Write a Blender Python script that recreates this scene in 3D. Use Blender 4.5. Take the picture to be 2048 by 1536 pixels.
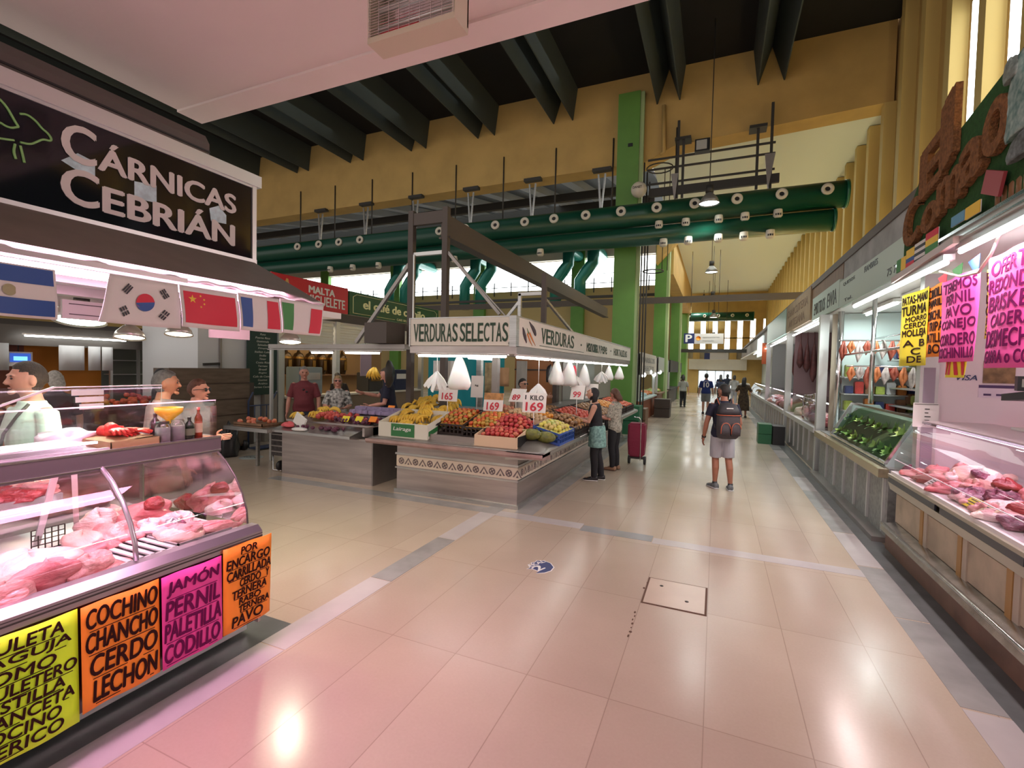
import bpy, bmesh, math, random
from mathutils import Vector, Matrix
from math import sin, cos, pi, radians
for o in list(bpy.data.objects): bpy.data.objects.remove(o)
SC = bpy.context.scene
COL = SC.collection
# ------------------------------------------------------------------ camera, sky, exposure
EYE = Vector((0, 0, 1.9))
def make_camera():
    yaw, pitch, roll = 0.40571734, -0.0340973, 0.02211383
    f = Vector((-sin(yaw)*cos(pitch), cos(yaw)*cos(pitch), sin(pitch)))
    r = Vector((cos(yaw), sin(yaw), 0)); u = r.cross(f)
    r2 = cos(roll)*r + sin(roll)*u; u2 = -sin(roll)*r + cos(roll)*u
    cd = bpy.data.cameras.new('camera'); cd.lens = 949.14/2048*36; cd.sensor_width = 36
    cd.clip_start = .02; cd.clip_end = 300
    co = bpy.data.objects.new('camera', cd); COL.objects.link(co)
    m = Matrix.Identity(4)
    for i in range(3): m[i][0] = r2[i]; m[i][1] = u2[i]; m[i][2] = -f[i]; m[i][3] = EYE[i]
    co.matrix_world = m; SC.camera = co
make_camera()
SC.view_settings.view_transform = 'Standard'; SC.view_settings.look = 'None'
SC.view_settings.gamma = 1; SC.view_settings.use_curve_mapping = False
SC.view_settings.exposure = 0.0
W = bpy.data.worlds.new('world'); SC.world = W; W.use_nodes = True
W.node_tree.nodes['Background'].inputs[0].default_value = (1, .90, .84, 1)
W.node_tree.nodes['Background'].inputs[1].default_value = 1.0
def area_lamp(name, loc, size, energy, color=(1, 1, 1), rot=(0, 0, 0), size_y=None, parent=None):
    l = bpy.data.lights.new(name, 'AREA'); l.energy = energy; l.color = color; l.size = size
    if size_y: l.shape = 'RECTANGLE'; l.size_y = size_y
    o = bpy.data.objects.new(name, l); COL.objects.link(o); o.rotation_euler = rot
    o.location = loc
    if parent is not None:
        o.parent = parent; o.location = Vector(loc) - WL[parent]
    return o
def spot_lamp(name, loc, energy, color=(1, 1, 1), r=.05, ang=140, parent=None):
    l = bpy.data.lights.new(name, 'SPOT'); l.energy = energy; l.color = color; l.shadow_soft_size = r
    l.spot_size = radians(ang); l.spot_blend = .6
    o = bpy.data.objects.new(name, l); COL.objects.link(o); o.location = loc
    if parent is not None: o.parent = parent; o.location = Vector(loc) - WL[parent]
    return o
WL = {}                     # world base point of every object that parents parts
area_lamp('hall_fill', (-9, 9, 10.4), 12, 110, (.95, 1, .98), size_y=9)  # added fill lamp below the near roof, no opening there
for i in range(7): area_lamp('wall_fill', (3.55, 2.5+6.2*i, 3.96), .08, 62, (1, .86, .46), rot=(pi, 1.05, 0), size_y=5.9)     # unseen lamps added on the stall roof to brighten the louvred wall
area_lamp('hall_fill', (0, 26, 8.7), 4, 380, (.93, 1, .97), size_y=16)  # fill lamp added under the white aisle ceiling
area_lamp('hall_fill', (-18, 26, 9.5), 22, 700, (.93, 1, .98), size_y=12)  # fill lamp added to brighten the left hall
# ------------------------------------------------------------------ materials
MATS = {}
def mat(name, c=(.5, .5, .5), rough=.5, metal=0., emit=0., ecol=None, noise=0., nscale=8., bump=0., bscale=40., spec=None, c2=None, stretch=None, coat=0., trans=0., sss=0.):
    if name in MATS: return MATS[name]
    m = bpy.data.materials.new(name); m.use_nodes = True; nt = m.node_tree; b = nt.nodes['Principled BSDF']
    b.inputs['Base Color'].default_value = (*c, 1); b.inputs['Roughness'].default_value = rough
    b.inputs['Metallic'].default_value = metal
    if spec is not None: b.inputs['Specular IOR Level'].default_value = spec
    if coat: b.inputs['Coat Weight'].default_value = coat
    if trans: b.inputs['Transmission Weight'].default_value = trans
    if sss: b.inputs['Subsurface Weight'].default_value = sss; b.inputs['Subsurface Scale'].default_value = .02
    if emit: b.inputs['Emission Color'].default_value = (*(ecol or c), 1); b.inputs['Emission Strength'].default_value = emit
    if noise or bump:
        tc = nt.nodes.new('ShaderNodeTexCoord'); src = tc.outputs['Object']
        if stretch:
            mp = nt.nodes.new('ShaderNodeMapping'); mp.inputs['Scale'].default_value = stretch
            nt.links.new(src, mp.inputs[0]); src = mp.outputs[0]
    if noise:
        n = nt.nodes.new('ShaderNodeTexNoise'); n.inputs['Scale'].default_value = nscale; n.inputs['Detail'].default_value = 4
        nt.links.new(src, n.inputs['Vector'])
        r = nt.nodes.new('ShaderNodeValToRGB'); r.color_ramp.elements[0].position = .33; r.color_ramp.elements[1].position = .67
        a = c; z = c2 if c2 else tuple(min(1, x*(1-noise)) for x in c)
        r.color_ramp.elements[0].color = (*z, 1); r.color_ramp.elements[1].color = (*a, 1)
        nt.links.new(n.outputs['Fac'], r.inputs[0]); nt.links.new(r.outputs[0], b.inputs['Base Color'])
    if bump:
        n2 = nt.nodes.new('ShaderNodeTexNoise'); n2.inputs['Scale'].default_value = bscale; n2.inputs['Detail'].default_value = 3
        nt.links.new(src, n2.inputs['Vector'])
        bp = nt.nodes.new('ShaderNodeBump'); bp.inputs['Strength'].default_value = bump; bp.inputs['Distance'].default_value = .02
        nt.links.new(n2.outputs['Fac'], bp.inputs['Height']); nt.links.new(bp.outputs[0], b.inputs['Normal'])
    MATS[name] = m; return m
def glass(name, tint=(1, 1, 1), refl=.09, rough=.02):
    if name in MATS: return MATS[name]
    m = bpy.data.materials.new(name); m.use_nodes = True; nt = m.node_tree; nt.nodes.clear()
    out = nt.nodes.new('ShaderNodeOutputMaterial'); mx = nt.nodes.new('ShaderNodeMixShader')
    t = nt.nodes.new('ShaderNodeBsdfTransparent'); t.inputs[0].default_value = (*tint, 1)
    g = nt.nodes.new('ShaderNodeBsdfGlossy'); g.inputs['Roughness'].default_value = rough
    fr = nt.nodes.new('ShaderNodeLayerWeight'); fr.inputs[0].default_value = .25
    mu = nt.nodes.new('ShaderNodeMath'); mu.operation = 'MULTIPLY_ADD'; mu.inputs[1].default_value = .75; mu.inputs[2].default_value = refl*.4
    nt.links.new(fr.outputs['Fresnel'], mu.inputs[0]); nt.links.new(mu.outputs[0], mx.inputs[0])
    nt.links.new(t.outputs[0], mx.inputs[1]); nt.links.new(g.outputs[0], mx.inputs[2]); nt.links.new(mx.outputs[0], out.inputs[0])
    MATS[name] = m; return m
# ------------------------------------------------------------------ mesh helpers
def V(*a): return Vector(a)
class MB:
    def __init__(s): s.v = []; s.f = []; s.m = []; s.smooth = []
    def add(s, vs, fs, mi=0, sm=False):
        b = len(s.v); s.v += [tuple(v) for v in vs]
        for f in fs: s.f.append([b+i for i in f]); s.m.append(mi); s.smooth.append(sm)
        return s
    def box(s, x0, x1, y0, y1, z0, z1, mi=0):
        return s.add([(x0,y0,z0),(x1,y0,z0),(x1,y1,z0),(x0,y1,z0),(x0,y0,z1),(x1,y0,z1),(x1,y1,z1),(x0,y1,z1)],
            [(0,3,2,1),(4,5,6,7),(0,1,5,4),(1,2,6,5),(2,3,7,6),(3,0,4,7)], mi)
    def obox(s, c, size, rot=None, mi=0):
        h = Vector(size)/2; R = rot if rot else Matrix.Identity(3); c = Vector(c)
        vs = [c + R @ Vector((h.x*a, h.y*b, h.z*d)) for d in (-1, 1) for a, b in ((-1,-1),(1,-1),(1,1),(-1,1))]
        return s.add(vs, [(0,3,2,1),(4,5,6,7),(0,1,5,4),(1,2,6,5),(2,3,7,6),(3,0,4,7)], mi)
    def bar(s, p, q, w, d=None, up=(0, 0, 1), mi=0):
        p, q = Vector(p), Vector(q); z = (q-p); L = z.length; z.normalize(); u = Vector(up)
        if abs(z.dot(u)) > .98: u = Vector((0, 1, 0))
        x = u.cross(z).normalized(); y = z.cross(x)
        return s.obox((p+q)/2, (w, d or w, L), Matrix((x, y, z)).transposed(), mi)
    def prism(s, poly, axis, a, b, mi=0, sm=False):
        n = len(poly)
        def P(u, v, t): return {'x': (t, u, v), 'y': (u, t, v), 'z': (u, v, t)}[axis]
        vs = [P(u, v, a) for u, v in poly] + [P(u, v, b) for u, v in poly]
        s.add(vs, [(i, (i+1) % n, n+(i+1) % n, n+i) for i in range(n)], mi, sm)
        return s.add([P(u, v, a) for u, v in poly] + [P(u, v, b) for u, v in poly], [tuple(range(n)), tuple(reversed(range(n, 2*n)))], mi)
    def tube(s, pts, r, n=8, mi=0, cap=True, closed=False):
        pts = [Vector(p) for p in pts]; N = len(pts); rings = []; rr = r if hasattr(r, '__len__') else [r]*N
        up = None
        for i, p in enumerate(pts):
            a = pts[(i-1) % N] if (i > 0 or closed) else p; c = pts[(i+1) % N] if (i < N-1 or closed) else p
            t = (c-a).normalized()
            if up is None: up = Vector((0,0,1)) if abs(t.z) < .9 else Vector((0,1,0))
            x = t.cross(up).normalized(); up = x.cross(t).normalized()
            rings.append([p + rr[i]*(cos(2*pi*k/n)*x + sin(2*pi*k/n)*up) for k in range(n)])
        vs = [v for R in rings for v in R]; fs = []
        for i in range(N if closed else N-1):
            for k in range(n):
                j = (i+1) % N; fs.append((i*n+k, i*n+(k+1) % n, j*n+(k+1) % n, j*n+k))
        s.add(vs, fs, mi, True)
        if cap and not closed:
            s.add(rings[0], [tuple(range(n))], mi); s.add(rings[-1], [tuple(reversed(range(n)))], mi)
        return s
    def cyl(s, p, q, r, n=16, r2=None, mi=0): return s.tube([p, q], [r, r if r2 is None else r2], n, mi)
    def lathe(s, prof, c=(0,0,0), n=20, mi=0, axis=None):
        c = Vector(c); R = axis.normalized().to_track_quat('Z', 'Y').to_matrix() if axis else Matrix.Identity(3)
        vs = [c + R @ Vector((r*cos(2*pi*k/n), r*sin(2*pi*k/n), z)) for r, z in prof for k in range(n)]
        fs = [(i*n+k, i*n+(k+1) % n, (i+1)*n+(k+1) % n, (i+1)*n+k) for i in range(len(prof)-1) for k in range(n)]
        return s.add(vs, fs, mi, True)
    def loft(s, rings, mi=0, cap=True, sm=True):
        n = len(rings[0]); vs = [v for R in rings for v in R]
        fs = [(i*n+k, i*n+(k+1) % n, (i+1)*n+(k+1) % n, (i+1)*n+k) for i in range(len(rings)-1) for k in range(n)]
        s.add(vs, fs, mi, sm)
        if cap: s.add(rings[0], [tuple(reversed(range(n)))], mi, sm); s.add(rings[-1], [tuple(range(n))], mi, sm)
        return s
    def ball(s, c, r, nu=14, nv=9, mi=0, rot=None, fn=None):
        c = Vector(c); r = Vector((r, r, r)) if not hasattr(r, '__len__') else Vector(r); R = rot or Matrix.Identity(3)
        rings = []
        for j in range(nv+1):
            t = pi*j/nv; rad = max(sin(t), 1e-3)
            ring = []
            for k in range(nu):
                p = Vector((rad*cos(2*pi*k/nu), rad*sin(2*pi*k/nu), -cos(t)))
                if fn: p = fn(p)
                ring.append(c + R @ Vector((p.x*r.x, p.y*r.y, p.z*r.z)))
            rings.append(ring)
        return s.loft(rings, mi, False)
    def sheet(s, fn, nu, nv, th=0., mi=0):
        vs = [fn(i/nu, j/nv) for j in range(nv+1) for i in range(nu+1)]
        fs = [(j*(nu+1)+i, j*(nu+1)+i+1, (j+1)*(nu+1)+i+1, (j+1)*(nu+1)+i) for j in range(nv) for i in range(nu)]
        return s.add(vs, fs, mi, True)
    def mesh(s, name, mats, off=None):
        me = bpy.data.meshes.new(name); vs = s.v
        if off is not None: vs = [(x-off.x, y-off.y, z-off.z) for x, y, z in vs]
        me.from_pydata(vs, [], s.f)
        if not isinstance(mats, (list, tuple)): mats = [mats]
        for m in mats: me.materials.append(m)
        me.polygons.foreach_set('material_index', s.m); me.polygons.foreach_set('use_smooth', s.smooth)
        me.update(); return me
    def build(s, name, mats, parent=None, loc=None, solid=0, bevel=0, fix=True):
        base = WL[parent] if parent is not None else (Vector(loc) if loc is not None else Vector((0,0,0)))
        me = s.mesh(name, mats, base)
        if fix:
            bm = bmesh.new(); bm.from_mesh(me); bmesh.ops.remove_doubles(bm, verts=bm.verts, dist=1e-5)
            bmesh.ops.recalc_face_normals(bm, faces=bm.faces)
            if bevel:
                eds = [e for e in bm.edges if len(e.link_faces) == 2 and e.calc_face_angle(0) > .6]
                bmesh.ops.bevel(bm, geom=eds, offset=bevel, segments=2, affect='EDGES', clamp_overlap=True)
            bm.to_mesh(me); bm.free()
        o = bpy.data.objects.new(name, me); COL.objects.link(o)
        if parent is not None: o.parent = parent
        else: o.location = base
        WL[o] = base
        if solid:
            md = o.modifiers.new('thickness', 'SOLIDIFY'); md.thickness = solid; md.offset = 0
        return o
def tag(o, label, cat, group=None, kind=None):
    o['label'] = label; o['category'] = cat
    if group: o['group'] = group
    if kind: o['kind'] = kind
    return o
def thing(name, label, cat, loc=(0,0,0), group=None):
    o = bpy.data.objects.new(name, None); COL.objects.link(o); o.location = loc; o.empty_display_size = .1
    WL[o] = Vector(loc); return tag(o, label, cat, group)
def struct(name, mb, m, **k):
    o = mb.build(name, m, **k); o['kind'] = 'structure'; return o
def copy_tree(o, parent=None):
    c = o.copy(); COL.objects.link(c)
    if parent is not None: c.parent = parent
    WL[c] = WL[o]
    for ch in list(o.children): copy_tree(ch, c)
    return c
def place(o, loc, rz=0, label=None, group=None, rot=None, scale=None):
    o.location = loc; o.rotation_euler = rot if rot else (0, 0, rz)
    if scale: o.scale = (scale,)*3 if not hasattr(scale, '__len__') else scale
    if label: o['label'] = label
    if group: o['group'] = group
    return o
_tx = {}
def text_verts(s, shear=0, bold=0.):
    k = (s, shear, bold)
    if k in _tx: return _tx[k]
    cu = bpy.data.curves.new('t', 'FONT'); cu.body = s; cu.shear = shear; cu.offset = bold; cu.resolution_u = 4; cu.extrude = .01
    o = bpy.data.objects.new('t', cu); COL.objects.link(o)
    dg = bpy.context.evaluated_depsgraph_get(); me = bpy.data.meshes.new_from_object(o.evaluated_get(dg))
    vs = [tuple(v.co) for v in me.vertices]; fs = [tuple(p.vertices) for p in me.polygons]
    bpy.data.objects.remove(o); bpy.data.curves.remove(cu); bpy.data.meshes.remove(me)
    _tx[k] = (vs, fs); return _tx[k]
def put_text(mb, s, o, u, v, shear=0, bold=0., th=.003, mi=0, warp=None):
    """letters fitted into the parallelogram o, o+u, o+v (world)"""
    vs, fs = text_verts(s, shear); o, u, v = Vector(o), Vector(u), Vector(v); n = u.cross(v).normalized()
    x0 = min(p[0] for p in vs); x1 = max(p[0] for p in vs); y0 = min(p[1] for p in vs); y1 = max(p[1] for p in vs)
    out = []
    for p in vs:
        a = (p[0]-x0)/(x1-x0+1e-9); b = (p[1]-y0)/(y1-y0+1e-9)
        if warp: a, b = warp(a, b)
        out.append(o + u*a + v*b + n*(th if p[2] > 0 else 0))
    if bold:                                          # heavier strokes: the same letters set again a hair to each side
        e = bold*(y1-y0+.3)/(x1-x0+1e-9)*.8
        for a, b in ((-1, .0), (1, .0), (0, 1), (0, -1)): mb.add([p+u*(a*e)+v*(b*bold*.7)+n*.00005*(a+2*b) for p in out], fs, mi)
    return mb.add(out, fs, mi)
# ------------------------------------------------------------------ common materials
M_STEEL = mat('brushed steel', (.55, .55, .54), .32, .9, noise=.25, nscale=3, stretch=(1, 1, 14))
M_STEEL2 = mat('dull steel', (.36, .33, .31), .4, .75, noise=.2, nscale=2.5)
M_CHROME = mat('chrome', (.75, .76, .77), .15, 1)
M_ALU = mat('aluminium', (.62, .63, .62), .35, .7)
M_WHITE = mat('white paint', (.78, .77, .74), .45)
M_OFF = mat('off white panel', (.7, .66, .58), .5, noise=.06, nscale=2)
M_BLACK = mat('black plastic', (.012, .012, .014), .4)
M_DARK = mat('dark iron', (.05, .046, .042), .55, .3)
M_BROWN = mat('brown steel', (.075, .058, .05), .5, .2)
M_YELLOW = mat('yellow plaster', (.60, .40, .135), .8, noise=.16, nscale=1.2, bump=.1, bscale=12)
M_YFIN = mat('yellow louvre paint', (.62, .46, .16), .7)
M_GREEN = mat('green column paint', (.13, .30, .055), .5, noise=.1, nscale=2)
M_DUCT = mat('dark green duct enamel', (.005, .062, .038), .33)
M_ROOF = mat('roof black board', (.012, .011, .011), .9, noise=.3, nscale=.7)
M_PLATE = mat('folded plate grey green', (.055, .07, .065), .75, noise=.2, nscale=.5)
M_CEIL = mat('white ceiling plaster', (.80, .86, .78), .8)
M_SOFFIT = mat('soffit plaster', (.80, .69, .66), .85, noise=.05, nscale=1.5, bump=.05, bscale=30)
M_GLASS = glass('display glass', (.97, .98, .97), .10)
M_WOOD = mat('brown wood', (.24, .13, .07), .55, noise=.35, nscale=3, stretch=(1, 8, 1))
M_CARD = mat('cardboard', (.5, .29, .15), .8, noise=.1, nscale=6)
M_TUBE = mat('fluorescent tube', (1, 1, 1), .4, emit=11, ecol=(.98, 1, .97))
M_TUBEP = mat('pink meat tube', (1, .8, .95), .4, emit=9, ecol=(1, .74, .93))
M_DAY = mat('daylight glazing', (1, 1, 1), .4, emit=4.5, ecol=(.92, .98, 1))
# ------------------------------------------------------------------ floor
def floor_mat():
    m = bpy.data.materials.new('polished terrazzo'); m.use_nodes = True; nt = m.node_tree; b = nt.nodes['Principled BSDF']
    tc = nt.nodes.new('ShaderNodeTexCoord')
    br = nt.nodes.new('ShaderNodeTexBrick'); br.offset = 0
    mp = nt.nodes.new('ShaderNodeMapping'); mp.inputs['Location'].default_value = (.0, -.1, 0)
    nt.links.new(tc.outputs['Object'], mp.inputs[0]); nt.links.new(mp.outputs[0], br.inputs['Vector'])
    br.inputs['Scale'].default_value = 1; br.inputs['Brick Width'].default_value = .508; br.inputs['Row Height'].default_value = 1.3
    br.inputs['Mortar Size'].default_value = .0035; br.inputs['Mortar Smooth'].default_value = .3
    br.inputs['Color1'].default_value = (.455, .365, .285, 1); br.inputs['Color2'].default_value = (.49, .40, .31, 1)
    br.inputs['Mortar'].default_value = (.35, .27, .21, 1)
    n = nt.nodes.new('ShaderNodeTexNoise'); n.inputs['Scale'].default_value = .8; n.inputs['Detail'].default_value = 5
    nt.links.new(tc.outputs['Object'], n.inputs['Vector'])
    n2 = nt.nodes.new('ShaderNodeTexNoise'); n2.inputs['Scale'].default_value = 60; nt.links.new(tc.outputs['Object'], n2.inputs['Vector'])
    ad = nt.nodes.new('ShaderNodeMath'); ad.operation = 'ADD'; nt.links.new(n.outputs['Fac'], ad.inputs[0])
    m2 = nt.nodes.new('ShaderNodeMath'); m2.operation = 'MULTIPLY'; m2.inputs[1].default_value = .25; nt.links.new(n2.outputs['Fac'], m2.inputs[0]); nt.links.new(m2.outputs[0], ad.inputs[1])
    mr = nt.nodes.new('ShaderNodeMapRange'); mr.inputs[1].default_value = .3; mr.inputs[2].default_value = 1; mr.inputs[3].default_value = .84; mr.inputs[4].default_value = 1.08
    nt.links.new(ad.outputs[0], mr.inputs[0])
    mx = nt.nodes.new('ShaderNodeMix'); mx.data_type = 'RGBA'; mx.blend_type = 'MULTIPLY'; mx.inputs[0].default_value = 1
    nt.links.new(br.outputs['Color'], mx.inputs[6]); nt.links.new(mr.outputs[0], mx.inputs[7]); nt.links.new(mx.outputs[2], b.inputs['Base Color'])
    r2 = nt.nodes.new('ShaderNodeMapRange'); r2.inputs[1].default_value = .3; r2.inputs[2].default_value = .7; r2.inputs[3].default_value = .16; r2.inputs[4].default_value = .27
    nt.links.new(n.outputs['Fac'], r2.inputs[0]); nt.links.new(r2.outputs[0], b.inputs['Roughness'])
    b.inputs['Specular IOR Level'].default_value = .55
    return m
struct('floor', MB().box(-46, 9, -4, 60, -.2, 0), floor_mat())
M_STONE = mat('grey marble strip', (.34, .33, .32), .22, noise=.25, nscale=3)
M_STONE2 = mat('pale marble strip', (.50, .46, .45), .22, noise=.15, nscale=2)
M_STONE3 = mat('dark slate strip', (.13, .14, .14), .3, noise=.3, nscale=5)
tn = [0]
def trim(mb, m, **k):
    tn[0] += 1; return struct('trim_%d' % tn[0], mb, m, **k)
for i in range(4): trim(MB().box(-2.78, -2.56, 2.25+i*1.12, 3.36+i*1.12, 0, .002), M_STONE if i % 2 else M_STONE2)
trim(MB().box(-2.78, -2.56, -2, 2.24, 0, .002), M_STONE2)
trim(MB().box(-3.1, -2.78, -2, 2.5, 0, .0025), M_STONE3)
trim(MB().box(-6.7, -2.56, 5.52, 5.74, 0, .0022), M_STONE)
trim(MB().box(-2.56, -1.43, 5.48, 5.68, 0, .0018), M_STONE2)
trim(MB().box(-1.42, -.60, 5.42, 5.62, 0, .0024), mat('blue grey slab', (.31, .31, .31), .2, noise=.15, nscale=4))
trim(MB().box(-.59, 1.36, 5.38, 5.56, 0, .0018), M_STONE2)
for i in range(30): trim(MB().box(1.36, 1.58, -2+i*1.1, -.92+i*1.1, 0, .002), (M_STONE, M_STONE2)[(i*7) % 3 % 2])
trim(MB().box(1.58, 1.80, -2, 31, 0, .0025), M_STONE3)
trim(MB().box(-2.37, -2.12, 5.7, 14, 0, .002), M_STONE)
# ------------------------------------------------------------------ roof above the near bay
struct('ceiling', MB().box(-46, 4.2, 1.6, 15.2, 11.0, 11.2), M_ROOF)
for i, xc in enumerate([x for x in (1.13, -1.6, -4.9, -7.72, -10.55, -13.5, -16.4, -19.4, -22.5, -26, -29.5)]):
    p = MB().prism([(xc-.47, 11.0), (xc-.34, 10.0), (xc-.31, 10.0), (xc, 10.97), (xc+.31, 10.0), (xc+.34, 10.0), (xc+.47, 11.0)], 'y', 1.6, 15.19)
    trim(p, M_PLATE)
# yellow cross beam with a raised right end
trim(MB().prism([(-46, 8.15), (-2.25, 8.32), (-1.4, 8.68), (3.95, 8.95), (3.95, 11.1), (-46, 11.1)], 'y', 15.2, 15.9), M_YELLOW)
struct('wall_right', MB().box(4.0, 4.3, -4, 52, 0, 11.2), M_YELLOW)
struct('wall_left', MB().box(-46, -45.7, -4, 52, 0, 11.2), M_YELLOW)
k = 0
for i in range(37):
    y = -.2+i*1.28
    zt = 10.9 if y < 15 else 8.93
    trim(MB().box(3.74, 4.0, y, y+.24, 3.9, zt), M_YFIN)
    trim(MB().box(3.88, 4.0, y+.24, y+.5, 3.9, zt-.1), M_YFIN)
    if 7.2 < y < 11.2:
        k += 1; struct('window_%d' % k, MB().box(3.97, 4.01, y+.74, y+1.12, 6.1, 8.6), M_DAY)
# ceilings of the far bays
struct('ceiling.001', MB().box(-2.25, 4.0, 15.9, 46, 8.95, 9.1), M_CEIL)
trim(MB().prism([(15.9, 9.0), (30, 11.8), (30, 11.95), (15.9, 9.15)], 'x', -46, -2.6), mat('dark steel deck', (.07, .085, .11), .6))
for i in range(22):
    x = -4-i*1.75
    trim(MB().prism([(16, 8.7), (29, 11.3), (29, 11.75), (16, 9.0)], 'x', x, x+.42), mat('deck rib grey', (.34, .38, .45), .6))
for i in range(3): trim(MB().bar((-46, 18.5+i*3, 8.75+i*.6), (-2.7, 18.5+i*3, 8.75+i*.6), .18, .3), M_DARK)
struct('wall_back', MB().box(-46, -2.6, 36, 36.4, 0, 8.15).box(-46, -2.6, 36, 36.4, 10.35, 13), M_OFF if 0 else mat('far wall ochre', (.50, .36, .16), .8))
trim(MB().box(-46, -2.6, 35.7, 36, 10.4, 11.1), mat('cream soffit band', (.62, .56, .46), .7))
trim(MB().box(-46, -2.6, 29.9, 36, 11.8, 12), M_ROOF)
xs = [(-45, -36.2), (-35, -27.6), (-26.6, -19), (-18, -10.4), (-9.5, -2.7)]
for i, (a, b) in enumerate(xs):
    k += 1; w = struct('window_%d' % k, MB().box(a, b, 36.02, 36.3, 8.15, 10.35), M_DAY)
    g = MB()
    n = 5
    for j in range(n): xx = a+(b-a)*(j+.5)/n; g.bar((xx, 35.98, 7.8), (xx, 35.98, 8.9), .07)
    g.bar((a, 35.97, 8.5), (b, 35.97, 8.5), .05); g.box(a, b, 35.95, 36.02, 9.2, 9.23)
    o = g.build('window_bar', M_DARK, parent=w); o['kind'] = 'structure'
    if i: trim(MB().box(a-1, a, 35.6, 36.0, 0, 11), M_GREEN)
# end wall of the aisle bay
ew = MB().box(-12, 4, 46, 46.4, 6.6, 9).box(-12, 4, 46, 46.4, 3.75, 3.95).box(-12, 4, 46, 46.4, 2.1, 3.1).box(-12, -1.5, 46, 46.4, 0, 2.1).box(1.3, 4, 46, 46.4, 0, 2.1)
for i in range(16): ew.box(-12+i*1.0, -11.42+i*1.0, 46, 46.4, 3.1, 6.6)
ew.box(-12, 4, 46, 46.4, 4.9, 4.98)
struct('wall_back.001', ew, M_YELLOW)
k += 1; struct('window_%d' % k, MB().box(-12, 4, 46.3, 46.38, 3.95, 6.6), M_DAY)
trim(MB().box(-12, 4, 46.3, 46.38, 3.1, 3.75), mat('dim pane', (.55, .50, .36), .4))
trim(MB().box(-2.3, 2.4, 45.7, 46, 2.12, 3.05), M_OFF)
struct('door_1', MB().box(-1.5, 1.3, 46.25, 46.35, 0, 2.1), mat('bright entrance', (1, 1, 1), .4, emit=1.15, ecol=(.74, .9, 1)))
db = MB()
for x in (-1.5, -.8, -.1, .6, 1.24): db.box(x, x+.06, 46.1, 46.2, 0, 2.1)
db.box(-1.5, 1.3, 46.1, 46.2, 2.0, 2.1).box(-1.5, 1.3, 46.1, 46.2, 0, .5)
trim(db, M_ALU)
# green columns
def column(x0, x1, y0, y1, h, label):
    t = thing('column', label, 'column', ((x0+x1)/2, y0, 0))
    MB().box(x0, x1-.14, y0, y1, 0, h).build('shaft', M_GREEN, t)
    MB().box(x1-.14, x1-.02, y0+.05, y1-.05, 0, h-.02).build('edge_strip', mat('pale green edge', (.36, .47, .22), .5), t)
    return t
c1 = column(-3.05, -2.25, 14.95, 15.19, 10.4, 'tall flat green column nearest, rising behind the vegetable stall sign')
MB().box(-2.72, -2.58, 14.93, 14.95, 8.75, 8.85).build('socket', M_BLACK, c1)
column(-3.0, -2.3, 25, 25.8, 8.9, 'second green column, paler, just right of the nearest one')
column(-3.0, -2.3, 34.5, 35.3, 8.9, 'third green column along the aisle with a yellow beam end on it')
column(-3.0, -2.3, 43.5, 44.3, 8.9, 'last and narrowest green column near the end wall')
trim(MB().box(-2.9, -2.2, 25.8, 45, 6.9, 8.95), M_YELLOW)
trim(MB().prism([(-2.9, 7.2), (-1.3, 8.9), (-2.9, 8.9)], 'y', 24.4, 25), M_YELLOW)
# near soffit with a raised lip
struct('ceiling.002', MB().box(-3.42, 7, -3, 2.26, 3.6, 3.9).box(-3.42, 7, 2.1, 2.27, 3.585, 3.6), M_SOFFIT)
# ------------------------------------------------------------------ shared builders
def meat_mat(n, c, fat, sc, thr=.5, rough=.28):
    m = mat(n, c, rough, noise=.1, nscale=sc, c2=fat, bump=.7, bscale=sc*3.5, stretch=(1, .45, 1.6)); return m
M_PORK = meat_mat('pork pink', (.60, .14, .15), (.80, .48, .44), 9)
M_RED = meat_mat('beef red', (.20, .012, .018), (.42, .06, .06), 11)
M_ROSE = meat_mat('rose loin', (.50, .07, .10), (.72, .30, .30), 7)
M_SKIN_P = meat_mat('pale pork skin', (.88, .62, .52), (.80, .44, .40), 5)
M_FAT = meat_mat('white fat', (.85, .74, .70), (.75, .40, .40), 12)
M_TRIPE = meat_mat('purple offal', (.10, .015, .04), (.34, .11, .17), 14)
RNG = random.Random(7)
def lump(c, size, seed, rz=0, rough=.18, flat=.75, nu=30, nv=18):
    """an irregular cut: a squashed ball with large and small swellings"""
    r = random.Random(seed); ph = [(r.uniform(0, 6), r.uniform(0, 6), r.choice((1, 2, 3)), r.choice((1, 2, 3, 4))) for _ in range(5)]
    def fn(p):
        a = math.atan2(p.y, p.x); t = math.acos(max(-1, min(1, p.z)))
        k = 1 + rough*sum(sin(a*q[2]+q[0])*sin(t*q[3]+q[1]) for q in ph)/2
        k += rough*.22*sin(5*a+ph[0][0]+3*p.z)*sin(6*t+ph[1][1])+rough*.14*sin(9*a-ph[2][0]+5*t)
        q = p*k
        if q.z < -flat*.6: q.z = -flat*.6
        return q
    return MB().ball(c, Vector(size)/2, nu, nv, rot=Matrix.Rotation(rz, 3, 'Z'), fn=fn)
def cut(name, label, c, size, seed, m, rz=0, rough=.18, group=None, cat='meat', extra=None):
    o = lump((0, 0, size[2]*.23), size, seed, 0, rough).build(name, m, loc=(0,0,0)); o.location = c; o.rotation_euler.z = rz
    WL[o] = Vector((0,0,0)); tag(o, label, cat, group)
    if extra: extra(o)
    return o
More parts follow.
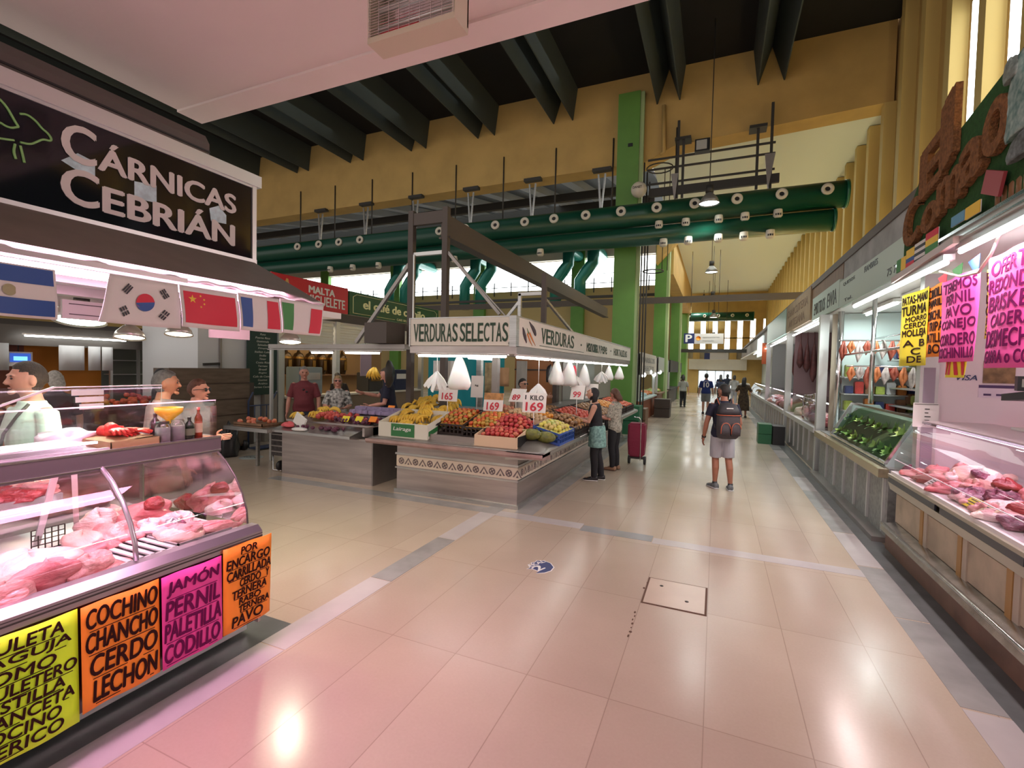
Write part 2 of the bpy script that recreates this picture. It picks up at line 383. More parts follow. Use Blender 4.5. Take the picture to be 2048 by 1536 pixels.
def sheet_poster(name, label, y0, y1, z0, z1, xf, m, lines, ink, group=None, shear=.12, wav=.012, side=1, pad=.06):
    """paper poster in a plane of constant x that faces the aisle; xf(t, s) gives x (t along y, s up)"""
    o = MB().sheet(lambda u, v: (xf(u, v), y0+(y1-y0)*u, z0+(z1-z0)*v), 10, 8).build(name, m, loc=(xf(.5, 0), (y0+y1)/2, z0), solid=.002)
    tag(o, label, 'poster', group)
    n = MB(); tot = sum(h for _, h, *_ in lines); H = (z1-z0)*.94; z = z1-(z1-z0)*.03
    for L in lines:
        s, h = L[0], L[1]; a0, a1 = (L[2], L[3]) if len(L) > 2 else (pad, 1-pad)
        hh = H*h/tot
        ya, yb = y0+(y1-y0)*a0, y0+(y1-y0)*a1
        if s:
            off = .004*side
            vs, fs = text_verts(s, shear)
            X0 = min(p[0] for p in vs); X1 = max(p[0] for p in vs); Y0 = min(p[1] for p in vs); Y1 = max(p[1] for p in vs)
            out = []
            for p in vs:
                a = (p[0]-X0)/(X1-X0); b = (p[1]-Y0)/(Y1-Y0)
                if side < 0: a = 1-a
                yy = ya+(yb-ya)*a; zz = z-hh+hh*(.10+.8*b)
                t = (yy-y0)/(y1-y0); q = (zz-z0)/(z1-z0)
                out.append((xf(t, q)+off+(.0015*side if p[2] > 0 else 0), yy, zz))
            w = hh*.022
            for a, b in ((0, 0), (w, 0), (-w, 0), (0, w), (0, -w)): n.add([(p[0], p[1]+a, p[2]+b) for p in out], fs)
            if side > 0: n.box(xf((ya-y0)/(y1-y0), .5)+off, xf((ya-y0)/(y1-y0), .5)+off+.001, ya+.01, yb-.02, z-hh-.001, z-hh+.003)
        z -= hh
    ob = n.build('lettering', ink, parent=o, fix=False); return o
M_LIME = mat('lime poster paper', (.60, .92, .02), .6); M_ORANGE = mat('orange poster paper', (.95, .27, .02), .6)
M_PINK = mat('magenta poster paper', (.80, .06, .34), .6); M_YEL = mat('yellow poster paper', (.88, .74, .04), .6)
M_HOTP = mat('hot pink poster paper', (.92, .10, .42), .6)
M_INK = mat('dark marker ink', (.03, .008, .008), .7, spec=.1); M_INKP = mat('purple marker ink', (.13, .006, .07), .7, spec=.1)
# ------------------------------------------------------------------ left butcher counter
YC0, YC1 = .35, 2.16
lc = thing('display_counter', 'refrigerated butcher display counter at left with curved glass and steel shelf', 'display counter', (-3.2, 1.3, 0))
MB().box(-3.95, -3.03, YC0, YC1+.05, 0, .16).build('plinth', mat('dark plinth', (.035, .03, .028), .5), lc)
MB().box(-3.02, -2.96, YC0, YC1+.12, .03, .2).box(-3.02, -2.9, YC0, YC1+.12, .17, .2).build('kick_rail', M_ALU, lc)
MB().box(-3.95, -2.74, YC0, YC1, .2, .74).build('body', mat('black brown front', (.04, .012, .012), .25), lc)
MB().box(-3.95, -2.70, YC1, YC1+.02, .2, .76).build('end_panel', mat('grey end panel', (.3, .27, .27), .4), lc)
MB().prism([(-2.70, .74), (-2.70, .80), (-2.74, .835), (-2.80, .835), (-2.80, .74)], 'y', YC0, YC1+.03).build('front_rail', mat('grey steel rail', (.36, .34, .35), .3, .8), lc)
MB().box(-2.70, -2.697, YC0, YC1+.03, .765, .772).box(-2.70, -2.697, YC0, YC1+.03, .783, .787).build('rail_groove', M_DARK, lc)
MB().box(-3.95, -2.78, YC0, YC1, .76, .80).build('deck', mat('white enamel deck', (.72, .66, .66), .3), lc)
prof = [(-2.79, .84), (-2.80, .93), (-2.84, 1.03), (-2.91, 1.14), (-3.00, 1.23), (-3.10, 1.30), (-3.16, 1.33)]
def strip(prof, y0, y1): return MB().sheet(lambda u, v: (prof[int(round(u*(len(prof)-1)))][0], y0+(y1-y0)*v, prof[int(round(u*(len(prof)-1)))][1]), len(prof)-1, 1)
strip(prof, YC0, 1.49).build('curved_glass', M_GLASS, lc); strip(prof, 1.50, YC1).build('curved_glass', M_GLASS, lc)
ep = prof + [(-3.9, 1.33), (-3.9, .84)]
MB().add([(x, YC1-.005, z) for x, z in ep], [tuple(range(len(ep)))]).build('end_glass', M_GLASS, lc)
MB().tube([(x-.004, YC1-.004, z) for x, z in prof], .006, 6).build('glass_edge', mat('dark glass edge', (.08, .07, .06), .3), lc)
MB().tube([(x+.012, 1.495, z) for x, z in prof], .012, 6).build('glass_post', mat('satin steel post', (.42, .40, .42), .3, .8), lc)
MB().box(-3.2, -3.1, 1.44, 1.55, 1.285, 1.33).build('clamp', M_CHROME, lc)
MB().bar((-3.15, 1.40, 1.32), (-3.62, 1.62, .82), .025, .012).build('strut', M_ALU, lc)
MB().bar((-3.22, 1.36, 1.32), (-3.55, 1.40, .82), .03, .012).build('strut', M_ALU, lc)
sh = MB().box(-3.72, -3.10, YC0, YC1+.01, 1.345, 1.375).build('shelf', mat('glass shelf top', (.45, .36, .38), .15, .2), lc)
MB().box(-3.105, -3.08, YC0, YC1+.015, 1.288, 1.395).build('shelf_edge', mat('dark steel lip', (.20, .17, .18), .3, .8), sh)
MB().box(-3.08, -3.076, YC0, YC1+.015, 1.385, 1.395).box(-3.08, -3.076, YC0, YC1+.015, 1.30, 1.305).build('lip_line', M_CHROME, sh)
MB().box(-3.72, -3.12, YC0, YC1, 1.315, 1.34).build('lamp_housing', M_STEEL, lc)
lt = MB().cyl((-3.2, YC0, 1.305), (-3.2, 2.1, 1.305), .012, 8).build('pink_tube', M_TUBEP, lc)
area_lamp('case_light', (-3.3, 1.25, 1.30), .12, 8, (1, .66, .86), size_y=1.75, parent=lc)
MB().box(-3.95, -3.55, YC0, 1.52, 1.06, 1.085).box(-3.56, -3.54, YC0, 1.52, 1.03, 1.10).build('inner_shelf', mat('satin steel shelf', (.6, .58, .58), .25, .8), lc)
MB().box(-3.97, -3.93, YC0, YC1, .8, 1.34).build('rear_panel', mat('mirror rear', (.35, .3, .3), .12, .9), lc)
# guard panes on top of the shelf
for a, b in ((YC0, 1.08), (1.10, YC1)):
    MB().box(-3.12, -3.115, a, b, 1.40, 1.635).build('guard_glass', M_GLASS, lc)
    MB().box(-3.122, -3.112, a, b, 1.633, 1.640).build('pane_edge', mat('lit pane edge', (.85, .75, .78), .25), lc)
MB().box(-3.7, -3.12, YC1-.01, YC1-.005, 1.40, 1.62).build('guard_glass', M_GLASS, lc)
MB().box(-3.70, -3.695, YC0, YC1, 1.39, 1.72).build('guard_glass', M_GLASS, lc)
MB().box(-3.702, -3.692, 1.55, YC1, 1.715, 1.722).build('pane_edge', MATS['lit pane edge'], lc)
MB().bar((-3.7, 1.55, 1.72), (-3.7, .9, 1.45), .012).build('pane_edge', MATS['lit pane edge'], lc)
MB().box(-3.125, -3.105, YC1-.03, YC1, 1.395, 1.60).build('corner_post', glass('acrylic', (.9, .8, .82), .2), lc)
# posters on the front of the counter
px = lambda u, v: -2.688+.006*sin(9*u+2)+.010*(1-v)
PY = [.82, 1.205, 1.212, 1.556, 1.563, 1.905, 1.912, 2.25]
G4 = 'neon posters taped along the left butcher counter'
sheet_poster('poster', 'lime green hand-lettered poster, leftmost on the left butcher counter', PY[0], PY[1], .20, .735, px, M_LIME,
    [('CHULETA', 1.1, -.0, .86), ('AGUJA', 1.0, .2, .93), ('LOMO', 1, .12, .78), ('CHULETERO', 1, .02, .98), ('COSTILLA', .95, .03, .86), ('PANCETA', 1, .17, .95), ('TOCINO', 1, .1, .82), ('IBERICO', 1, .1, .84)], M_INK, G4)
sheet_poster('poster', 'orange poster reading cochino and chancho, second from left on counter', PY[2], PY[3], .23, .735, px, M_ORANGE,
    [('COCHINO', 1, .06, .97), ('CHANCHO', 1, .05, .97), ('CERDO', 1.05, .10, .96), ('LECHON', 1.1, .13, .96)], M_INK, G4)
sheet_poster('poster', 'magenta poster reading jamon and pernil on the left butcher counter', PY[4], PY[5], .23, .735, px, M_PINK,
    [('JAMÓN', 1, .08, .95), ('PERNIL', 1, .05, .95), ('PALETILLA', 1, .03, .97), ('CODILLO', 1, .03, .95)], M_INKP, G4)
px2 = lambda u, v: -2.688+.006*sin(9*u)-.05*max(0, u-.7)*(1.2-v)
sheet_poster('poster', 'orange poster headed por encargo, at the counter corner', PY[6], PY[7], .235, .765, px2, M_ORANGE,
    [('POR', .8, .34, .68), ('ENCARGO', 1, .05, .95), ('CARRILLADA', 1, .06, .98), ('CERDO   Y', .85, .32, .95), ('TERNERA', .85, .16, .88), ('RABO', .7, .3, .75), ('TERNERA', .7, .3, .95), ('PAVO', 1.1, .15, .8)], M_INK, G4)
# ------------------------------------------------------------------ things on the counter top
tr = thing('light_tray', 'glowing white plastic tray with a lit strip at far left of counter top', 'tray', (-3.3, 1.3, 1.377))
MB().box(-3.5, -3.14, .9, 1.62, 1.377, 1.385).box(-3.5, -3.47, .9, 1.62, 1.385, 1.42).box(-3.16, -3.14, .9, 1.62, 1.385, 1.40).build('tray', mat('white pvc tray', (.85, .74, .84), .3), tr)
MB().bar((-3.19, .95, 1.43), (-3.19, 1.52, 1.43), .03, .012).build('strip', mat('strip diffuser', (1, .8, 1), .4, emit=2.6, ecol=(1, .72, .95)), tr)
pp = MB()
for i in range(6): pp.obox((-3.33+.006*i, 1.25+.004*i, 1.388+.008*i), (.24, .42, .006), Matrix.Rotation(.03*i, 3, 'Z'))
tag(pp.build('paper_stack', mat('white paper', (.85, .8, .82), .6), loc=(-3.33, 1.25, 1.385)), 'stack of white wrapping paper lying in the glowing tray', 'paper')
bx = thing('cardboard_box', 'low open cardboard box of red gloves on butcher counter top', 'box', (-3.3, 1.72, 1.377))
MB().box(-3.52, -3.13, 1.56, 1.565, 1.377, 1.425).box(-3.52, -3.13, 1.815, 1.82, 1.377, 1.43).box(-3.135, -3.13, 1.56, 1.82, 1.377, 1.43).box(-3.52, -3.515, 1.56, 1.82, 1.377, 1.425).box(-3.52, -3.13, 1.56, 1.82, 1.377, 1.381).build('tray', M_CARD, bx)
MB().add([(-3.52, 1.56, 1.425), (-3.13, 1.56, 1.425), (-3.17, 1.80, 1.437), (-3.5, 1.80, 1.437)], [(0, 1, 2, 3)]).build('flap', M_CARD, bx, solid=.004)
M_GLOVE = mat('red rubber', (.75, .035, .03), .4)
for i, (x, y, rz, lab) in enumerate([(-3.34, 1.70, .3, 'red rubber glove lying flat on the cardboard box, under two others'), (-3.28, 1.73, .9, 'red rubber glove crossed over another on the cardboard box'), (-3.27, 1.66, -.2, 'red rubber glove hanging nearest the edge of the cardboard box')]):
    g = MB(); g.ball((0, 0, .012), (.045, .04, .014), 12, 7)
    for j in range(4): a = -.45+.28*j; g.tube([(.03*cos(a), .03*sin(a), .014), (.075*cos(a), .075*sin(a), .02), (.115*cos(a*.8), .115*sin(a*.8), .008)], [.010, .0095, .006], 7)
    g.tube([(-.01, .03, .012), (.02, .065, .015), (.045, .085, .008)], [.011, .01, .007], 7)
    g.tube([(-.03, 0, .012), (-.11, 0, .012)], [.03, .034], 10)
    o = g.build('rubber_glove', M_GLOVE); place(o, (x, y, 1.44+.012*i), rz, rot=(.05, .06, rz)); tag(o, lab, 'glove', 'red gloves on the cardboard box')
M_CLEAR = glass('clear bottle plastic', (.86, .84, .86), .25, .05)
def bottle(name, label, c, r, h, m, capm, liquid=None, neck=.35, lab=None):
    t = thing(name, label, 'bottle', c); x, y, z = c
    MB().lathe([(0.001, 0), (r*.96, 0), (r, .01), (r, h*.62), (r*.92, h*.68), (r*neck, h*.82), (r*neck, h*.93)], c, 18).build('body', m, t)
    MB().lathe([(r*neck*1.15, h*.92), (r*neck*1.15, h), (.001, h)], c, 14).build('cap', capm, t)
    if liquid: MB().lathe([(.001, .004), (r*.93, .004), (r*.93, h*.5), (.001, h*.5)], c, 16).build('liquid', liquid, t)
    if lab: MB().lathe([(r*1.01, h*.2), (r*1.01, h*.5)], c, 18).build('paper_label', lab, t)
    return t
ZS = 1.377
def jar(label, c, r, h, capm):
    t = thing('jar', label, 'jar', c)
    MB().lathe([(.001, 0), (r, .004), (r, h*.78), (r*.8, h*.9), (r*.75, h*.92)], c, 20).build('body', M_CLEAR, t)
    MB().lathe([(r*.85, h*.9), (r*.85, h), (.001, h)], c, 18).build('lid', capm, t)
    MB().lathe([(.001, .006), (r*.95, .006), (r*.95, h*.7), (.001, h*.7)], c, 18).build('contents', mat('cloudy contents', (.72, .70, .72), .3), t)
jar('clear plastic jar with dark lid, nearest the cardboard box', (-3.2, 1.875, ZS), .042, .135, M_BLACK)
jar('rounded clear jar with a blue patch, between dark-lidded jar and dark bottle', (-3.2, 1.965, ZS), .042, .14, glass('clear lid', (.9, .9, .9), .3))
bottle('bottle', 'squat dark green bottle on the counter top behind the clear jars', (-3.2, 2.04, ZS), .03, .15, mat('dark green glass', (.012, .02, .014), .1), M_BLACK, lab=mat('olive label', (.2, .22, .14), .6))
bottle('bottle', 'slim amber sauce bottle at the right end of butcher counter top', (-3.2, 2.10, ZS), .024, .21, glass('amber glass', (.85, .32, .12), .2), mat('red cap', (.5, .08, .05), .4), liquid=mat('orange sauce', (.75, .25, .03), .2), lab=mat('cream label', (.7, .5, .35), .6))
bottle('bottle', 'dark bottle with screw cap behind the yellow funnel', (-3.32, 1.90, ZS), .03, .18, mat('dark violet glass', (.03, .012, .02), .1), M_BLACK)
fu = thing('funnel', 'yellow plastic funnel standing in jars on the butcher counter', 'funnel', (-3.28, 1.96, ZS+.1))
MB().lathe([(.014, 0), (.016, .07), (.075, .125), (.078, .155)], (-3.28, 1.96, ZS+.06), 24).build('cone', mat('yellow plastic', (.85, .5, .03), .35), fu, solid=.003)
MB().lathe([(.001, 0), (.025, 0), (.025, .06), (.014, .065)], (-3.28, 1.96, ZS), 14).build('base', mat('yellow plastic', (.85, .5, .03), .35), fu)
# bags and papers behind the guard glass
def crumple(c, size, seed, m, name, label, cat='bag', nu=22, nv=14, amp=.35, group=None):
    r = random.Random(seed); ph = [(r.uniform(0, 6), r.uniform(2, 7), r.uniform(2, 8)) for _ in range(7)]
    def fn(p):
        k = 1+amp*sum(sin(p.x*q[1]+q[0])*sin(p.y*q[2]-q[0])*cos(p.z*q[1]*.8) for q in ph)/3
        q = p*k; q.z = max(q.z, -.5); return q
    o = MB().ball((0, 0, size[2]*.25), Vector(size)/2, nu, nv, fn=fn).build(name, m); o.location = c; WL[o] = Vector((0, 0, 0))
    return tag(o, label, cat, group)
M_PBAG = mat('white thin plastic', (.82, .78, .80), .35, sss=.1)
crumple((-3.55, 1.55, ZS), (.28, .3, .13), 3, M_PBAG, 'plastic_bag', 'crumpled white plastic bag on the counter top behind the glass')
crumple((-3.5, 1.80, ZS), (.22, .28, .10), 4, mat('grey printed plastic', (.45, .43, .5), .4, noise=.5, nscale=14), 'plastic_bag', 'grey printed plastic bag beside the white crumpled bag')
for i in range(3):
    o = MB().sheet(lambda u, v: (-3.62+.35*u, 1.66+.4*v+.03*i, ZS+.010+.016*i+.012*sin(5*u+i)), 8, 8).build('wrapping_sheet', mat('brown wrapping paper', (.3, .16, .12), .6, noise=.3, nscale=6), loc=(-3.45, 1.85, ZS), solid=.002)
    tag(o, ('bottom', 'middle', 'top')[i]+' sheet of brown wrapping paper in the pile behind red gloves', 'paper', 'wrapping sheets on the counter top')
pc = thing('price_card', 'white card with printed rows clipped to the upper guard glass', 'card', (-3.71, 1.72, 1.6))
for i in range(3): MB().box(-3.69, -3.687, 1.63+.02*i, 1.80, 1.665-.045*i, 1.70-.045*i).build('strip', M_WHITE, pc)
# ------------------------------------------------------------------ meat in the left case
D = .803
GM = 'cuts of meat in the left display case'
cut('pork_ham', 'large pale pork ham at the left front of the case', (-3.12, 1.20, D), (.42, .34, .17), 1, M_SKIN_P, .4, group=GM)
cut('pork_shoulder', 'rosy pork shoulder lying before the pale ham', (-2.95, 1.20, D), (.22, .30, .15), 2, M_ROSE, .3, group=GM)
cut('pork_cut', 'dark pink pork cut in the front of case beside slatted tray', (-2.93, 1.36, D), (.18, .24, .12), 3, M_PORK, .9, group=GM)
cut('pork_knuckle', 'pale knuckle of pork at the extreme left front corner', (-2.88, 1.03, D), (.20, .22, .12), 5, M_PORK, .2, group=GM)
cut('flank_sheet', 'flat sheet of pink flank under the dark pork cut', (-2.95, 1.40, D), (.30, .25, .04), 6, M_PORK, .5, group=GM)
gr = thing('slatted_tray', 'white slatted metal tray lying empty on the case deck', 'tray', (-2.95, 1.62, D))
MB().box(-3.2, -2.83, 1.43, 1.735, D+.0005, D+.003).build('slat_shade', mat('painted slat gap shade', (.10, .09, .10), .5), gr)  # dark sheet that paints in the shade between the slats
g = MB().box(-3.22, -3.20, 1.42, 1.74, D, D+.022).box(-2.84, -2.82, 1.42, 1.74, D, D+.022)
g.build('tray_frame', M_WHITE, gr)
for i in range(6): MB().box(-3.21, -2.83, 1.425+.057*i, 1.452+.057*i, D+.014, D+.022).build('slat', M_WHITE, gr)
mt = thing('meat_tray', 'white metal tray of pale pork at the right end of case', 'tray', (-2.98, 1.92, D))
MB().box(-3.15, -2.84, 1.745, 2.08, D, D+.008).box(-3.15, -2.84, 1.745, 1.753, D, D+.03).box(-2.85, -2.84, 1.745, 2.08, D, D+.03).box(-3.15, -3.14, 1.745, 2.08, D, D+.03).build('tray', MATS['satin steel shelf'], mt)
def chops(o): pass
cut('pork_belly', 'wide pale slab of pork belly on the right-hand tray', (-2.99, 1.84, D+.012), (.28, .20, .09), 8, M_SKIN_P, .2, group=GM)
cut('pork_steak', 'thin pink steak laid over the pork belly slab', (-2.96, 1.87, D+.045), (.20, .11, .07), 9, M_PORK, .6, group=GM)
for i, (x, y, rz) in enumerate([(-3.1, 1.97, .2), (-3.06, 2.0, .25), (-3.02, 2.03, .3), (-2.96, 2.05, .35), (-2.9, 2.06, .3)]):
    cut('pork_rib', ('first', 'second', 'third', 'fourth', 'last')[i]+' reddish rib strip counted from the rear on the right-hand tray', (x, y, D+.012), (.24, .045, .06), 20+i, M_ROSE if i % 2 else M_PORK, rz+.9, .12, group='rib strips on the right-hand tray', cat='rib')
crumple((-3.08, 1.86, D+.07), (.07, .09, .06), 9, mat('silver foil wrap', (.6, .55, .6), .25, .7), 'wrapped_kidney', 'foil wrapped parcel with dark purple edge among the meat', 'parcel', amp=.3)
cut('offal', 'dark purple piece of offal touching the foil parcel', (-3.11, 1.92, D+.02), (.09, .08, .08), 31, M_TRIPE, group=GM)
spots = [(-3.45, 1.95, .20, .30, .20, M_ROSE, 'round rosy roast on top of the rear meat pile'), (-3.30, 1.68, .24, .22, .13, M_PORK, 'marbled pork cut in the middle rear of the case'), (-3.40, 1.55, .2, .26, .10, M_SKIN_P, 'pale pork fillet behind the slatted tray'),
    (-3.25, 1.82, .2, .24, .12, M_FAT, 'white fatty cut beside the foil parcel'), (-3.62, 1.80, .25, .3, .16, M_PORK, 'pork loin piece at the back under the roast'), (-3.60, 2.02, .22, .16, .13, M_RED, 'dark red beef piece at the rear right of case'),
    (-3.28, 2.0, .2, .18, .11, M_FAT, 'white rind piece near the end glass'), (-3.18, 1.55, .16, .14, .08, M_ROSE, 'small salmon pink cut behind the slatted tray corner'), (-3.50, 1.68, .2, .2, .2, M_FAT, 'lumpy fat streaked cut at rear centre of case')]
for i, (x, y, a, b, h, m, lab) in enumerate(spots): cut('meat_cut', lab, (x, y, D), (a, b, h), 40+i, m, i*.7, .25, group=GM)
cut('beef_roast', 'thick red roast slice resting on top of the pile', (-3.38, 1.93, D+.12), (.10, .13, .10), 61, M_RED, .3, .1, group=GM)
for i, (x, y, m, lab) in enumerate([(-3.66, 1.08, M_RED, 'red meat cut at the left on the inner steel shelf'), (-3.70, 1.22, M_ROSE, 'rosy meat cut second on the inner steel shelf'), (-3.62, 1.33, M_RED, 'dark red flank third on the inner steel shelf'), (-3.70, 1.44, M_PORK, 'ragged pink cut at the right end of the inner shelf')]):
    cut('shelf_cut', lab, (x, y, 1.087), (.26, .17, .10), 70+i, m, .3*i, .3, group='meat on the inner steel shelf')
ck = thing('wire_basket', 'small dark wire basket below the inner steel shelf', 'basket', (-3.62, 1.42, D))
b = MB()
for i in range(6): b.bar((-3.50, 1.36+.03*i, D), (-3.50, 1.36+.03*i, D+.12), .005)
for i in range(5): b.bar((-3.50, 1.36, D+.03*i), (-3.50, 1.51, D+.03*i), .005)
b.build('grid', M_DARK, ck)
# ------------------------------------------------------------------ sign, canopy and flags of the left butcher
sg = thing('shop_sign', 'glossy black shop sign with white lettering above left counter', 'sign', (-2.95, 1.3, 2.59))
XS, YE = -2.9, 2.29
M_SIGNB = mat('glossy black sign', (.006, .006, .012), .08, spec=.6)
MB().box(-2.99, XS, .2, YE-.02, 2.59, 3.08).build('panel', M_SIGNB, sg)
MB().box(-3.0, XS+.02, .2, YE+.03, 3.08, 3.155).box(-3.0, XS+.008, .2, YE, 3.065, 3.08).box(-3.0, XS+.01, YE-.03, YE, 2.59, 3.08).box(-3.0, XS+.015, .2, YE, 2.565, 2.592).build('sign_frame', M_ALU, sg)
M_LETTER = mat('cream sign letters', (.62, .58, .54), .5)
t = MB()
def sign_word(s, y0, y1, z0, z1, big=None):
    put_text(t, s, (XS+.003, y0, z0), (0, y1-y0, 0), (0, 0, z1-z0), 0, .035)
sign_word('C', 1.255, 1.385, 2.855, 3.03); sign_word('ÁRNICAS', 1.40, 2.14, 2.855, 3.0)
sign_word('C', 1.252, 1.395, 2.65, 2.82); sign_word('EBRIÁN', 1.42, 2.13, 2.65, 2.81)
t.build('lettering', M_LETTER, sg)
sheep = MB()
def sp(pts, r=.005):
    for _ in range(2):
        q = [pts[0]]
        for a, b in zip(pts, pts[1:]): q += [(a[0]*.75+b[0]*.25, a[1]*.75+b[1]*.25), (a[0]*.25+b[0]*.75, a[1]*.25+b[1]*.75)]
        pts = q+[pts[-1]]
    sheep.tube([(XS+.004, y, z) for y, z in pts], r, 6)
sp([(1.02, 3.03), (1.06, 3.0), (1.085, 2.95), (1.10, 2.925)]); sp([(1.10, 2.925), (1.07, 2.905), (1.03, 2.92), (.98, 2.915)])
sp([(1.105, 2.985), (1.13, 2.995), (1.16, 2.98), (1.18, 2.955), (1.20, 2.945), (1.215, 2.925), (1.21, 2.91), (1.185, 2.91), (1.165, 2.89), (1.14, 2.865), (1.105, 2.86)])
sp([(1.085, 2.86), (1.05, 2.85), (1.0, 2.84)]); sp([(1.088, 2.845), (1.082, 2.81), (1.09, 2.78)]); sp([(1.105, 2.845), (1.112, 2.81), (1.118, 2.775)])
sheep.build('sheep_outline', mat('green neon line', (.25, .5, .16), .5), sg)
hs = MB()                                                   # pale cottage shapes printed behind the letters
hs.add([(XS+.0015, y, z) for y, z in [(1.25, 2.84), (1.315, 2.90), (1.385, 2.885), (1.385, 2.80), (1.30, 2.82)]], [(0, 1, 2, 3, 4)])
hs.add([(XS+.0015, y, z) for y, z in [(1.56, 2.855), (1.67, 2.87), (1.67, 2.775), (1.56, 2.765)]], [(0, 1, 2, 3)])
hs.add([(XS+.0015, y, z) for y, z in [(1.97, 2.84), (2.03, 2.875), (2.08, 2.83), (2.08, 2.775), (1.98, 2.765)]], [(0, 1, 2, 3, 4)])
hs.build('printed_houses', mat('pale blue print', (.58, .78, .82), .6, noise=.3, nscale=30), sg)
aw = thing('awning', 'taupe fabric awning sloping out below the black shop sign', 'awning', (-2.6, 1.3, 2.1))
M_AWN = mat('taupe canvas', (.17, .145, .12), .55, noise=.12, nscale=9)
MB().add([(-2.89, .2, 2.57), (-2.89, YE-.02, 2.57), (-2.30, 2.30, 2.275), (-2.30, .2, 2.275)], [(0, 1, 2, 3)]).add([(-2.89, YE-.02, 2.57), (-2.89, YE-.02, 2.2), (-2.30, 2.30, 2.275)], [(0, 1, 2)]).build('canopy', M_AWN, aw, solid=.006)
n = MB().tube([(-2.295, .2+.03*i, 2.278+.006*sin(i*1.3)+.004*sin(i*.7)) for i in range(71)], .007, 6); n.build('plastic_piping', mat('clear piping', (.6, .58, .56), .2), aw)
MB().box(-2.31, -2.285, .2, 1.45, 2.262, 2.283).build('front_bar', M_STEEL2, aw)
cs = thing('awning_casing', 'long dark grey roller casing above the black shop sign', 'casing', (-3.1, 1.2, 3.16))
MB().prism([(-3.3, 3.17), (-3.06, 3.17), (-3.06, 3.30), (-3.1, 3.36), (-3.3, 3.36)], 'y', .2, 2.08).build('housing', mat('grey casing', (.10, .085, .075), .4), cs)
MB().box(-3.058, -3.052, .2, 2.08, 3.245, 3.255).build('seam', M_BLACK, cs)
M_FW = mat('white flag cloth', (.74, .70, .68), .7)
def flag(label, y0, y1, z0, z1, shapes, skew=0, curve=0):
    """a small flag hung from the awning edge in the plane x = const; shapes: (material, [(u, v), ...])"""
    X = -2.268
    def P(u, v, d=0): return (X+d+.02*sin(2.2*v+.5)*(1-v)+.012*sin(6*u+y0)*(1-v), y0+(y1-y0)*(u)+skew*(1-v)*(1-u)-curve*(1-v)*u, z0+(z1-z0)*v)
    o = MB().sheet(lambda u, v: P(u, v), 10, 10).build('flag', M_FW, loc=(X, (y0+y1)/2, z0), solid=.002); tag(o, label, 'flag', 'flags hanging from the left awning')
    for nm, m, polys in shapes:
        b = MB()
        for poly in polys:
            if len(poly) == 4 and isinstance(poly[0], (int, float)):
                u0, u1, v0, v1 = poly; b.sheet(lambda u, v: P(u0+(u1-u0)*u, v0+(v1-v0)*v, .003), 8, 8)
            else: b.add([P(u, v, .0045) for u, v in poly], [tuple(range(len(poly)))])
        b.build(nm, m, parent=o, fix=False)
    return o
F_BLUE = mat('flag blue', (.03, .09, .32), .6); F_RED = mat('flag red', (.66, .02, .05), .6); F_GRN = mat('flag green', (.05, .25, .06), .6); F_BLK = mat('flag black', (.03, .03, .04), .6); F_YEL = mat('flag yellow', (.85, .55, .05), .6)
circ = lambda cu, cv, r, a0=0, a1=2*pi, n=20, asp=1.5: [(cu+r*cos(a0+(a1-a0)*i/n)/asp, cv+r*sin(a0+(a1-a0)*i/n)) for i in range(n if a1-a0 > 6.2 else n+1)]
flag('blue and white striped flag at the far left of the awning', .70, .957, 2.04, 2.225, [('stripe', F_BLUE, [(0, .97, .66, .97), (0, .97, .05, .36)]), ('emblem', mat('flag emblem', (.35, .33, .18), .6), [circ(.5, .5, .11, .5, pi*2-.5)])])
def barset(cu, cv, ang, br):
    out = []; c, s = cos(ang), sin(ang)
    for i in range(3):
        d = (i-1)*.05
        segs = [(-.1, -.01), (.01, .1)] if br[i] else [(-.1, .1)]
        for a, b in segs:
            out.append([(cu+((d+e)*c-f*s)/1.5, cv+((d+e)*s+f*c)) for e, f in ((-.016, a), (.016, a), (.016, b), (-.016, b))])
    return out
ting = []
flag('white flag with red and blue disc, second from left on the awning', 1.13, 1.395, 2.045, 2.245, [('disc_red', F_RED, [circ(.52, .5, .19, .15-pi*.0, pi+.15)]), ('disc_blue', F_BLUE, [circ(.52, .5, .19, pi+.15, 2*pi+.15)]),
    ('disc_curl', F_RED, [circ(.46, .485, .095)]), ('disc_hook', F_BLUE, [circ(.585, .515, .095)]),
    ('bars', F_BLK, barset(.26, .74, -.6, (0, 0, 0))+barset(.78, .74, .6, (1, 0, 1))+barset(.26, .27, .6, (1, 1, 1))*1+barset(.78, .27, -.6, (1, 1, 1)))], skew=-.05)
star = lambda cu, cv, r, rot=0: [(cu+(r if i % 2 == 0 else r*.4)*sin(pi*i/5+rot)/1.5, cv+(r if i % 2 == 0 else r*.4)*cos(pi*i/5+rot)) for i in range(10)]
flag('red flag with yellow stars hanging from the awning', 1.40, 1.685, 2.055, 2.245, [('field', F_RED, [(.05, .95, .11, .88)]), ('star', F_YEL, [star(.19, .70, .11)]+[star(u, v, .035, .3) for u, v in ((.33, .80), (.39, .72), (.39, .61), (.33, .53))])])
flag('blue white and red tricolour flag, second from right on the awning', 1.69, 1.94, 2.065, 2.255, [('blue_band', F_BLUE, [(.05, .32, .1, .9)]), ('red_band', F_RED, [(.68, .96, .1, .9)])])
flag('green white and red tricolour flag at right end of awning', 1.945, 2.27, 2.07, 2.262, [('green_band', F_GRN, [(.03, .30, .1, .9)]), ('red_band', F_RED, [(.70, .97, .06, .84)])], curve=.05)
o = MB().box(-2.95, -2.94, 2.0, 2.28, 2.05, 2.42).build('canvas_valance', mat('pink tinted valance', (.60, .50, .49), .7), loc=(-2.9, 1.6, 2)); tag(o, 'short plain pinkish valance strip hanging behind the flags', 'valance')
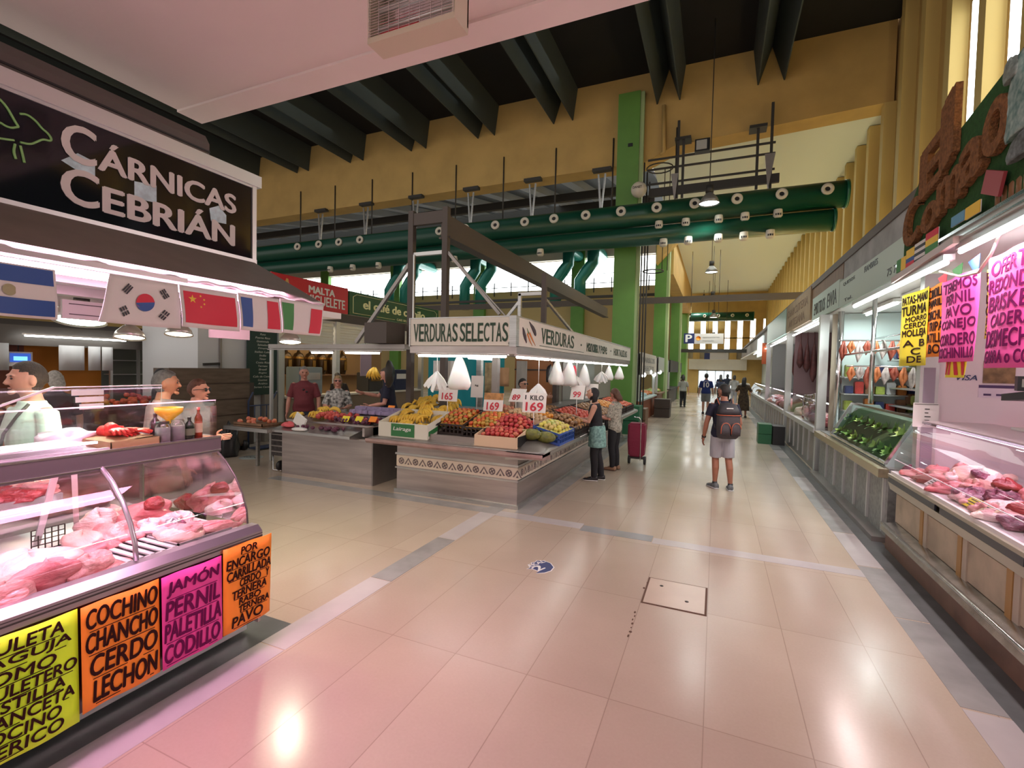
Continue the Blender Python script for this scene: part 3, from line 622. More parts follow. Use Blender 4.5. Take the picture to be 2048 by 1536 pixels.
# lamps below the canopy
def dish_lamp(label, c, tilt, em, col, r=.10):
    t = thing('dish_lamp', label, 'lamp', c, 'hanging dish lamps in the left stall'); x, y, z = c
    ax = Vector((sin(tilt)*.6, -sin(tilt)*.5, -cos(tilt)))
    MB().lathe([(r*.28, -r*1.0), (r*.45, -r*.9), (r*.85, -r*.45), (r, 0)], c, 24, axis=ax).build('lamp_shade', mat('zinc lampshade', (.42, .40, .36), .3, .7), t, solid=.003)
    MB().lathe([(.001, -.012), (r*.93, -.012), (.001, -.010)], c, 24, axis=ax).build('bulb', mat('lamp glow '+label[:9], col, .4, emit=em), t)
    MB().cyl(Vector(c)-ax*r*1.0, Vector(c)-ax*r*1.7, r*.3, 12).build('socket', M_DARK, t)
    MB().tube([Vector(c)-ax*r*1.7, (x, y, z+r*1.9), (x, y, 2.38)], .006, 6).build('cord', M_BLACK, t)
    spot_lamp('dish_light', Vector(c)+ax*.03, 55, col, .06, 150, parent=t)
dish_lamp('greenish dish lamp, leftmost and largest below the awning', (-3.85, 1.75, 2.14), .3, 9, (.72, 1, .86), .14)
dish_lamp('warm dish lamp, second from left below the awning', (-4.1, 2.17, 2.06), .25, 14, (1, .9, .66))
dish_lamp('warm dish lamp hanging between two others below awning', (-4.1, 2.53, 2.11), .25, 14, (1, .9, .66))
dish_lamp('warm dish lamp, rightmost, under the striped flags', (-4.1, 3.65, 2.11), .25, 16, (1, .9, .68), .11)
# stall ceiling frame
fr = thing('ceiling_grid', 'pale metal ceiling frame of the left butcher stall', 'frame', (-4.2, 1.6, 2.3))
MB().box(-5.6, -2.92, .2, 2.20, 2.38, 2.44).box(-5.6, -3.7, 2.2, 3.95, 2.38, 2.44).build('ceiling_panel', M_WHITE, fr)
for x in (-3.05, -3.6, -4.4): MB().box(x, x+.10, .2, 2.2, 2.27, 2.38).build('rail', M_ALU, fr)
MB().box(-4.6, -3.0, 2.2, 2.26, 2.25, 2.38).build('crossbar', M_ALU, fr)
for i, (x, y0, y1) in enumerate([(-4.75, 1.3, 2.5), (-5.3, 1.7, 2.8)]):
    t = thing('tube_light', ('near', 'far')[i]+' fluorescent batten under the left stall ceiling frame', 'light', (x, y0, 2.3), 'battens of the left stall')
    MB().box(x-.05, x+.05, y0, y1, 2.30, 2.36).build('housing', M_WHITE, t); MB().cyl((x, y0+.03, 2.28), (x, y1-.03, 2.28), .016, 8).build('tube', M_TUBE, t)
t = thing('tube_light', 'pink meat tube fixed under the left awning behind the flags', 'light', (-2.55, 1.2, 2.3))
MB().box(-2.62, -2.5, .3, 2.1, 2.30, 2.34).build('housing', M_WHITE, t); MB().cyl((-2.56, .33, 2.27), (-2.56, 2.07, 2.27), .018, 8).build('tube', M_TUBEP, t)
area_lamp('pink_light', (-2.55, 1.2, 2.24), .5, 84, (1, .48, .76), rot=(0, -.45, 0), size_y=1.75, parent=t)
dk = thing('notice_board', 'small framed grey notice hanging left of the white flag', 'notice', (-3.4, 1.55, 2.2))
MB().box(-3.5, -3.48, 1.50, 1.74, 2.13, 2.24).build('panel', mat('grey notice', (.45, .43, .40), .5), dk)
MB().box(-3.478, -3.475, 1.53, 1.71, 2.155, 2.16).box(-3.478, -3.475, 1.53, 1.71, 2.215, 2.22).build('lines', M_DARK, dk)
# heater on the soffit
ht = thing('infrared_heater', 'cream infrared heater with wire guard fixed under the soffit', 'heater', (-1.23, 1.75, 3.3))
MB().box(-1.45, -1.01, 1.69, 1.80, 3.30, 3.325).box(-1.45, -1.435, 1.69, 1.80, 3.325, 3.6).box(-1.025, -1.01, 1.69, 1.80, 3.325, 3.6).box(-1.45, -1.01, 1.79, 1.80, 3.325, 3.6).build('casing', mat('cream enamel', (.60, .52, .40), .45), ht)
for i in range(3): MB().cyl((-1.42, 1.73, 3.38+.08*i), (-1.04, 1.73, 3.38+.08*i), .012, 10).build('quartz_rod', mat('quartz rod', (.75, .72, .70), .15, .3), ht)
MB().box(-1.43, -1.03, 1.775, 1.785, 3.34, 3.6).build('reflector', M_CHROME, ht)
MB().tube([(-1.40, 1.72, 3.345), (-1.33, 1.705, 3.34), (-1.25, 1.72, 3.35), (-1.2, 1.71, 3.34)], .008, 6).build('red_lead', F_RED, ht)
w = MB()
for i in range(23): w.bar((-1.445, 1.688, 3.33+.012*i), (-1.015, 1.688, 3.33+.012*i), .0025)
for i in range(9): w.bar((-1.44+.053*i, 1.686, 3.32), (-1.44+.053*i, 1.686, 3.6), .0025)
for i in range(6): w.bar((-1.452, 1.70+.018*i, 3.32), (-1.452, 1.70+.018*i, 3.6), .0025)
w.build('wire_guard', M_CHROME, ht)
# ------------------------------------------------------------------ near right butcher stall (y 2.6 .. 6.45)
rc = thing('display_counter', 'right-hand butcher counter with stained cream panels and steel rail', 'display counter', (2.3, 4.5, 0))
A, B = 2.4, 6.42
MB().box(1.78, 3.0, A, B, 0, .22).build('plinth', mat('rust brown plinth', (.20, .115, .075), .5, noise=.3, nscale=5), rc)
MB().box(1.86, 3.0, A, B, .22, .80).build('body', mat('grey inner body', (.28, .25, .21), .5), rc)
r = MB().prism([(1.70, .235), (1.72, .30), (1.86, .33), (1.86, .22)], 'y', A, B-.1).cyl((1.715, A, .30), (1.715, B-.1, .30), .018, 8); r.build('kick_rail', mat('scuffed steel rail', (.6, .58, .54), .22, .9, noise=.4, nscale=6), rc)
M_PANEL = mat('stained cream panel', (.50, .41, .29), .5, noise=.35, nscale=3.5)
ys = [6.36, 5.52, 4.76, 4.06, 3.3, 2.5]
for a, b in zip(ys, ys[1:]):
    MB().box(1.835, 1.86, b+.12, a-.03, .33, .63).build('panel', M_PANEL, rc)
    MB().box(1.82, 1.86, b+.045, b+.115, .30, .66).build('pilaster', mat('ochre strip', (.36, .20, .06), .5), rc)
    MB().box(1.825, 1.86, b-.03, b+.04, .30, .66).build('pilaster', mat('tan strip', (.42, .36, .28), .5), rc)
MB().prism([(1.80, .66), (1.78, .74), (1.86, .74), (1.86, .64)], 'y', A, B).box(1.775, 1.86, A, B, .80, .83).build('front_rail', mat('worn beige metal', (.42, .38, .30), .35, .5), rc)
for i in range(3): MB().box(1.775, 1.79, A+.2+1.3*i, A+1.4+1.3*i, .745, .80).build('dark_insert', mat('black band', (.03, .032, .045), .3), rc)
MB().box(1.80, 3.0, A, B, .83, .86).build('deck', mat('white enamel deck', (.72, .66, .66), .3), rc)
pr = [(1.83, .87), (1.83, .98), (1.88, 1.15), (1.97, 1.30), (2.08, 1.40)]
strip(pr, A, B).build('front_glass', M_GLASS, rc)
MB().add([(x, B-.005, z) for x, z in pr+[(2.7, 1.40), (2.7, .87)]], [tuple(range(7))]).build('end_glass', M_GLASS, rc)
MB().bar((1.83, A, .99), (1.83, B, .99), .006).build('glass_edge', MATS['lit pane edge'], rc)
MB().box(2.05, 2.62, A, B, 1.40, 1.42).build('glass_shelf', glass('greenish shelf glass', (.8, .82, .82), .25), rc)
MB().box(2.05, 2.62, A, B-.02, 1.425, 1.435).build('shelf_top', mat('shelf film', (.62, .52, .55), .3), rc)
MB().cyl((2.15, A, 1.385), (2.15, B-.1, 1.385), .013, 8).build('pink_tube', M_TUBEP, rc)
area_lamp('case_light', (2.3, 4.4, 1.37), .15, 15, (1, .62, .84), size_y=3.8, parent=rc)
# end wall, walls of the stall
M_SPLASH = mat('pale pink white laminate', (.74, .66, .68), .4)
pt = thing('partition', 'white laminate side wall of the right butcher stall with card logo', 'partition', (2.8, 6.5, 0))
MB().box(2.18, 4.0, 6.48, 6.54, 0, 3.0).build('panel', M_SPLASH, pt)
MB().box(2.02, 2.18, 6.44, 6.56, 0, 3.0).build('post', M_ALU, pt)
MB().box(2.05, 2.15, 6.435, 6.44, .9, 2.0).build('grey_insert', mat('grey lilac insert', (.32, .27, .33), .5), pt)
MB().box(1.97, 2.19, 6.425, 6.43, 1.36, 1.62).build('notice', M_WHITE, pt)
q = MB()
for i in range(5): q.box(2.07, 2.10+.01*(i % 3), 6.42, 6.425, 1.39+.04*i, 1.40+.04*i)
q.box(1.98, 2.18, 6.42, 6.425, 1.605, 1.61).build('notice_rows', M_DARK, pt)
put = MB(); put_text(put, 'VISA', (2.335, 6.475, 1.875), (.17, 0, 0), (0, 0, .055), .25, .02); put.build('card_logo', mat('navy logo', (.05, .06, .15), .5), pt)
MB().box(2.52, 2.82, 6.472, 6.48, 1.70, 1.83).build('sticker', mat('card sticker', (.70, .62, .70), .5), pt)
MB().box(2.52, 2.82, 6.468, 6.472, 1.80, 1.83).box(2.56, 2.62, 6.468, 6.472, 1.72, 1.74).box(2.66, 2.72, 6.468, 6.472, 1.72, 1.74).build('sticker_print', mat('dark violet print', (.07, .04, .12), .5), pt)
MB().box(2.55, 2.80, 6.47, 6.478, 1.85, 2.08).build('photo', mat('brown photo', (.35, .22, .10), .5, noise=.6, nscale=12), pt)
struct('wall_front', MB().box(3.55, 3.62, -1, 6.48, 0, 3.1), M_SPLASH)
struct('ceiling.003', MB().box(1.9, 4.0, -1, 46, 3.05, 3.12), M_WHITE)
trim(MB().box(1.88, 4.0, -2, 46, 3.78, 3.9), mat('stall roof edge', (.12, .095, .08), .6))
trim(MB().box(1.95, 2.05, -2, 46, 3.1, 3.8), mat('fascia grey', (.22, .20, .19), .6))
# scale on the counter
sc = thing('price_scale', 'black weighing scale head on a post above the right counter', 'scale', (2.75, 5.6, 1.44))
MB().obox((2.55, 5.6, 1.86), (.22, .16, .13), Matrix.Rotation(-.3, 3, 'Z')).build('display_head', M_BLACK, sc)
MB().obox((2.515, 5.52, 1.865), (.15, .012, .07), Matrix.Rotation(-.3, 3, 'Z')).build('screen', mat('scale screen', (.35, .36, .30), .2), sc)
MB().prism([(5.35, 1.73), (5.35, 1.80), (5.75, 1.76), (5.75, 1.70)], 'x', 2.4, 2.75).build('keypad', M_BLACK, sc)
MB().box(2.62, 2.70, 5.58, 5.66, 1.44, 1.8).box(2.5, 2.85, 5.4, 5.8, 1.436, 1.46).build('post', M_WHITE, sc)
# hanging posters
GR = 'neon posters hung over the right counter'
def wave(x, a=.015, k=7, b=0): return lambda u, v: x+a*sin(k*u+2*v)+b*(u*u)
sheet_poster('poster', 'yellow offal poster at the far end of the right counter', 6.16, 6.86, 2.02, 2.83, lambda u, v: 1.97+.10*(1-u)**2*0+.02*sin(5*u), M_YEL,
    [('PATAS-MANO', 1.1, .05, .95), ('TURMA', 1.3, .12, .95), ('MORRO', .7, .08, .8), ('CERDO', .7, .1, .85), ('MOLLEJA', 1.2, .08, .9), ('A B', .9, .12, .85), ('C', .9, .3, .6), ('DE', .9, .25, .7)], M_INK, GR, shear=0, side=-1)
sheet_poster('poster', 'orange poster listing chinchulines, right of the yellow offal poster', 5.66, 6.22, 2.10, 2.81, wave(1.97), M_ORANGE,
    [('CRIADILLAS', 1, .05, .95), ('PAJARILLA', 1, .05, .95), ('CHINCHULIN', 1, .04, .96), ('TRIPAS', 1, .15, .8), ('PATILLAS', 1, .06, .9), ('BOFE', 1, .06, .7)], M_INK, GR, shear=0, side=-1)
sheet_poster('poster', 'pink poster headed tenemos hanging before the orange one', 5.10, 5.80, 2.04, 2.80, wave(1.94, .02), M_HOTP,
    [('TENEMOS', 1, .05, .95), ('PERNIL', 1, .1, .85), ('PAVO', 1, .15, .8), ('CONEJO', 1.1, .05, .95), ('CORDERO', 1.1, .03, .97), ('COCHINILLO', 1, .03, .97)], M_INKP, GR, shear=0, side=-1)
sheet_poster('poster', 'narrow yellow poster half hidden behind a pink poster', 4.76, 5.09, 2.22, 2.78, wave(1.99), M_YEL,
    [('PANZA', 1, .1, 1), ('CARA', 1, .1, 1), ('LECHE', 1, .08, 1), ('CHULE', 1.1, .03, 1), ('SOLO', .9, .1, .9), ('SOL', .9, .1, .8)], M_INK, GR, shear=0, side=-1)
sheet_poster('poster', 'large hot pink offer poster at the right edge of view', 4.2, 4.98, 1.98, 2.85, wave(1.95, .02), M_HOTP,
    [('OFERTA', 1.1, .1, .95), ('REDONDO', 1, .1, .98), ('BRISKET', 1.1, .1, .97), ('CADERA', .9, .2, .9), ('DESMECHAR', 1.2, .05, .98), ('GARRA o CODO', .9, .05, .98)], M_INKP, GR, shear=.1, side=-1)
sheet_poster('pennant_cloth', 'red and yellow striped cloth showing below the pink poster', 5.35, 5.75, 1.90, 2.12, wave(1.98), M_YEL, [('IIII', 1, .08, .92)], F_RED, shear=0, side=-1)
# tubes and rail
for i, (y0, y1, x, z, lab) in enumerate([(5.15, 8.1, 1.76, 2.87, 'long bare fluorescent tube running along the far half of right butcher front'), (3.0, 5.05, 1.80, 2.93, 'wide fluorescent batten over the near half of right butcher front')]):
    t = thing('tube_light', lab, 'light', (x, y0, z)); MB().box(x-.03, x+.05, y0, y1, z+.02, z+.07).build('housing', M_ALU, t)
    MB().cyl((x, y0+.02, z), (x, y1-.02, z), .02, 10).build('tube', M_TUBE, t)
    area_lamp('tube_glow', (x-.03, (y0+y1)/2, z-.03), .06, 42, (1, .80, .80), rot=(0, .75, 0), size_y=y1-y0-.2, parent=t)
    if i: area_lamp('inner_glow', (x+.08, (y0+y1)/2+.3, z-.04), .06, 30, (1, .86, .92), rot=(0, -.8, 0), size_y=1.8, parent=t)
cb = MB().tube([(1.78, 5.35, 2.83), (1.8, 5.0, 2.72), (1.8, 4.72, 2.70), (1.8, 4.55, 2.80), (1.82, 4.45, 2.98)], .010, 8).build('cable', mat('pinkish cable', (.75, .5, .45), .4), loc=(1.8, 4.8, 2.7)); tag(cb, 'thick pale cable looping under the right-hand lights', 'cable')
vl = thing('valance_rail', 'grey metal valance rail under the green board', 'rail', (1.8, 4.7, 3.0))
MB().box(1.74, 1.90, 2.4, 6.3, 3.0, 3.10).build('rail', mat('beige grey rail', (.42, .42, .38), .35, .4), vl)
MB().box(1.72, 1.74, 2.4, 6.3, 3.06, 3.085).box(1.735, 1.74, 2.4, 5.3, 3.015, 3.03).build('lip', M_CHROME, vl)
MB().bar((1.72, 6.35, 2.93), (1.72, 4.9, 3.0), .04, .06).build('bracket', mat('pinkish bracket', (.45, .33, .30), .4), vl)
# green board with moss letters
gb = thing('shop_sign', 'dark green board with fuzzy brown letters above right counter', 'sign', (1.85, 4.6, 3.1))
MB().prism([(2.4, 3.12), (6.28, 3.12), (6.28, 3.55), (5.95, 3.82), (2.4, 4.35)], 'x', 1.78, 1.84).build('board', mat('green grass felt', (.025, .10, .02), .95, noise=.3, nscale=30, bump=.6, bscale=120), gb)
M_MOSS = mat('brown moss', (.30, .12, .04), .95, noise=.5, nscale=30, bump=1, bscale=60)
vs = MB()
for ch, y, z, w, h_ in [('E', 5.52, 3.80, .42, .42), ('l', 5.20, 3.97, .14, .56), ('C', 5.95, 3.40, .36, .42), ('o', 5.50, 3.33, .32, .24), ('m', 5.12, 3.44, .42, .27), ('a', 4.76, 3.54, .33, .30), ('o', 4.42, 3.64, .30, .36)]:
    put_text(vs, ch, (1.775, y+w/2, z-h_/2), (0, -w, .05), (0, 0, h_), 0, .05, th=.05)
vs.build('lettering', M_MOSS, gb)
def rooster():
    t = thing('tin_ornament', 'teal and silver animal shaped ornament at the green board edge', 'ornament', (1.74, 4.15, 3.3))
    lump((1.74, 4.12, 3.62), (.06, .42, .62), 91).build('body', mat('teal mottled', (.06, .16, .15), .5, noise=.8, nscale=16, c2=(.4, .48, .45)), t)
    lump((1.73, 4.24, 3.92), (.06, .17, .20), 92).build('head', mat('silver mottled', (.4, .45, .42), .4, .3, noise=.6, nscale=25), t)
    lump((1.73, 4.08, 3.36), (.06, .3, .22), 93).build('foot', mat('grey mottled', (.2, .22, .22), .5, noise=.7, nscale=25), t)
rooster()
GF = 'small paper flags along the right valance'
def pflag(label, y0, y1, z0, z1, bands, vert=False):
    o = MB().box(1.722, 1.728, y1, y0, z0, z1).build('paper_flag', M_FW, loc=(1.72, y0, z0)); tag(o, label, 'flag', GF)
    n = len(bands)
    for i, m in enumerate(bands):
        if vert: MB().box(1.717, 1.7215, y0-(y0-y1)*(i+1)/n, y0-(y0-y1)*i/n, z0, z1).build('band', m, o)
        else: MB().box(1.717, 1.7215, y1, y0, z1-(z1-z0)*(i+1)/n, z1-(z1-z0)*i/n).build('band', m, o)
pflag('green and yellow paper flag, leftmost on right valance', 6.26, 6.0, 2.99, 3.12, [F_GRN, F_YEL], True)
pflag('yellow over blue and red paper flag beside the green one', 5.99, 5.78, 2.99, 3.16, [F_YEL, F_YEL, F_BLUE, F_RED])
pflag('white paper flag with dark stripes on right valance', 5.77, 5.52, 2.99, 3.17, [M_FW, F_BLK, M_FW, F_BLK, M_FW, F_BLK])
pflag('red yellow and green paper flag in the middle of right valance', 5.51, 5.25, 3.02, 3.2, [F_RED, F_YEL, F_GRN])
pflag('light blue paper flag right of the red yellow green one', 5.0, 4.78, 3.12, 3.2, [mat('flag sky', (.12, .33, .5), .6)])
pflag('yellow paper flag near the ornament on right valance', 4.76, 4.54, 3.11, 3.2, [F_YEL])
for i, (y, z, c, lab) in enumerate([(5.9, 2.80, F_RED, 'red'), (5.6, 2.82, F_GRN, 'green'), (5.3, 2.83, F_BLUE, 'blue')]):
    o = MB().add([(1.95, y, z+.06), (1.95, y-.2, z+.09), (1.98, y-.1, z-.10)], [(0, 1, 2)]).build('bunting', c, loc=(1.95, y, z), solid=.003); tag(o, lab+' bunting triangle hanging behind the pale cable', 'bunting', 'bunting under the right valance')
bb = MB()
for i in range(5):
    o = MB().lathe([(.001, 0), (.035, 0), (.035, .11), (.012, .14), (.012, .16)], (1.80, 4.45-.085*i, 3.10), 12).build('bottle', mat('brown glass', (.25, .12, .05), .3), loc=(1.8, 4.45-.085*i, 3.1))
    tag(o, ('first', 'second', 'third', 'fourth', 'fifth')[i]+' brown bottle from the left in the row under the ornament', 'bottle', 'brown bottles on the right valance')
o = MB().obox((1.74, 4.42, 3.27), (.02, .26, .16), Matrix.Rotation(.4, 3, 'X')).build('label_plate', mat('maroon label', (.35, .05, .06), .5), loc=(1.74, 4.42, 3.2)); tag(o, 'tilted maroon and white label plate over the brown bottles', 'label')
# meat on the right deck
Dz = .862
lay = [('pig_cheek', 'pale round pig head piece at the far middle of right deck', 2.30, 5.75, .42, .5, .26, M_SKIN_P), ('pork_cut', 'pink pork cut before the pale head on right deck', 2.05, 5.85, .3, .4, .16, M_PORK),
 ('pork_cut', 'pink chop at the far corner of right deck', 1.98, 6.2, .22, .3, .10, M_PORK), ('offal', 'dark purple offal heap at front centre of right deck', 2.02, 5.2, .28, .34, .14, M_TRIPE), ('offal', 'second purple liver piece behind the offal heap', 2.25, 5.15, .34, .34, .16, M_TRIPE),
 ('pork_cut', 'rosy pork cut near the yellow price cards', 1.95, 5.45, .22, .3, .12, M_ROSE), ('fat_slab', 'white lacy fat slab on the right deck', 2.1, 4.75, .36, .36, .14, M_FAT), ('pork_cut', 'long pink fillet at rear centre of right deck', 2.5, 5.0, .3, .5, .18, M_PORK),
 ('beef_shank', 'large dark red beef leg at the right edge of view', 2.12, 4.15, .40, .42, .40, M_RED), ('beef_shank', 'second dark beef piece in front of the beef leg', 1.98, 3.95, .22, .36, .22, M_RED), ('pork_skin', 'big pale skin sheet behind the beef leg', 2.6, 4.5, .5, .6, .24, M_SKIN_P),
 ('pork_cut', 'small pink trimming between the price cards and offal', 1.94, 4.95, .16, .22, .08, M_PORK), ('fat_slab', 'white fat lump near the front glass', 1.95, 4.55, .18, .3, .10, M_FAT), ('pork_cut', 'coral pork shank at the rear left of right deck', 2.5, 6.0, .3, .4, .15, M_SKIN_P)]
for i, (n, l, x, y, a, b, h, m) in enumerate(lay): cut(n, l, (x, y, Dz), (a, b, h), 110+i, m, i*.9, .28, group='meat in the right display counter')
ORD = ['first', 'second', 'third', 'fourth', 'fifth', 'sixth', 'seventh', 'eighth', 'ninth', 'tenth', 'eleventh', 'twelfth', 'thirteenth', 'fourteenth', 'fifteenth', 'sixteenth', 'seventeenth', 'eighteenth', 'nineteenth', 'twentieth']
for i in range(18):
    m = (M_TRIPE, M_PORK, M_FAT, M_ROSE, M_RED)[i*3 % 5]; nm = ('purple offal', 'pink pork', 'white fat', 'rosy loin', 'red beef')[i*3 % 5]
    cut('meat_piece', 'small %s piece, %s from far end along right deck front' % (nm, ORD[i]), (1.93+.16*(i % 3), 6.25-.125*i, Dz+.06*(i % 3)), (.15, .17, .11), 230+i, m, i*1.3, .3, group='small cuts on the right deck')
GC = 'price cards on the right deck'
for i, (x, y, m, lab) in enumerate([(1.9, 5.62, M_WHITE, 'white'), (1.9, 4.88, M_YEL, 'yellow'), (1.89, 4.62, mat('cream card', (.8, .68, .45), .6), 'cream')]):
    t = MB().obox((x, y, Dz+.05), (.10, .17, .006), Matrix.Rotation(-.7, 3, 'Y')).build('price_card', m, loc=(x, y, Dz)); tag(t, lab+' price card leaning behind the right front glass', 'card', GC)
    n = MB(); Rm = Matrix.Rotation(-.7, 3, 'Y')
    for j in range(3): n.obox(Vector((x, y, Dz+.05))+Rm @ Vector((-.025+.025*j, 0, .004)), (.008, .11, .002), Rm)
    n.build('card_print', M_DARK, t)
for i, (y, m) in enumerate([(5.5, F_RED), (5.2, F_RED), (4.95, F_RED)]):
    o = MB().box(2.60, 2.61, y-.12, y+.12, 1.28, 1.38).build('price_ticket', mat('magenta ticket', (.75, .04, .2), .6), loc=(2.6, y, 1.28)); tag(o, ('first', 'second', 'third')[i]+' red ticket from the far end hanging under the glass shelf', 'ticket', 'red tickets under the right shelf')
# ------------------------------------------------------------------ second stall on the right (y 6.6 .. 10.6)
st = thing('produce_counter', 'steel stall counter with slanted glass case of greens, right side', 'counter', (2.3, 8.6, 0))
MB().box(1.84, 2.9, 6.62, 10.5, 0, .85).build('body', mat('speckled steel body', (.34, .35, .34), .4, .6, noise=.35, nscale=18), st)
for i in range(6): MB().box(1.815, 1.84, 6.7+.62*i, 6.74+.62*i, .1, .72).build('pilaster', M_ALU, st)
MB().box(1.74, 1.84, 6.62, 10.5, .74, .84).build('front_rail', mat('brassy steel', (.62, .52, .36), .25, .9), st)
MB().box(1.70, 1.86, 6.6, 10.6, .0, .06).build('toe_board', M_STEEL2, st)
MB().prism([(1.84, .85), (1.84, .90), (2.12, 1.42), (2.5, 1.42), (2.9, .85)], 'y', 6.75, 6.78).build('case_end', mat('teal grey end', (.33, .42, .40), .4), st)
MB().prism([(1.84, .85), (1.84, .90), (2.12, 1.42), (2.5, 1.42), (2.9, .85)], 'y', 9.6, 9.63).build('case_end', MATS['teal grey end'], st)
MB().add([(1.85, 6.78, .90), (1.85, 9.6, .90), (2.12, 9.6, 1.42), (2.12, 6.78, 1.42)], [(0, 1, 2, 3)]).build('slanted_glass', glass('teal case glass', (.85, .96, .93), .06), st)
MB().bar((1.84, 6.75, .89), (1.84, 9.62, .89), .03).bar((2.12, 6.75, 1.43), (2.12, 9.62, 1.43), .03).bar((1.84, 6.76, .89), (2.12, 6.76, 1.43), .03).bar((1.84, 9.61, .89), (2.12, 9.61, 1.43), .03).build('case_frame', M_CHROME, st)
MB().prism([(1.91, .86), (2.17, 1.36), (2.5, 1.36), (2.5, .86)], 'y', 6.8, 9.58).build('inner_ramp', mat('dark green ramp', (.05, .07, .04), .6), st)
GS = 'leafy greens in the slanted glass case'
k2 = 0
for i in range(9):
    for j in range(2):
        y = 6.98+.3*i; x = 1.96+.12*j; z = .97+.23*j
        b = MB(); r = random.Random(300+k2)
        for q in range(14):
            a = r.uniform(0, 6.28); l = r.uniform(.06, .14)
            p = Vector((0, 0, .02)); d = Vector((cos(a), sin(a), r.uniform(.2, .9))).normalized(); s = d.cross(Vector((0, 0, 1))).normalized()*.03
            b.add([p, p+d*l*.5+s, p+d*l, p+d*l*.5-s], [(0, 1, 2, 3)])
        o = b.build('leaf_bunch', mat(('leaf green', 'leaf lime', 'leaf dark')[k2 % 3], ((.15, .30, .06), (.32, .44, .10), (.08, .18, .04))[k2 % 3], .5), loc=(0, 0, 0)); o.location = (x, y, z); o.rotation_euler = (0, -.9, 0); o.scale = (1, 1, 1)
        tag(o, 'bunch of %s greens, %s in the %s row of slanted case' % (('mid', 'lime', 'dark')[k2 % 3], ('nearest', 'second', 'third', 'fourth', 'fifth', 'sixth', 'seventh', 'eighth', 'farthest')[i], ('front', 'rear')[j]), 'greens', GS); k2 += 1
MB().box(2.9, 2.93, 6.6, 10.5, 0, .86).build('rear_skin', M_STEEL2, st)
struct('wall_front.001', MB().box(3.6, 3.66, 6.54, 46, 0, 3.1), mat('aqua white stall wall', (.52, .60, .58), .5))
rk = thing('hanging_rail', 'steel rails of hanging sausages inside the second right stall', 'rack', (2.6, 8.4, 1.9))
for y, z in ((9.9, 2.5), (9.3, 2.05)): MB().cyl((1.95, y, z), (3.58, y, z), .014, 8).build('cross_rail', M_CHROME, rk)
for x, z in ((2.05, 2.25), (2.55, 2.55)): MB().cyl((x, 6.7, z), (x, 10.4, z), .018, 8).build('rail', M_CHROME, rk)
MB().cyl((2.05, 8.3, 1.5), (2.05, 8.3, 3.05), .03, 10).cyl((2.05, 10.3, .85), (2.05, 10.3, 3.05), .05, 10).build('upright', M_CHROME, rk)
for i in range(26):
    y = 0; m, lab = [(mat('chorizo', (.35, .07, .04), .5, noise=.4, nscale=20), 'dark red sausage'), (mat('pale sausage', (.55, .45, .42), .5, noise=.4, nscale=20), 'pale sausage'), (mat('orange sausage', (.6, .18, .06), .5, noise=.4, nscale=20), 'orange sausage')][i*5 % 3]
    r = random.Random(i); l = r.uniform(.18, .36)
    x, y, z = 2.02+.115*(i % 13), (9.9, 9.3)[i//13], (2.5, 2.05)[i//13]; o = MB().tube([(x, y, z), (x-.03, y+.02, z-l*.5), (x, y+.03, z-l), (x+.035, y+.02, z-l*.6), (x+.01, y, z)], [.012, .035, .03, .035, .012], 8).build('sausage', m, loc=(x, y, z))
    tag(o, '%s hanging on the steel rail of the second right stall, number %s from near end' % (lab, ['one', 'two', 'three', 'four', 'five', 'six', 'seven', 'eight', 'nine', 'ten', 'eleven', 'twelve', 'thirteen', 'fourteen', 'fifteen', 'sixteen', 'seventeen', 'eighteen', 'nineteen', 'twenty', 'twenty-one', 'twenty-two', 'twenty-three', 'twenty-four', 'twenty-five', 'twenty-six'][i]) if 0 else lab+' hung ' + ['nearest the red board', 'next from near end', 'third along', 'fourth along', 'fifth along', 'sixth along', 'seventh along', 'eighth along', 'ninth along', 'tenth along', 'eleventh along', 'twelfth along', 'thirteenth along', 'fourteenth along', 'fifteenth along', 'sixteenth along', 'seventeenth along', 'eighteenth along', 'nineteenth along', 'twentieth along', 'twenty-first along', 'twenty-second along', 'twenty-third along', 'third from far end', 'second from far end', 'at the far end'][i]+' on the sausage rail', 'sausage', 'sausages on the second right stall rail')
for i, (x, y, z, s, m, lab) in enumerate([(3.0, 8.3, .86, (.3, .5, .3), F_RED, 'red'), (3.1, 9.3, .86, (.3, .5, .5), mat('orange carton', (.75, .2, .04), .6), 'orange'), (3.0, 7.3, .86, (.3, .5, .45), mat('olive carton', (.25, .22, .1), .6), 'olive'), (3.2, 9.83, .86, (.3, .3, .36), M_WOOD, 'brown')]):
    o = MB().box(x, x+s[0], y, y+s[1], z, z+s[2]).box(x-.002, x, y+.05, y+s[1]-.05, z+s[2]*.4, z+s[2]*.7, 1).build('carton', [m, M_WHITE], loc=(x, y, z), bevel=.008); tag(o, lab+' carton on the rear counter of the second right stall', 'carton', 'cartons in the second right stall')
tag(MB().box(2.94, 3.59, 6.62, 10.5, 0, .855).build('rear_counter', M_STEEL2, loc=(3.2, 8.5, 0)), 'low steel rear counter behind the slanted glass case', 'counter')
for i, (x, y0, y1) in enumerate([(2.4, 6.8, 8.3), (2.7, 6.9, 8.4), (2.4, 8.6, 10.2)]):
    t = thing('tube_light', ('near front', 'near rear', 'far')[i]+' fluorescent batten on the ceiling of second right stall', 'light', (x, y0, 3.0), 'battens of the second right stall')
    MB().box(x-.06, x+.06, y0, y1, 2.99, 3.04).build('housing', M_WHITE, t)
    if i != 1: area_lamp('tube_glow', (x, (y0+y1)/2, 2.94), .1, 34, (.86, 1, .97), size_y=1.4, parent=t); MB().cyl((x, y0+.03, 2.97), (x, y1-.03, 2.97), .02, 8).build('tube', M_TUBE, t)
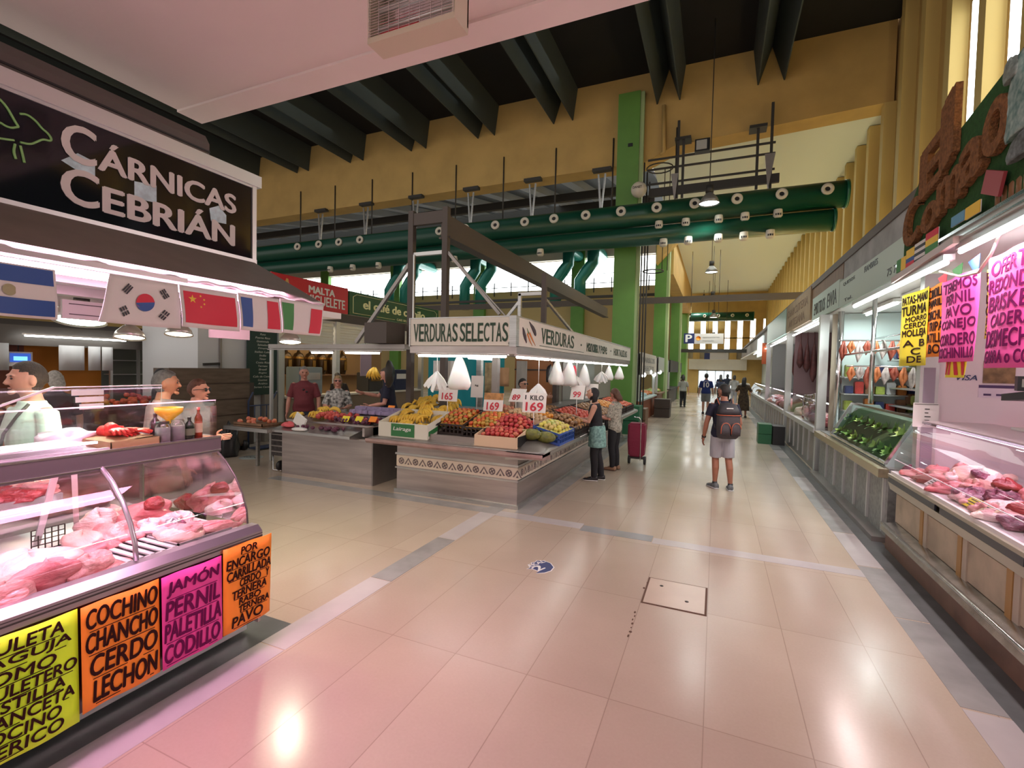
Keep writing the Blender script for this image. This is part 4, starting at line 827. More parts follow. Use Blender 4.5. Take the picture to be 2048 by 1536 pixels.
GP = 'packets on the shelves of the second right stall'
pk_m = [mat('packet '+n, c, .4, noise=.4, nscale=12) for n, c in (('lime', (.35, .42, .08)), ('silver', (.55, .56, .56)), ('orange', (.62, .22, .05)), ('navy', (.04, .05, .14)), ('red', (.5, .05, .04)), ('brown', (.25, .12, .06)))]
for j, z in enumerate((1.42, 1.72, 2.2)):
    for i in range(14):
        y = 6.85+.255*i; h_ = (.16, .18, .26)[(i+j) % 3]; c = (i*5+j*2) % 6
        o = MB().box(3.05-.2*(j == 2), 3.16-.2*(j == 2), y, y+.19, z, z+h_).build('packet', pk_m[c], loc=(3.1, y, z), bevel=.015); tag(o, '%s packet, %s from near end on the %s shelf of second right stall' % (('lime', 'silver', 'orange', 'navy', 'red', 'brown')[c], ORD[i], ('lower', 'middle', 'upper')[j]), 'packet', GP)
for j, z in enumerate((1.27, 1.57, 1.87)):
    for i in range(9):
        c = (i*7+j*3) % 6; x = 2.15+.155*i; h_ = (.17, .14, .22)[(i+j) % 3]
        o = MB().box(x, x+.13, 10.28, 10.42, z, z+h_).build('packet', pk_m[c], loc=(x, 10.3, z), bevel=.012); tag(o, '%s packet, %s from the aisle on the %s shelf of the end wall' % (('lime', 'silver', 'orange', 'navy', 'red', 'brown')[c], ORD[i], ('lower', 'middle', 'upper')[j]), 'packet', 'packets on the end wall of the second right stall')
ew_ = thing('end_wall', 'aqua white end wall with shelves closing the second right stall', 'partition', (2.8, 10.55, 0))
MB().box(2.12, 3.59, 10.56, 10.6, 0, 3.04).build('panel', mat('aqua white panel', (.56, .66, .64), .5), ew_)
for z in (1.25, 1.55, 1.85): MB().box(2.12, 3.59, 10.2, 10.56, z, z+.02).build('shelf', M_ALU, ew_)
sf = thing('wall_shelves', 'three steel shelves at the back of the second right stall', 'shelves', (3.3, 8.5, 1.4))
for j, z in enumerate((1.40, 1.70, 2.18)): MB().box(2.8, 3.59, 6.7, 10.45, z-.02, z).build('shelf', M_ALU, sf)
# signs of the second stall and beyond
def fascia(name, label, y0, y1, z0, z1, m, texts=(), x=1.86, ink=None, tilt=.0):
    t = thing(name, label, 'sign', (x, y0, z0)); MB().box(x, x+.06, y0, y1, z0, z1).build('panel', m, t)
    if texts:
        b = MB()
        for s, ya, yb, za, zb in texts: put_text(b, s, (x-.001, ya, za), (0, yb-ya, 0), (0, 0, zb-za), 0, .01)
        b.build('lettering', ink or M_BLACK, t)
    return t
M_SIGNG = mat('pale green sign', (.48, .58, .50), .5)
fascia('shop_sign', 'pale green sign board with faded print and black lettering, right side', 6.36, 9.55, 3.03, 3.46, M_SIGNG, [('QUESOS', 9.3, 8.6, 3.34, 3.40), ('FIAMBRES', 8.1, 7.5, 3.34, 3.42), ('75 76', 7.1, 6.7, 3.10, 3.19), ('Tel.', 9.2, 8.7, 3.08, 3.13)])
fascia('shop_sign', 'pale green sign board with large black lettering farther along', 9.6, 12.0, 3.05, 3.52, M_SIGNG, [('EMBUTIDOS', 11.8, 10.7, 3.14, 3.38), ('EWIA', 10.5, 9.75, 3.14, 3.40)])
fascia('shop_sign', 'grey white blank panel above the pale green sign', 6.4, 9.5, 3.48, 3.80, mat('dusty white panel', (.42, .42, .41), .7, noise=.3, nscale=3), x=1.9)
fascia('shop_sign', 'brown panel on the fascia above the large black lettering', 9.55, 12.3, 3.52, 3.80, M_WOOD, x=1.9)
fascia('shop_sign', 'tan wooden sign with faint lettering on the right fascia', 12.3, 16.2, 3.1, 3.85, mat('tan board', (.30, .20, .11), .6, noise=.2, nscale=3), [('CHARCUTERIA', 16, 12.6, 3.5, 3.7), ('ARTESANA', 15.6, 13, 3.2, 3.4)], ink=mat('faint brown', (.16, .09, .05), .6))
fascia('shop_sign', 'glossy teal sign on the right fascia past the tan one', 16.3, 22, 3.1, 3.85, mat('teal sign', (.28, .48, .46), .3))
fascia('shop_sign', 'white lit sign at the far end of the right fascia', 24, 27, 2.7, 3.6, mat('white lit sign', (.8, .9, .9), .4, emit=.6))
# third to fifth stalls: counters with glass fronts and meat
M_SMEAT = mat('distant meat', (.45, .10, .14), .4, noise=.6, nscale=5, c2=(.75, .55, .55))
def far_stall(label, y0, y1, wall, lit):
    t = thing('market_stall', label, 'stall', (2.4, y0, 0))
    MB().box(1.84, 2.8, y0+.1, y1-.1, 0, .85).build('counter', M_STEEL2, t)
    n = max(2, int((y1-y0)/.7))
    for i in range(n): MB().box(1.815, 1.84, y0+.12+(y1-y0-.3)*i/n, y0+.16+(y1-y0-.3)*i/n, .1, .75).build('pilaster', M_ALU, t)
    MB().box(1.78, 1.84, y0+.1, y1-.1, .76, .86).build('front_rail', M_ALU, t)
    strip([(1.84, .87), (1.86, 1.1), (2.0, 1.35)], y0+.1, y1-.1).build('front_glass', M_GLASS, t)
    MB().box(2.0, 2.5, y0+.1, y1-.1, 1.35, 1.37).build('glass_shelf', M_GLASS, t)
    MB().box(1.8, 1.95, y0-.05, y0+.1, 0, 3.05).build('post', M_ALU, t)
    MB().box(2.0, 3.6, y0-.03, y0, 0, 3.05).build('side_wall', wall, t)
    MB().cyl((2.05, y0+.2, 1.33), (2.05, y1-.2, 1.33), .014, 8).build('tube', lit, t)
    MB().cyl((1.9, y0+.2, 2.95), (1.9, y1-.2, 2.95), .02, 8).build('tube', M_TUBE, t)
    return t
far_stall('third stall on the right with tan side wall and clear front glass', 10.75, 15.2, mat('tan stall wall', (.5, .42, .32), .6), M_TUBE)
far_stall('fourth stall on the right hung with dark cured meat', 15.4, 21, mat('dark rosy wall', (.22, .13, .14), .6), M_TUBEP)
far_stall('fifth stall on the right, smallest and farthest', 21.2, 30, mat('grey stall wall', (.35, .36, .36), .6), M_TUBE)
for i in range(5): cut('meat_cut', ('first', 'second', 'third', 'fourth', 'fifth')[i]+' wrapped meat lump in third right stall case', (2.15, 11.3+.7*i, .86), (.4, .6, .3), 150+i, (M_ROSE, M_FAT, M_TRIPE)[i % 3], i, group='meat in third right stall')
cr = crumple((1.95, 12.2, .9), (.25, 1.8, .7), 12, glass('crinkled wrap', (.9, .85, .9), .5, .1), 'plastic_sheet', 'crinkled clear plastic sheet over third stall case', 'sheet')
for i in range(14):
    r = random.Random(i+60); l = r.uniform(.5, 1.1); hx = 2.1+.16*(i % 7); y = (15.1, 17.2)[i//7]
    o = MB().tube([(hx, y, 3.05), (hx, y, 2.75), (hx, y, 2.75-l*.3), (hx, y, 2.75-l*.8), (hx, y, 2.75-l)], [.008, .02, .06, .09, .02], 8).build('cured_ham', mat('cured meat', (.12, .03, .03), .5, noise=.5, nscale=9), loc=(hx, y, 2.7)); tag(o, 'dark cured ham, %s from the aisle in the %s row by the fourth right stall' % (('first', 'second', 'third', 'fourth', 'fifth', 'sixth', 'last')[i % 7], ('near', 'far')[i//7]), 'ham', 'cured hams in the fourth right stall')
for i in range(6): cut('meat_cut', ('first', 'second', 'third', 'fourth', 'fifth', 'sixth')[i]+' pink meat heap from near end in fourth right stall', (2.15, 16+.8*i, .86), (.5, .7, .35), 170+i, (M_PORK, M_SKIN_P)[i % 2], i, group='meat in fourth right stall')
pn = thing('notice', 'white notice box on the tan wall of the third right stall', 'notice', (2.6, 10.7, 1.5))
MB().box(2.45, 2.75, 10.68, 10.715, 1.55, 1.85).build('panel', M_WHITE, pn); MB().box(2.47, 2.73, 10.675, 10.68, 1.78, 1.80).build('bar', M_DARK, pn)
ar = MB().bar((1.9, 23, 2.3), (1.9, 23, 3.2), .25, .05).build('hanging_banner', mat('orange banner', (.6, .12, .04), .6), loc=(1.9, 23, 2.3)); tag(ar, 'narrow orange banner hanging far along the right stalls', 'banner')
# added unseen uplights behind the roof edge brighten each bay between louvre fins
up = thing('fill_uplight', 'added warm tube lamp hidden behind the stall roof edge between louvre fins', 'lamp', (3.9, 1.9, 3.9), 'added fill lamps between the louvre fins')
MB().box(3.90, 3.985, 1.62, 2.26, 3.9, 3.94).build('housing', M_WHITE, up); MB().cyl((3.93, 1.64, 3.97), (3.93, 2.24, 3.97), .022, 8).build('tube', mat('warm uplight tube', (1, .9, .6), .4, emit=55, ecol=(1, .84, .45)), up)
y0 = up.location.y
for i in range(34):
    o = up if i == 0 else copy_tree(up); o.location.y = y0+1.28*i
# ------------------------------------------------------------------ vegetable stall in the middle
XR, YF = -2.40, 5.84
vc = thing('vegetable_counter', 'steel L-shaped vegetable counter with a painted tile band', 'counter', (-3.4, 6.4, 0))
M_STEELP = mat('rosy brushed steel', (.50, .44, .42), .32, .85, noise=.3, nscale=2.2, stretch=(.35, .35, 5))
MB().box(-4.36, XR, YF, 6.75, .0, .70).build('front_body', M_STEELP, vc)
MB().box(-3.25, XR, 6.75, 13.6, .0, .70).build('side_body', M_STEELP, vc)
MB().box(-4.39, XR+.03, YF-.03, YF, 0, .055).box(XR, XR+.03, YF, 13.6, 0, .055).build('base_strip', M_STEEL, vc)
MB().prism([(YF-.22, .765), (YF-.20, .735), (YF+.1, .70), (YF+.1, .80), (YF-.22, .80)], 'x', -4.78, -1.98).build('front_lip', mat('pinkish worn lip', (.50, .34, .32), .35, .5, noise=.3, nscale=4), vc)
MB().prism([(XR+.42, .765), (XR+.40, .735), (XR-.1, .70), (XR-.1, .80), (XR+.42, .80)], 'y', YF-.2, 13.6).build('side_lip', mat('dull lip steel', (.42, .40, .37), .3, .8), vc)
def zd(x, y): return .805+.25*max(0, min(y-YF-.05, -1.98-x))
deck = MB().sheet(lambda u, v: (-4.78+2.8*u, YF-.15+1.75*v, zd(-4.78+2.8*u, YF-.15+1.75*v)), 28, 18); deck.build('front_deck', M_STEEL2, vc, solid=.01)
MB().sheet(lambda u, v: (-3.3+1.32*u, 7.44+6.1*v, zd(-3.3+1.32*u, 7.44+6.1*v)), 12, 2).build('side_deck', M_STEEL2, vc, solid=.01)
MB().box(-4.36, XR+.012, YF-.012, YF, .40, .56).box(XR, XR+.012, YF, 13.6, .40, .56).build('tile_band', mat('cream tile', (.58, .50, .40), .3), vc)
MB().box(-4.38, XR+.02, YF-.02, YF, .57, .60).box(-4.38, XR+.02, YF-.02, YF, .365, .385).box(XR, XR+.02, YF, 13.6, .57, .60).box(XR, XR+.02, YF, 13.6, .365, .385).build('band_trim', M_STEEL, vc)
tp = MB()
def rosette(o, u):
    o = Vector(o); u = Vector(u); n = u.cross(Vector((0, 0, 1)))
    def ring(r0, r1, a0, a1, k=10):
        vs = []
        for i in range(k+1):
            a = a0+(a1-a0)*i/k
            vs += [o+n*.003+(u*cos(a)+Vector((0, 0, sin(a))))*r for r in (r0, r1)]
        tp.add(vs, [(2*i, 2*i+1, 2*i+3, 2*i+2) for i in range(k)])
    ring(.034, .05, 0, 2*pi, 12); ring(.0, .018, 0, 2*pi, 8)
    for i in range(4): ring(.018, .034, i*pi/2+.2, i*pi/2+.9, 3)
def chevron(o, u):
    o = Vector(o); u = Vector(u); n = u.cross(Vector((0, 0, 1)))
    for s in (1, -1):
        tp.add([o+n*.003+u*(s*a)+Vector((0, 0, b)) for a, b in ((0, .055), (0, .03), (.045, -.045), (.07, -.045))], [(0, 1, 2, 3)])
    tp.add([o+n*.003+u*a+Vector((0, 0, b)) for a, b in ((-.02, -.05), (.02, -.05), (0, -.015))], [(0, 1, 2)])
for i in range(8): rosette((-4.27+.25*i, YF-.013, .48), (1, 0, 0)); chevron((-4.145+.25*i, YF-.013, .48), (1, 0, 0))
tp.build('tile_pattern', mat('tile brown blue', (.13, .10, .10), .4), vc, fix=False); tp = MB()
for i in range(30): rosette((XR+.013, 5.97+.25*i, .48), (0, 1, 0)); chevron((XR+.013, 6.095+.25*i, .48), (0, 1, 0))
tp.build('tile_pattern', mat('tile brown blue', (.13, .10, .10), .4), vc, fix=False)
# sign
vs = thing('stall_sign', 'cream stall sign with ornate dark green lettering round the corner', 'sign', (-3.3, 5.65, 2.18))
MB().box(-3.98, -2.37, 5.60, 5.68, 2.185, 2.555).build('front_panel', M_OFF, vs); MB().box(-2.45, -2.37, 5.69, 14.4, 2.185, 2.555).build('side_panel', M_OFF, vs)
MB().box(-2.455, -2.36, 5.59, 5.69, 2.17, 2.57).box(-4.0, -3.98, 5.59, 5.69, 2.17, 2.57).box(-4.0, -2.36, 5.595, 5.605, 2.555, 2.57).box(-2.37, -2.36, 5.69, 14.4, 2.555, 2.57).build('edge_frame', M_STEEL, vs)
MB().box(-4.0, -2.36, 5.62, 6.5, 2.08, 2.18).box(-3.1, -2.38, 6.5, 14.4, 2.08, 2.18).build('soffit_rail', M_STEELP, vs)
M_GINK = mat('dark green lettering', (.012, .045, .02), .5)
tb = MB()
def serif_word(s, o, u, v, target):
    n = len(s); w = [(.45 if ch in 'I' else .3 if ch == ' ' else .35 if ch == '·' else 1) for ch in s]; tot = sum(w); a = 0
    for ch, ww in zip(s, w):
        if ch != ' ':
            p0 = Vector(o)+Vector(u)*((a+.08*ww)/tot); uu = Vector(u)*(ww*.84/tot)
            put_text(target, ch, p0, uu, Vector(v), 0, .018)
            nn = Vector(u).cross(Vector(v)).normalized()*.003; un = Vector(u).normalized(); vn = Vector(v)
            feet = {'V': [(.12, 1), (.88, 1)], 'E': [(.15, 1), (.15, 0)], 'R': [(.15, 0), (.85, 0)], 'D': [(.15, 0), (.15, 1)], 'U': [(.12, 1), (.88, 1)], 'A': [(.12, 0), (.88, 0)], 'L': [(.15, 1), (.15, 0)], 'T': [(.5, 0)], 'S': [(.12, .1), (.88, .9)], 'C': [(.85, .9)], 'M': [(.1, 0), (.9, 0)], 'H': [(.1, 0), (.9, 0), (.1, 1), (.9, 1)]}.get(ch, [])
            for fx, fy in feet:
                c = p0+uu*fx+vn*fy; h = vn.normalized()*.012*(1 if fy < .5 else -1); ww2 = uu*.2
                target.add([c-ww2+nn, c+ww2+nn, c+ww2*.5+h+nn, c-ww2*.5+h+nn], [(0, 1, 2, 3)])
        a += ww
serif_word('VERDURAS SELECTAS', (-3.93, 5.597, 2.24), (1.46, 0, 0), (0, 0, .24), tb)
serif_word('VERDURAS', (-2.367, 6.55, 2.27), (0, 1.75, 0), (0, 0, .22), tb)
serif_word('Manola y Pepe', (-2.367, 9.2, 2.26), (0, 1.9, 0), (0, 0, .17), tb)
serif_word('HORTALIZAS', (-2.367, 11.9, 2.27), (0, 1.9, 0), (0, 0, .17), tb)
for y in (8.75, 11.5): put_text(tb, '·', (-2.367, y, 2.34), (0, .08, 0), (0, 0, .04))
tb.box(-2.369, -2.365, 6.5, 9.0, 2.225, 2.233)
tb.build('lettering', M_GINK, vs, fix=False)
vg = MB()
def vegshape(pts, rad, m): vg.tube([(-2.367, y, z) for y, z in pts], rad, 8, m)
vegshape([(6.06, 2.535), (6.12, 2.50), (6.22, 2.45), (6.30, 2.40), (6.34, 2.37)], [.006, .022, .042, .045, .02], 0)
vegshape([(5.83, 2.44), (5.87, 2.38), (5.93, 2.31), (5.98, 2.24)], [.008, .04, .045, .012], 0)
vegshape([(6.08, 2.38), (6.2, 2.30), (6.32, 2.22)], [.022, .018, .004], 1); vegshape([(6.0, 2.37), (6.1, 2.28), (6.2, 2.21)], [.02, .017, .004], 1); vegshape([(5.98, 2.44), (6.02, 2.40), (6.06, 2.37)], [.004, .012, .012], 2)
vg.v = [(-2.3665+(x+2.367)*.08, y, z) for x, y, z in vg.v]
vg.build('painted_vegetables', [mat('aubergine paint', (.05, .03, .045), .5), mat('carrot paint', (.65, .2, .04), .5), mat('leaf paint', (.06, .2, .04), .5)], vs)
MB().lathe([(.001, 0), (.035, 0), (.035, .004), (.001, .004)], (-2.43, 5.597, 2.215), 16, axis=Vector((0, -1, 0))).build('stall_number', M_BLACK, vs)
def tube_unit(label, p, q, group):
    p, q = Vector(p), Vector(q); t = thing('tube_light', label, 'light', p, group)
    d = (q-p).normalized(); MB().bar(p+Vector((0, 0, .03)), q+Vector((0, 0, .03)), .05, .03).build('housing', M_WHITE, t)
    MB().cyl(p+d*.03, q-d*.03, .016, 8).build('tube', mat('bright stall tube', (1, 1, 1), .4, emit=16, ecol=(1, 1, .96)), t); return t
GT = 'tubes under the vegetable stall sign'
tube_unit('fluorescent tube under the front face of vegetable sign, left', (-3.95, 5.72, 2.045), (-2.52, 5.72, 2.045), GT)
for i in range(6): tube_unit(('first', 'second', 'third', 'fourth', 'fifth', 'last')[i]+' fluorescent tube from the corner under the long vegetable sign', (-2.42, 5.75+1.42*i, 2.04), (-2.42, 7.1+1.42*i, 2.04), GT)
o = MB().cyl((-4.35, 8.0, 2.08), (-3.85, 8.0, 2.06), .03, 8).build('lamp', M_TUBE, loc=(-4.1, 8, 2.06)); tag(o, 'short bright tube lamp deep inside the vegetable stall', 'lamp')
# frame
vf = thing('stall_gantry', 'tall brown steel frame with diagonal struts above vegetable stall', 'frame', (-4.5, 6.9, 0))
for x in (-4.9, -4.22): MB().box(x-.05, x+.05, 6.85, 6.95, 0, 4.55).build('post', M_BROWN, vf)
for x in (-4.82,): MB().box(x-.012, x+.012, 6.84, 6.86, 2.2, 3.8).build('edge_trim', M_ALU, vf)
MB().box(-4.9, -4.2, 6.86, 6.94, 4.3, 4.5).build('crossbeam', M_BROWN, vf); MB().box(-4.9, -4.2, 6.87, 6.93, 3.78, 3.84).build('crossbar', M_ALU, vf)
MB().box(-4.32, -4.18, 6.9, 19.5, 4.06, 4.42).box(-4.36, -4.14, 6.9, 19.5, 4.04, 4.07).build('long_beam', M_BROWN, vf)
MB().bar((-4.95, 6.9, 3.65), (-6.1, 6.9, 2.3), .06).build('strut', M_STEEL2, vf)
MB().bar((-4.17, 6.9, 3.8), (-3.2, 6.9, 2.75), .05).bar((-4.17, 6.9, 3.8), (-3.0, 6.9, 2.62), .02).build('strut', M_STEEL2, vf)
for x in (-2.86, -2.46): MB().bar((x, 6.9, 2.5), (x, 6.9, 3.06), .05).build('upright', M_STEEL, vf)
MB().bar((-2.88, 6.9, 3.05), (-2.44, 6.9, 3.05), .05).build('crossbar', M_STEEL, vf)
MB().bar((-2.86, 6.9, 2.95), (-3.25, 6.9, 2.5), .04).build('strut', M_STEEL, vf); MB().bar((-2.46, 6.9, 2.98), (-2.46, 8.6, 2.55), .04).build('strut', M_STEEL, vf)
MB().bar((-2.46, 6.9, 2.5), (-2.46, 6.9, 3.35), .07).build('upright', M_BROWN, vf)
MB().box(-3.3, -3.2, 6.85, 6.95, .7, 2.2).build('inner_post', M_STEEL2, vf)
MB().box(-4.18, -4.08, 8.0, 8.1, 0, 2.2).build('inner_post', M_STEEL, vf)
# things inside the stall
tc = MB().sheet(lambda u, v: (-6.3+1.95*u, 9.6+.08*sin(14*u), .6+1.7*v), 30, 2).build('curtain', mat('teal curtain', (.0, .26, .30), .6), loc=(-5.3, 9.6, .6)); tag(tc, 'bright teal curtain at the back of the vegetable stall', 'curtain')
bp = thing('panel_wall', 'orange brown wooden back panel inside the vegetable stall', 'panel', (-3.3, 10.2, 0))
MB().box(-4.4, -3.42, 10.4, 10.45, 0, 2.5).build('board', mat('orange brown board', (.42, .17, .06), .5, noise=.15, nscale=3), bp)
MB().box(-3.42, -3.32, 10.3, 10.5, 0, 2.5).build('stile', M_BROWN, bp); MB().box(-4.4, -3.42, 10.38, 10.4, 1.85, 1.88).build('batten', M_BROWN, bp)
o = MB().box(-3.42, -3.39, 11, 14.2, 0, 2.1).build('metal_partition', mat('grey zinc sheet', (.33, .32, .30), .4, .4), loc=(-3.3, 12, 0)); tag(o, 'grey metal partition behind the right arm of vegetable stall', 'partition')
for i, (x, y, z0, z1, w, m, lab) in enumerate([(-4.6, 9.2, 1.35, 2.0, .3, mat('brown poster', (.5, .38, .2), .6, noise=.5, nscale=9), 'brown fruit picture poster on the back of the vegetable stall'), (-3.9, 9.3, 1.2, 2.05, .24, mat('grey apron', (.33, .31, .28), .8), 'grey apron hanging beside the brown poster'), (-4.3, 9.25, 1.5, 1.9, .25, M_CARD, 'brown paper bags hanging between poster and apron')]):
    o = MB().sheet(lambda u, v: (x+w*u, y+.02*sin(9*u), z0+(z1-z0)*v), 8, 3).build(('wall_poster', 'apron', 'paper_bag')[i], m, loc=(x, y, z0), solid=.008); tag(o, lab, ('poster', 'apron', 'bag')[i])
# plastic bags and glove bunches on strings
M_BAG = mat('white bag film', (.86, .86, .84), .4, sss=.15)
def bag(label, x, y, ztop, w, h, seed, ztie=2.1):
    r = random.Random(seed); t = thing('plastic_bag', label, 'bag', (x, y, ztop-h), 'white bags hanging under the vegetable sign')
    ph = r.uniform(0, 6); rings = []
    for j in range(11):
        v = j/10; wd = w*.5*(.10+.95*(v**.75)*(1-.35*max(0, v-.85)/.15)); ring = []
        for k in range(20):
            a = 2*pi*k/20; q = 1+.10*sin(3*a+ph+2*v)+.06*sin(7*a+ph*2+5*v)
            ring.append((x+wd*q*cos(a), y+wd*.55*q*sin(a), ztop-h*v+.02*h*sin(5*a+ph)*v))
        rings.append(ring)
    MB().loft(rings).build('body', M_BAG, t)
    MB().cyl((x, y, ztop-.01), (x, y, ztie), .006, 6).build('string', M_WHITE, t); return t
def glove_bunch(label, x, y, ztop, w, h, seed, ztie=2.1):
    r = random.Random(seed); t = thing('bag_bunch', label, 'bag bunch', (x, y, ztop-h), 'bunches of small bags hanging under the vegetable sign')
    b = MB()
    for i in range(9):
        a = -.75+1.5*i/8; d = Vector((sin(a)*w/h*1.1, r.uniform(-.15, .15), -cos(a)*1.0)); p = Vector((x, y, ztop)); L = h*r.uniform(.85, 1.05)
        s = Vector((cos(a), r.uniform(-.5, .5), sin(a)))*.03
        b.add([p-s*.4, p+s*.4, p+d*L*.6+s*1.1, p+d*L+s*.6, p+d*L*.97-s*.7, p+d*L*.6-s*1.1], [(0, 1, 2, 3, 4, 5)])
    b.build('bags', M_BAG, t, solid=.012); MB().cyl((x, y, ztop-.01), (x, y, ztie), .005, 6).build('string', M_WHITE, t)
glove_bunch('fan shaped bunch of small white bags, leftmost over the bananas', -3.72, 5.9, 1.82, .26, .30, 1)
bag('largest white plastic bag hanging over the front of fruit', -3.36, 5.9, 2.06, .40, .48, 2)
glove_bunch('bunch of white bags on a string over the side counter near woman', -2.5, 6.85, 1.66, .22, .28, 3)
for i, (y, zt, w, h, lab) in enumerate([(7.75, 2.05, .3, .42, 'first white bag past the stall corner on long side'), (8.5, 2.05, .36, .46, 'second and fullest white bag on long side of stall'), (9.6, 2.0, .3, .45, 'third white bag on the long side of stall'), (12.0, 2.0, .28, .36, 'small white bag near the far end of stall'), (13.4, 2.0, .3, .36, 'last white bag by the green column')]):
    bag(lab, -2.5, y, zt, w, h, 10+i)
glove_bunch('bunch of white bags hanging between the third bag and woman', -2.5, 9.0, 1.76, .24, .28, 4); glove_bunch('farthest bunch of white bags along the stall', -2.5, 11.2, 1.85, .24, .28, 5)
for i, (x, c, lab) in enumerate([(-4.75, M_WHITE, 'left'), (-4.55, mat('grey white cloth', (.55, .52, .48), .8), 'middle'), (-4.40, M_WHITE, 'right')]):
    o = MB().sheet(lambda u, v: (x+.17*u, 7.4+.02*sin(8*u+i), 1.45+.55*v), 6, 4).build('hanging_cloth', c, loc=(x, 7.4, 1.45), solid=.01); tag(o, lab+' pale cloth hanging beside the brown post of vegetable stall', 'cloth', 'pale cloths by the brown post')
for i, (y, m, lab) in enumerate([(8.1, M_BLACK, 'black bag with white label hanging behind the bags'), (8.5, F_RED, 'red cloth hanging behind the second white bag'), (9.7, F_RED, 'dark red cloth hanging behind the third white bag')]):
    o = lump((-2.75, y, 1.75), (.12, .2, .42), 400+i, 0, .1).build(('shoulder_bag', 'cloth', 'cloth')[i], m, loc=(-2.75, y, 1.6)); tag(o, lab, ('bag', 'cloth', 'cloth')[i])
# ------------------------------------------------------------------ crates and boxes on the counter
def crate(name, label, x0, x1, y0, y1, h, m, slots=True, dz=0, cat='crate'):
    t = thing(name, label, cat, ((x0+x1)/2, (y0+y1)/2, zd((x0+x1)/2, (y0+y1)/2)))
    Z = lambda x, y: zd(x, y)+.008+dz
    def wall(p, q, hh):
        b = MB(); p, q = Vector((*p, 0)), Vector((*q, 0)); d = (q-p); L = d.length; d.normalize(); n = Vector((-d.y, d.x, 0))*.006
        def V_(s, z): a = p+d*s; return Vector((a.x, a.y, Z(a.x, a.y)+z))
        def slab(s0, s1, z0, z1): b.add([V_(s0, z0)-n, V_(s1, z0)-n, V_(s1, z1)-n, V_(s0, z1)-n, V_(s0, z0)+n, V_(s1, z0)+n, V_(s1, z1)+n, V_(s0, z1)+n], [(0,1,2,3),(7,6,5,4),(0,4,5,1),(1,5,6,2),(2,6,7,3),(3,7,4,0)])
        if slots:
            slab(0, L, 0, hh*.2); slab(0, L, hh*.84, hh); k = max(3, int(L/.07))
            for i in range(k+1): s = i*(L-.02)/k; slab(s, s+.02, hh*.2, hh*.84)
            slab(0, L, hh*.48, hh*.56)
        else: slab(0, L, 0, hh)
        return b
    for nm, p, q, hh in (('front_side', (x0, y0), (x1, y0), h), ('end_side', (x1, y0), (x1, y1), h), ('rear_side', (x1, y1), (x0, y1), h), ('end_side', (x0, y1), (x0, y0), h)):
        wall(p, q, hh).build(nm, m, t)
    MB().add([(x, y, Z(x, y)) for x, y in ((x0, y0), (x1, y0), (x1, y1), (x0, y1))], [(0, 1, 2, 3)]).build('bottom', m, t, solid=.006)
    return t
M_BC = mat('black crate plastic', (.03, .02, .018), .45); M_BLC = mat('blue crate plastic', (.02, .07, .30), .4); M_CREAM = mat('cream box card', (.70, .52, .34), .7)
M_WCARD = mat('white carton', (.68, .66, .56), .6)
c0 = crate('banana_carton', 'white and green banana carton at the left of vegetable stall', -4.74, -3.86, 5.88, 6.5, .22, M_WCARD, False, cat='carton')
MB().box(-4.50, -4.08, 5.868, 5.872, .83, 1.02).build('green_label', mat('carton green', (.03, .17, .05), .5), c0)
lb = MB(); put_text(lb, 'Lairaga', (-4.46, 5.866, .905), (.32, 0, 0), (0, 0, .07), .2, .01); lb.build('lettering', M_WHITE, c0)
MB().add([(-3.848, 5.9, .86), (-3.848, 6.5, 1.01), (-3.848, 6.5, 1.08), (-3.848, 5.9, .93)], [(0, 1, 2, 3)]).build('green_stripe', MATS['carton green'], c0, solid=.002)
MB().add([(-3.849, 6.1, 1.0), (-3.849, 6.25, 1.035), (-3.849, 6.25, 1.06), (-3.849, 6.1, 1.025)], [(0, 1, 2, 3)]).build('hand_hole', M_BLACK, c0, solid=.002)
c1_ = crate('fruit_crate', 'black slotted crate of tomatoes, left one of the pair', -3.92, -3.42, 6.15, 6.85, .16, M_BC)
c2_ = crate('fruit_crate', 'black slotted crate of tomatoes, right one of the pair', -3.40, -2.88, 6.10, 6.8, .16, M_BC)
c3_ = crate('apple_box', 'low cream box overflowing with red apples at the front', -3.05, -2.42, 5.83, 6.2, .15, M_CREAM, False, cat='box')
MB().box(-2.41, -2.408, 5.85, 6.18, .83, .97).build('dark_end', M_BLACK, c3_)
c4_ = crate('melon_box', 'cream box behind the red apples with two holes', -2.98, -2.42, 6.75, 7.2, .18, M_CREAM, False, cat='box')
MB().box(-2.78, -2.68, 6.742, 6.745, 1.11, 1.14).box(-2.62, -2.52, 6.742, 6.745, 1.11, 1.14).build('hand_hole', M_BLACK, c4_)
c5_ = crate('lemon_crate', 'blue slotted crate of yellow and green fruit', -2.38, -1.99, 6.35, 7.1, .17, M_BLC)
c6_ = crate('fruit_crate', 'dark slotted crate on the long side behind the blue crate', -2.42, -1.99, 7.15, 8.0, .17, M_BC)
for i in range(4): crate('produce_crate', 'dark produce crate, %s beyond the two women' % ('first', 'second', 'third', 'fourth')[i], -2.75, -2.05, 8.2+1.3*i, 9.35+1.3*i, .16, M_BC)
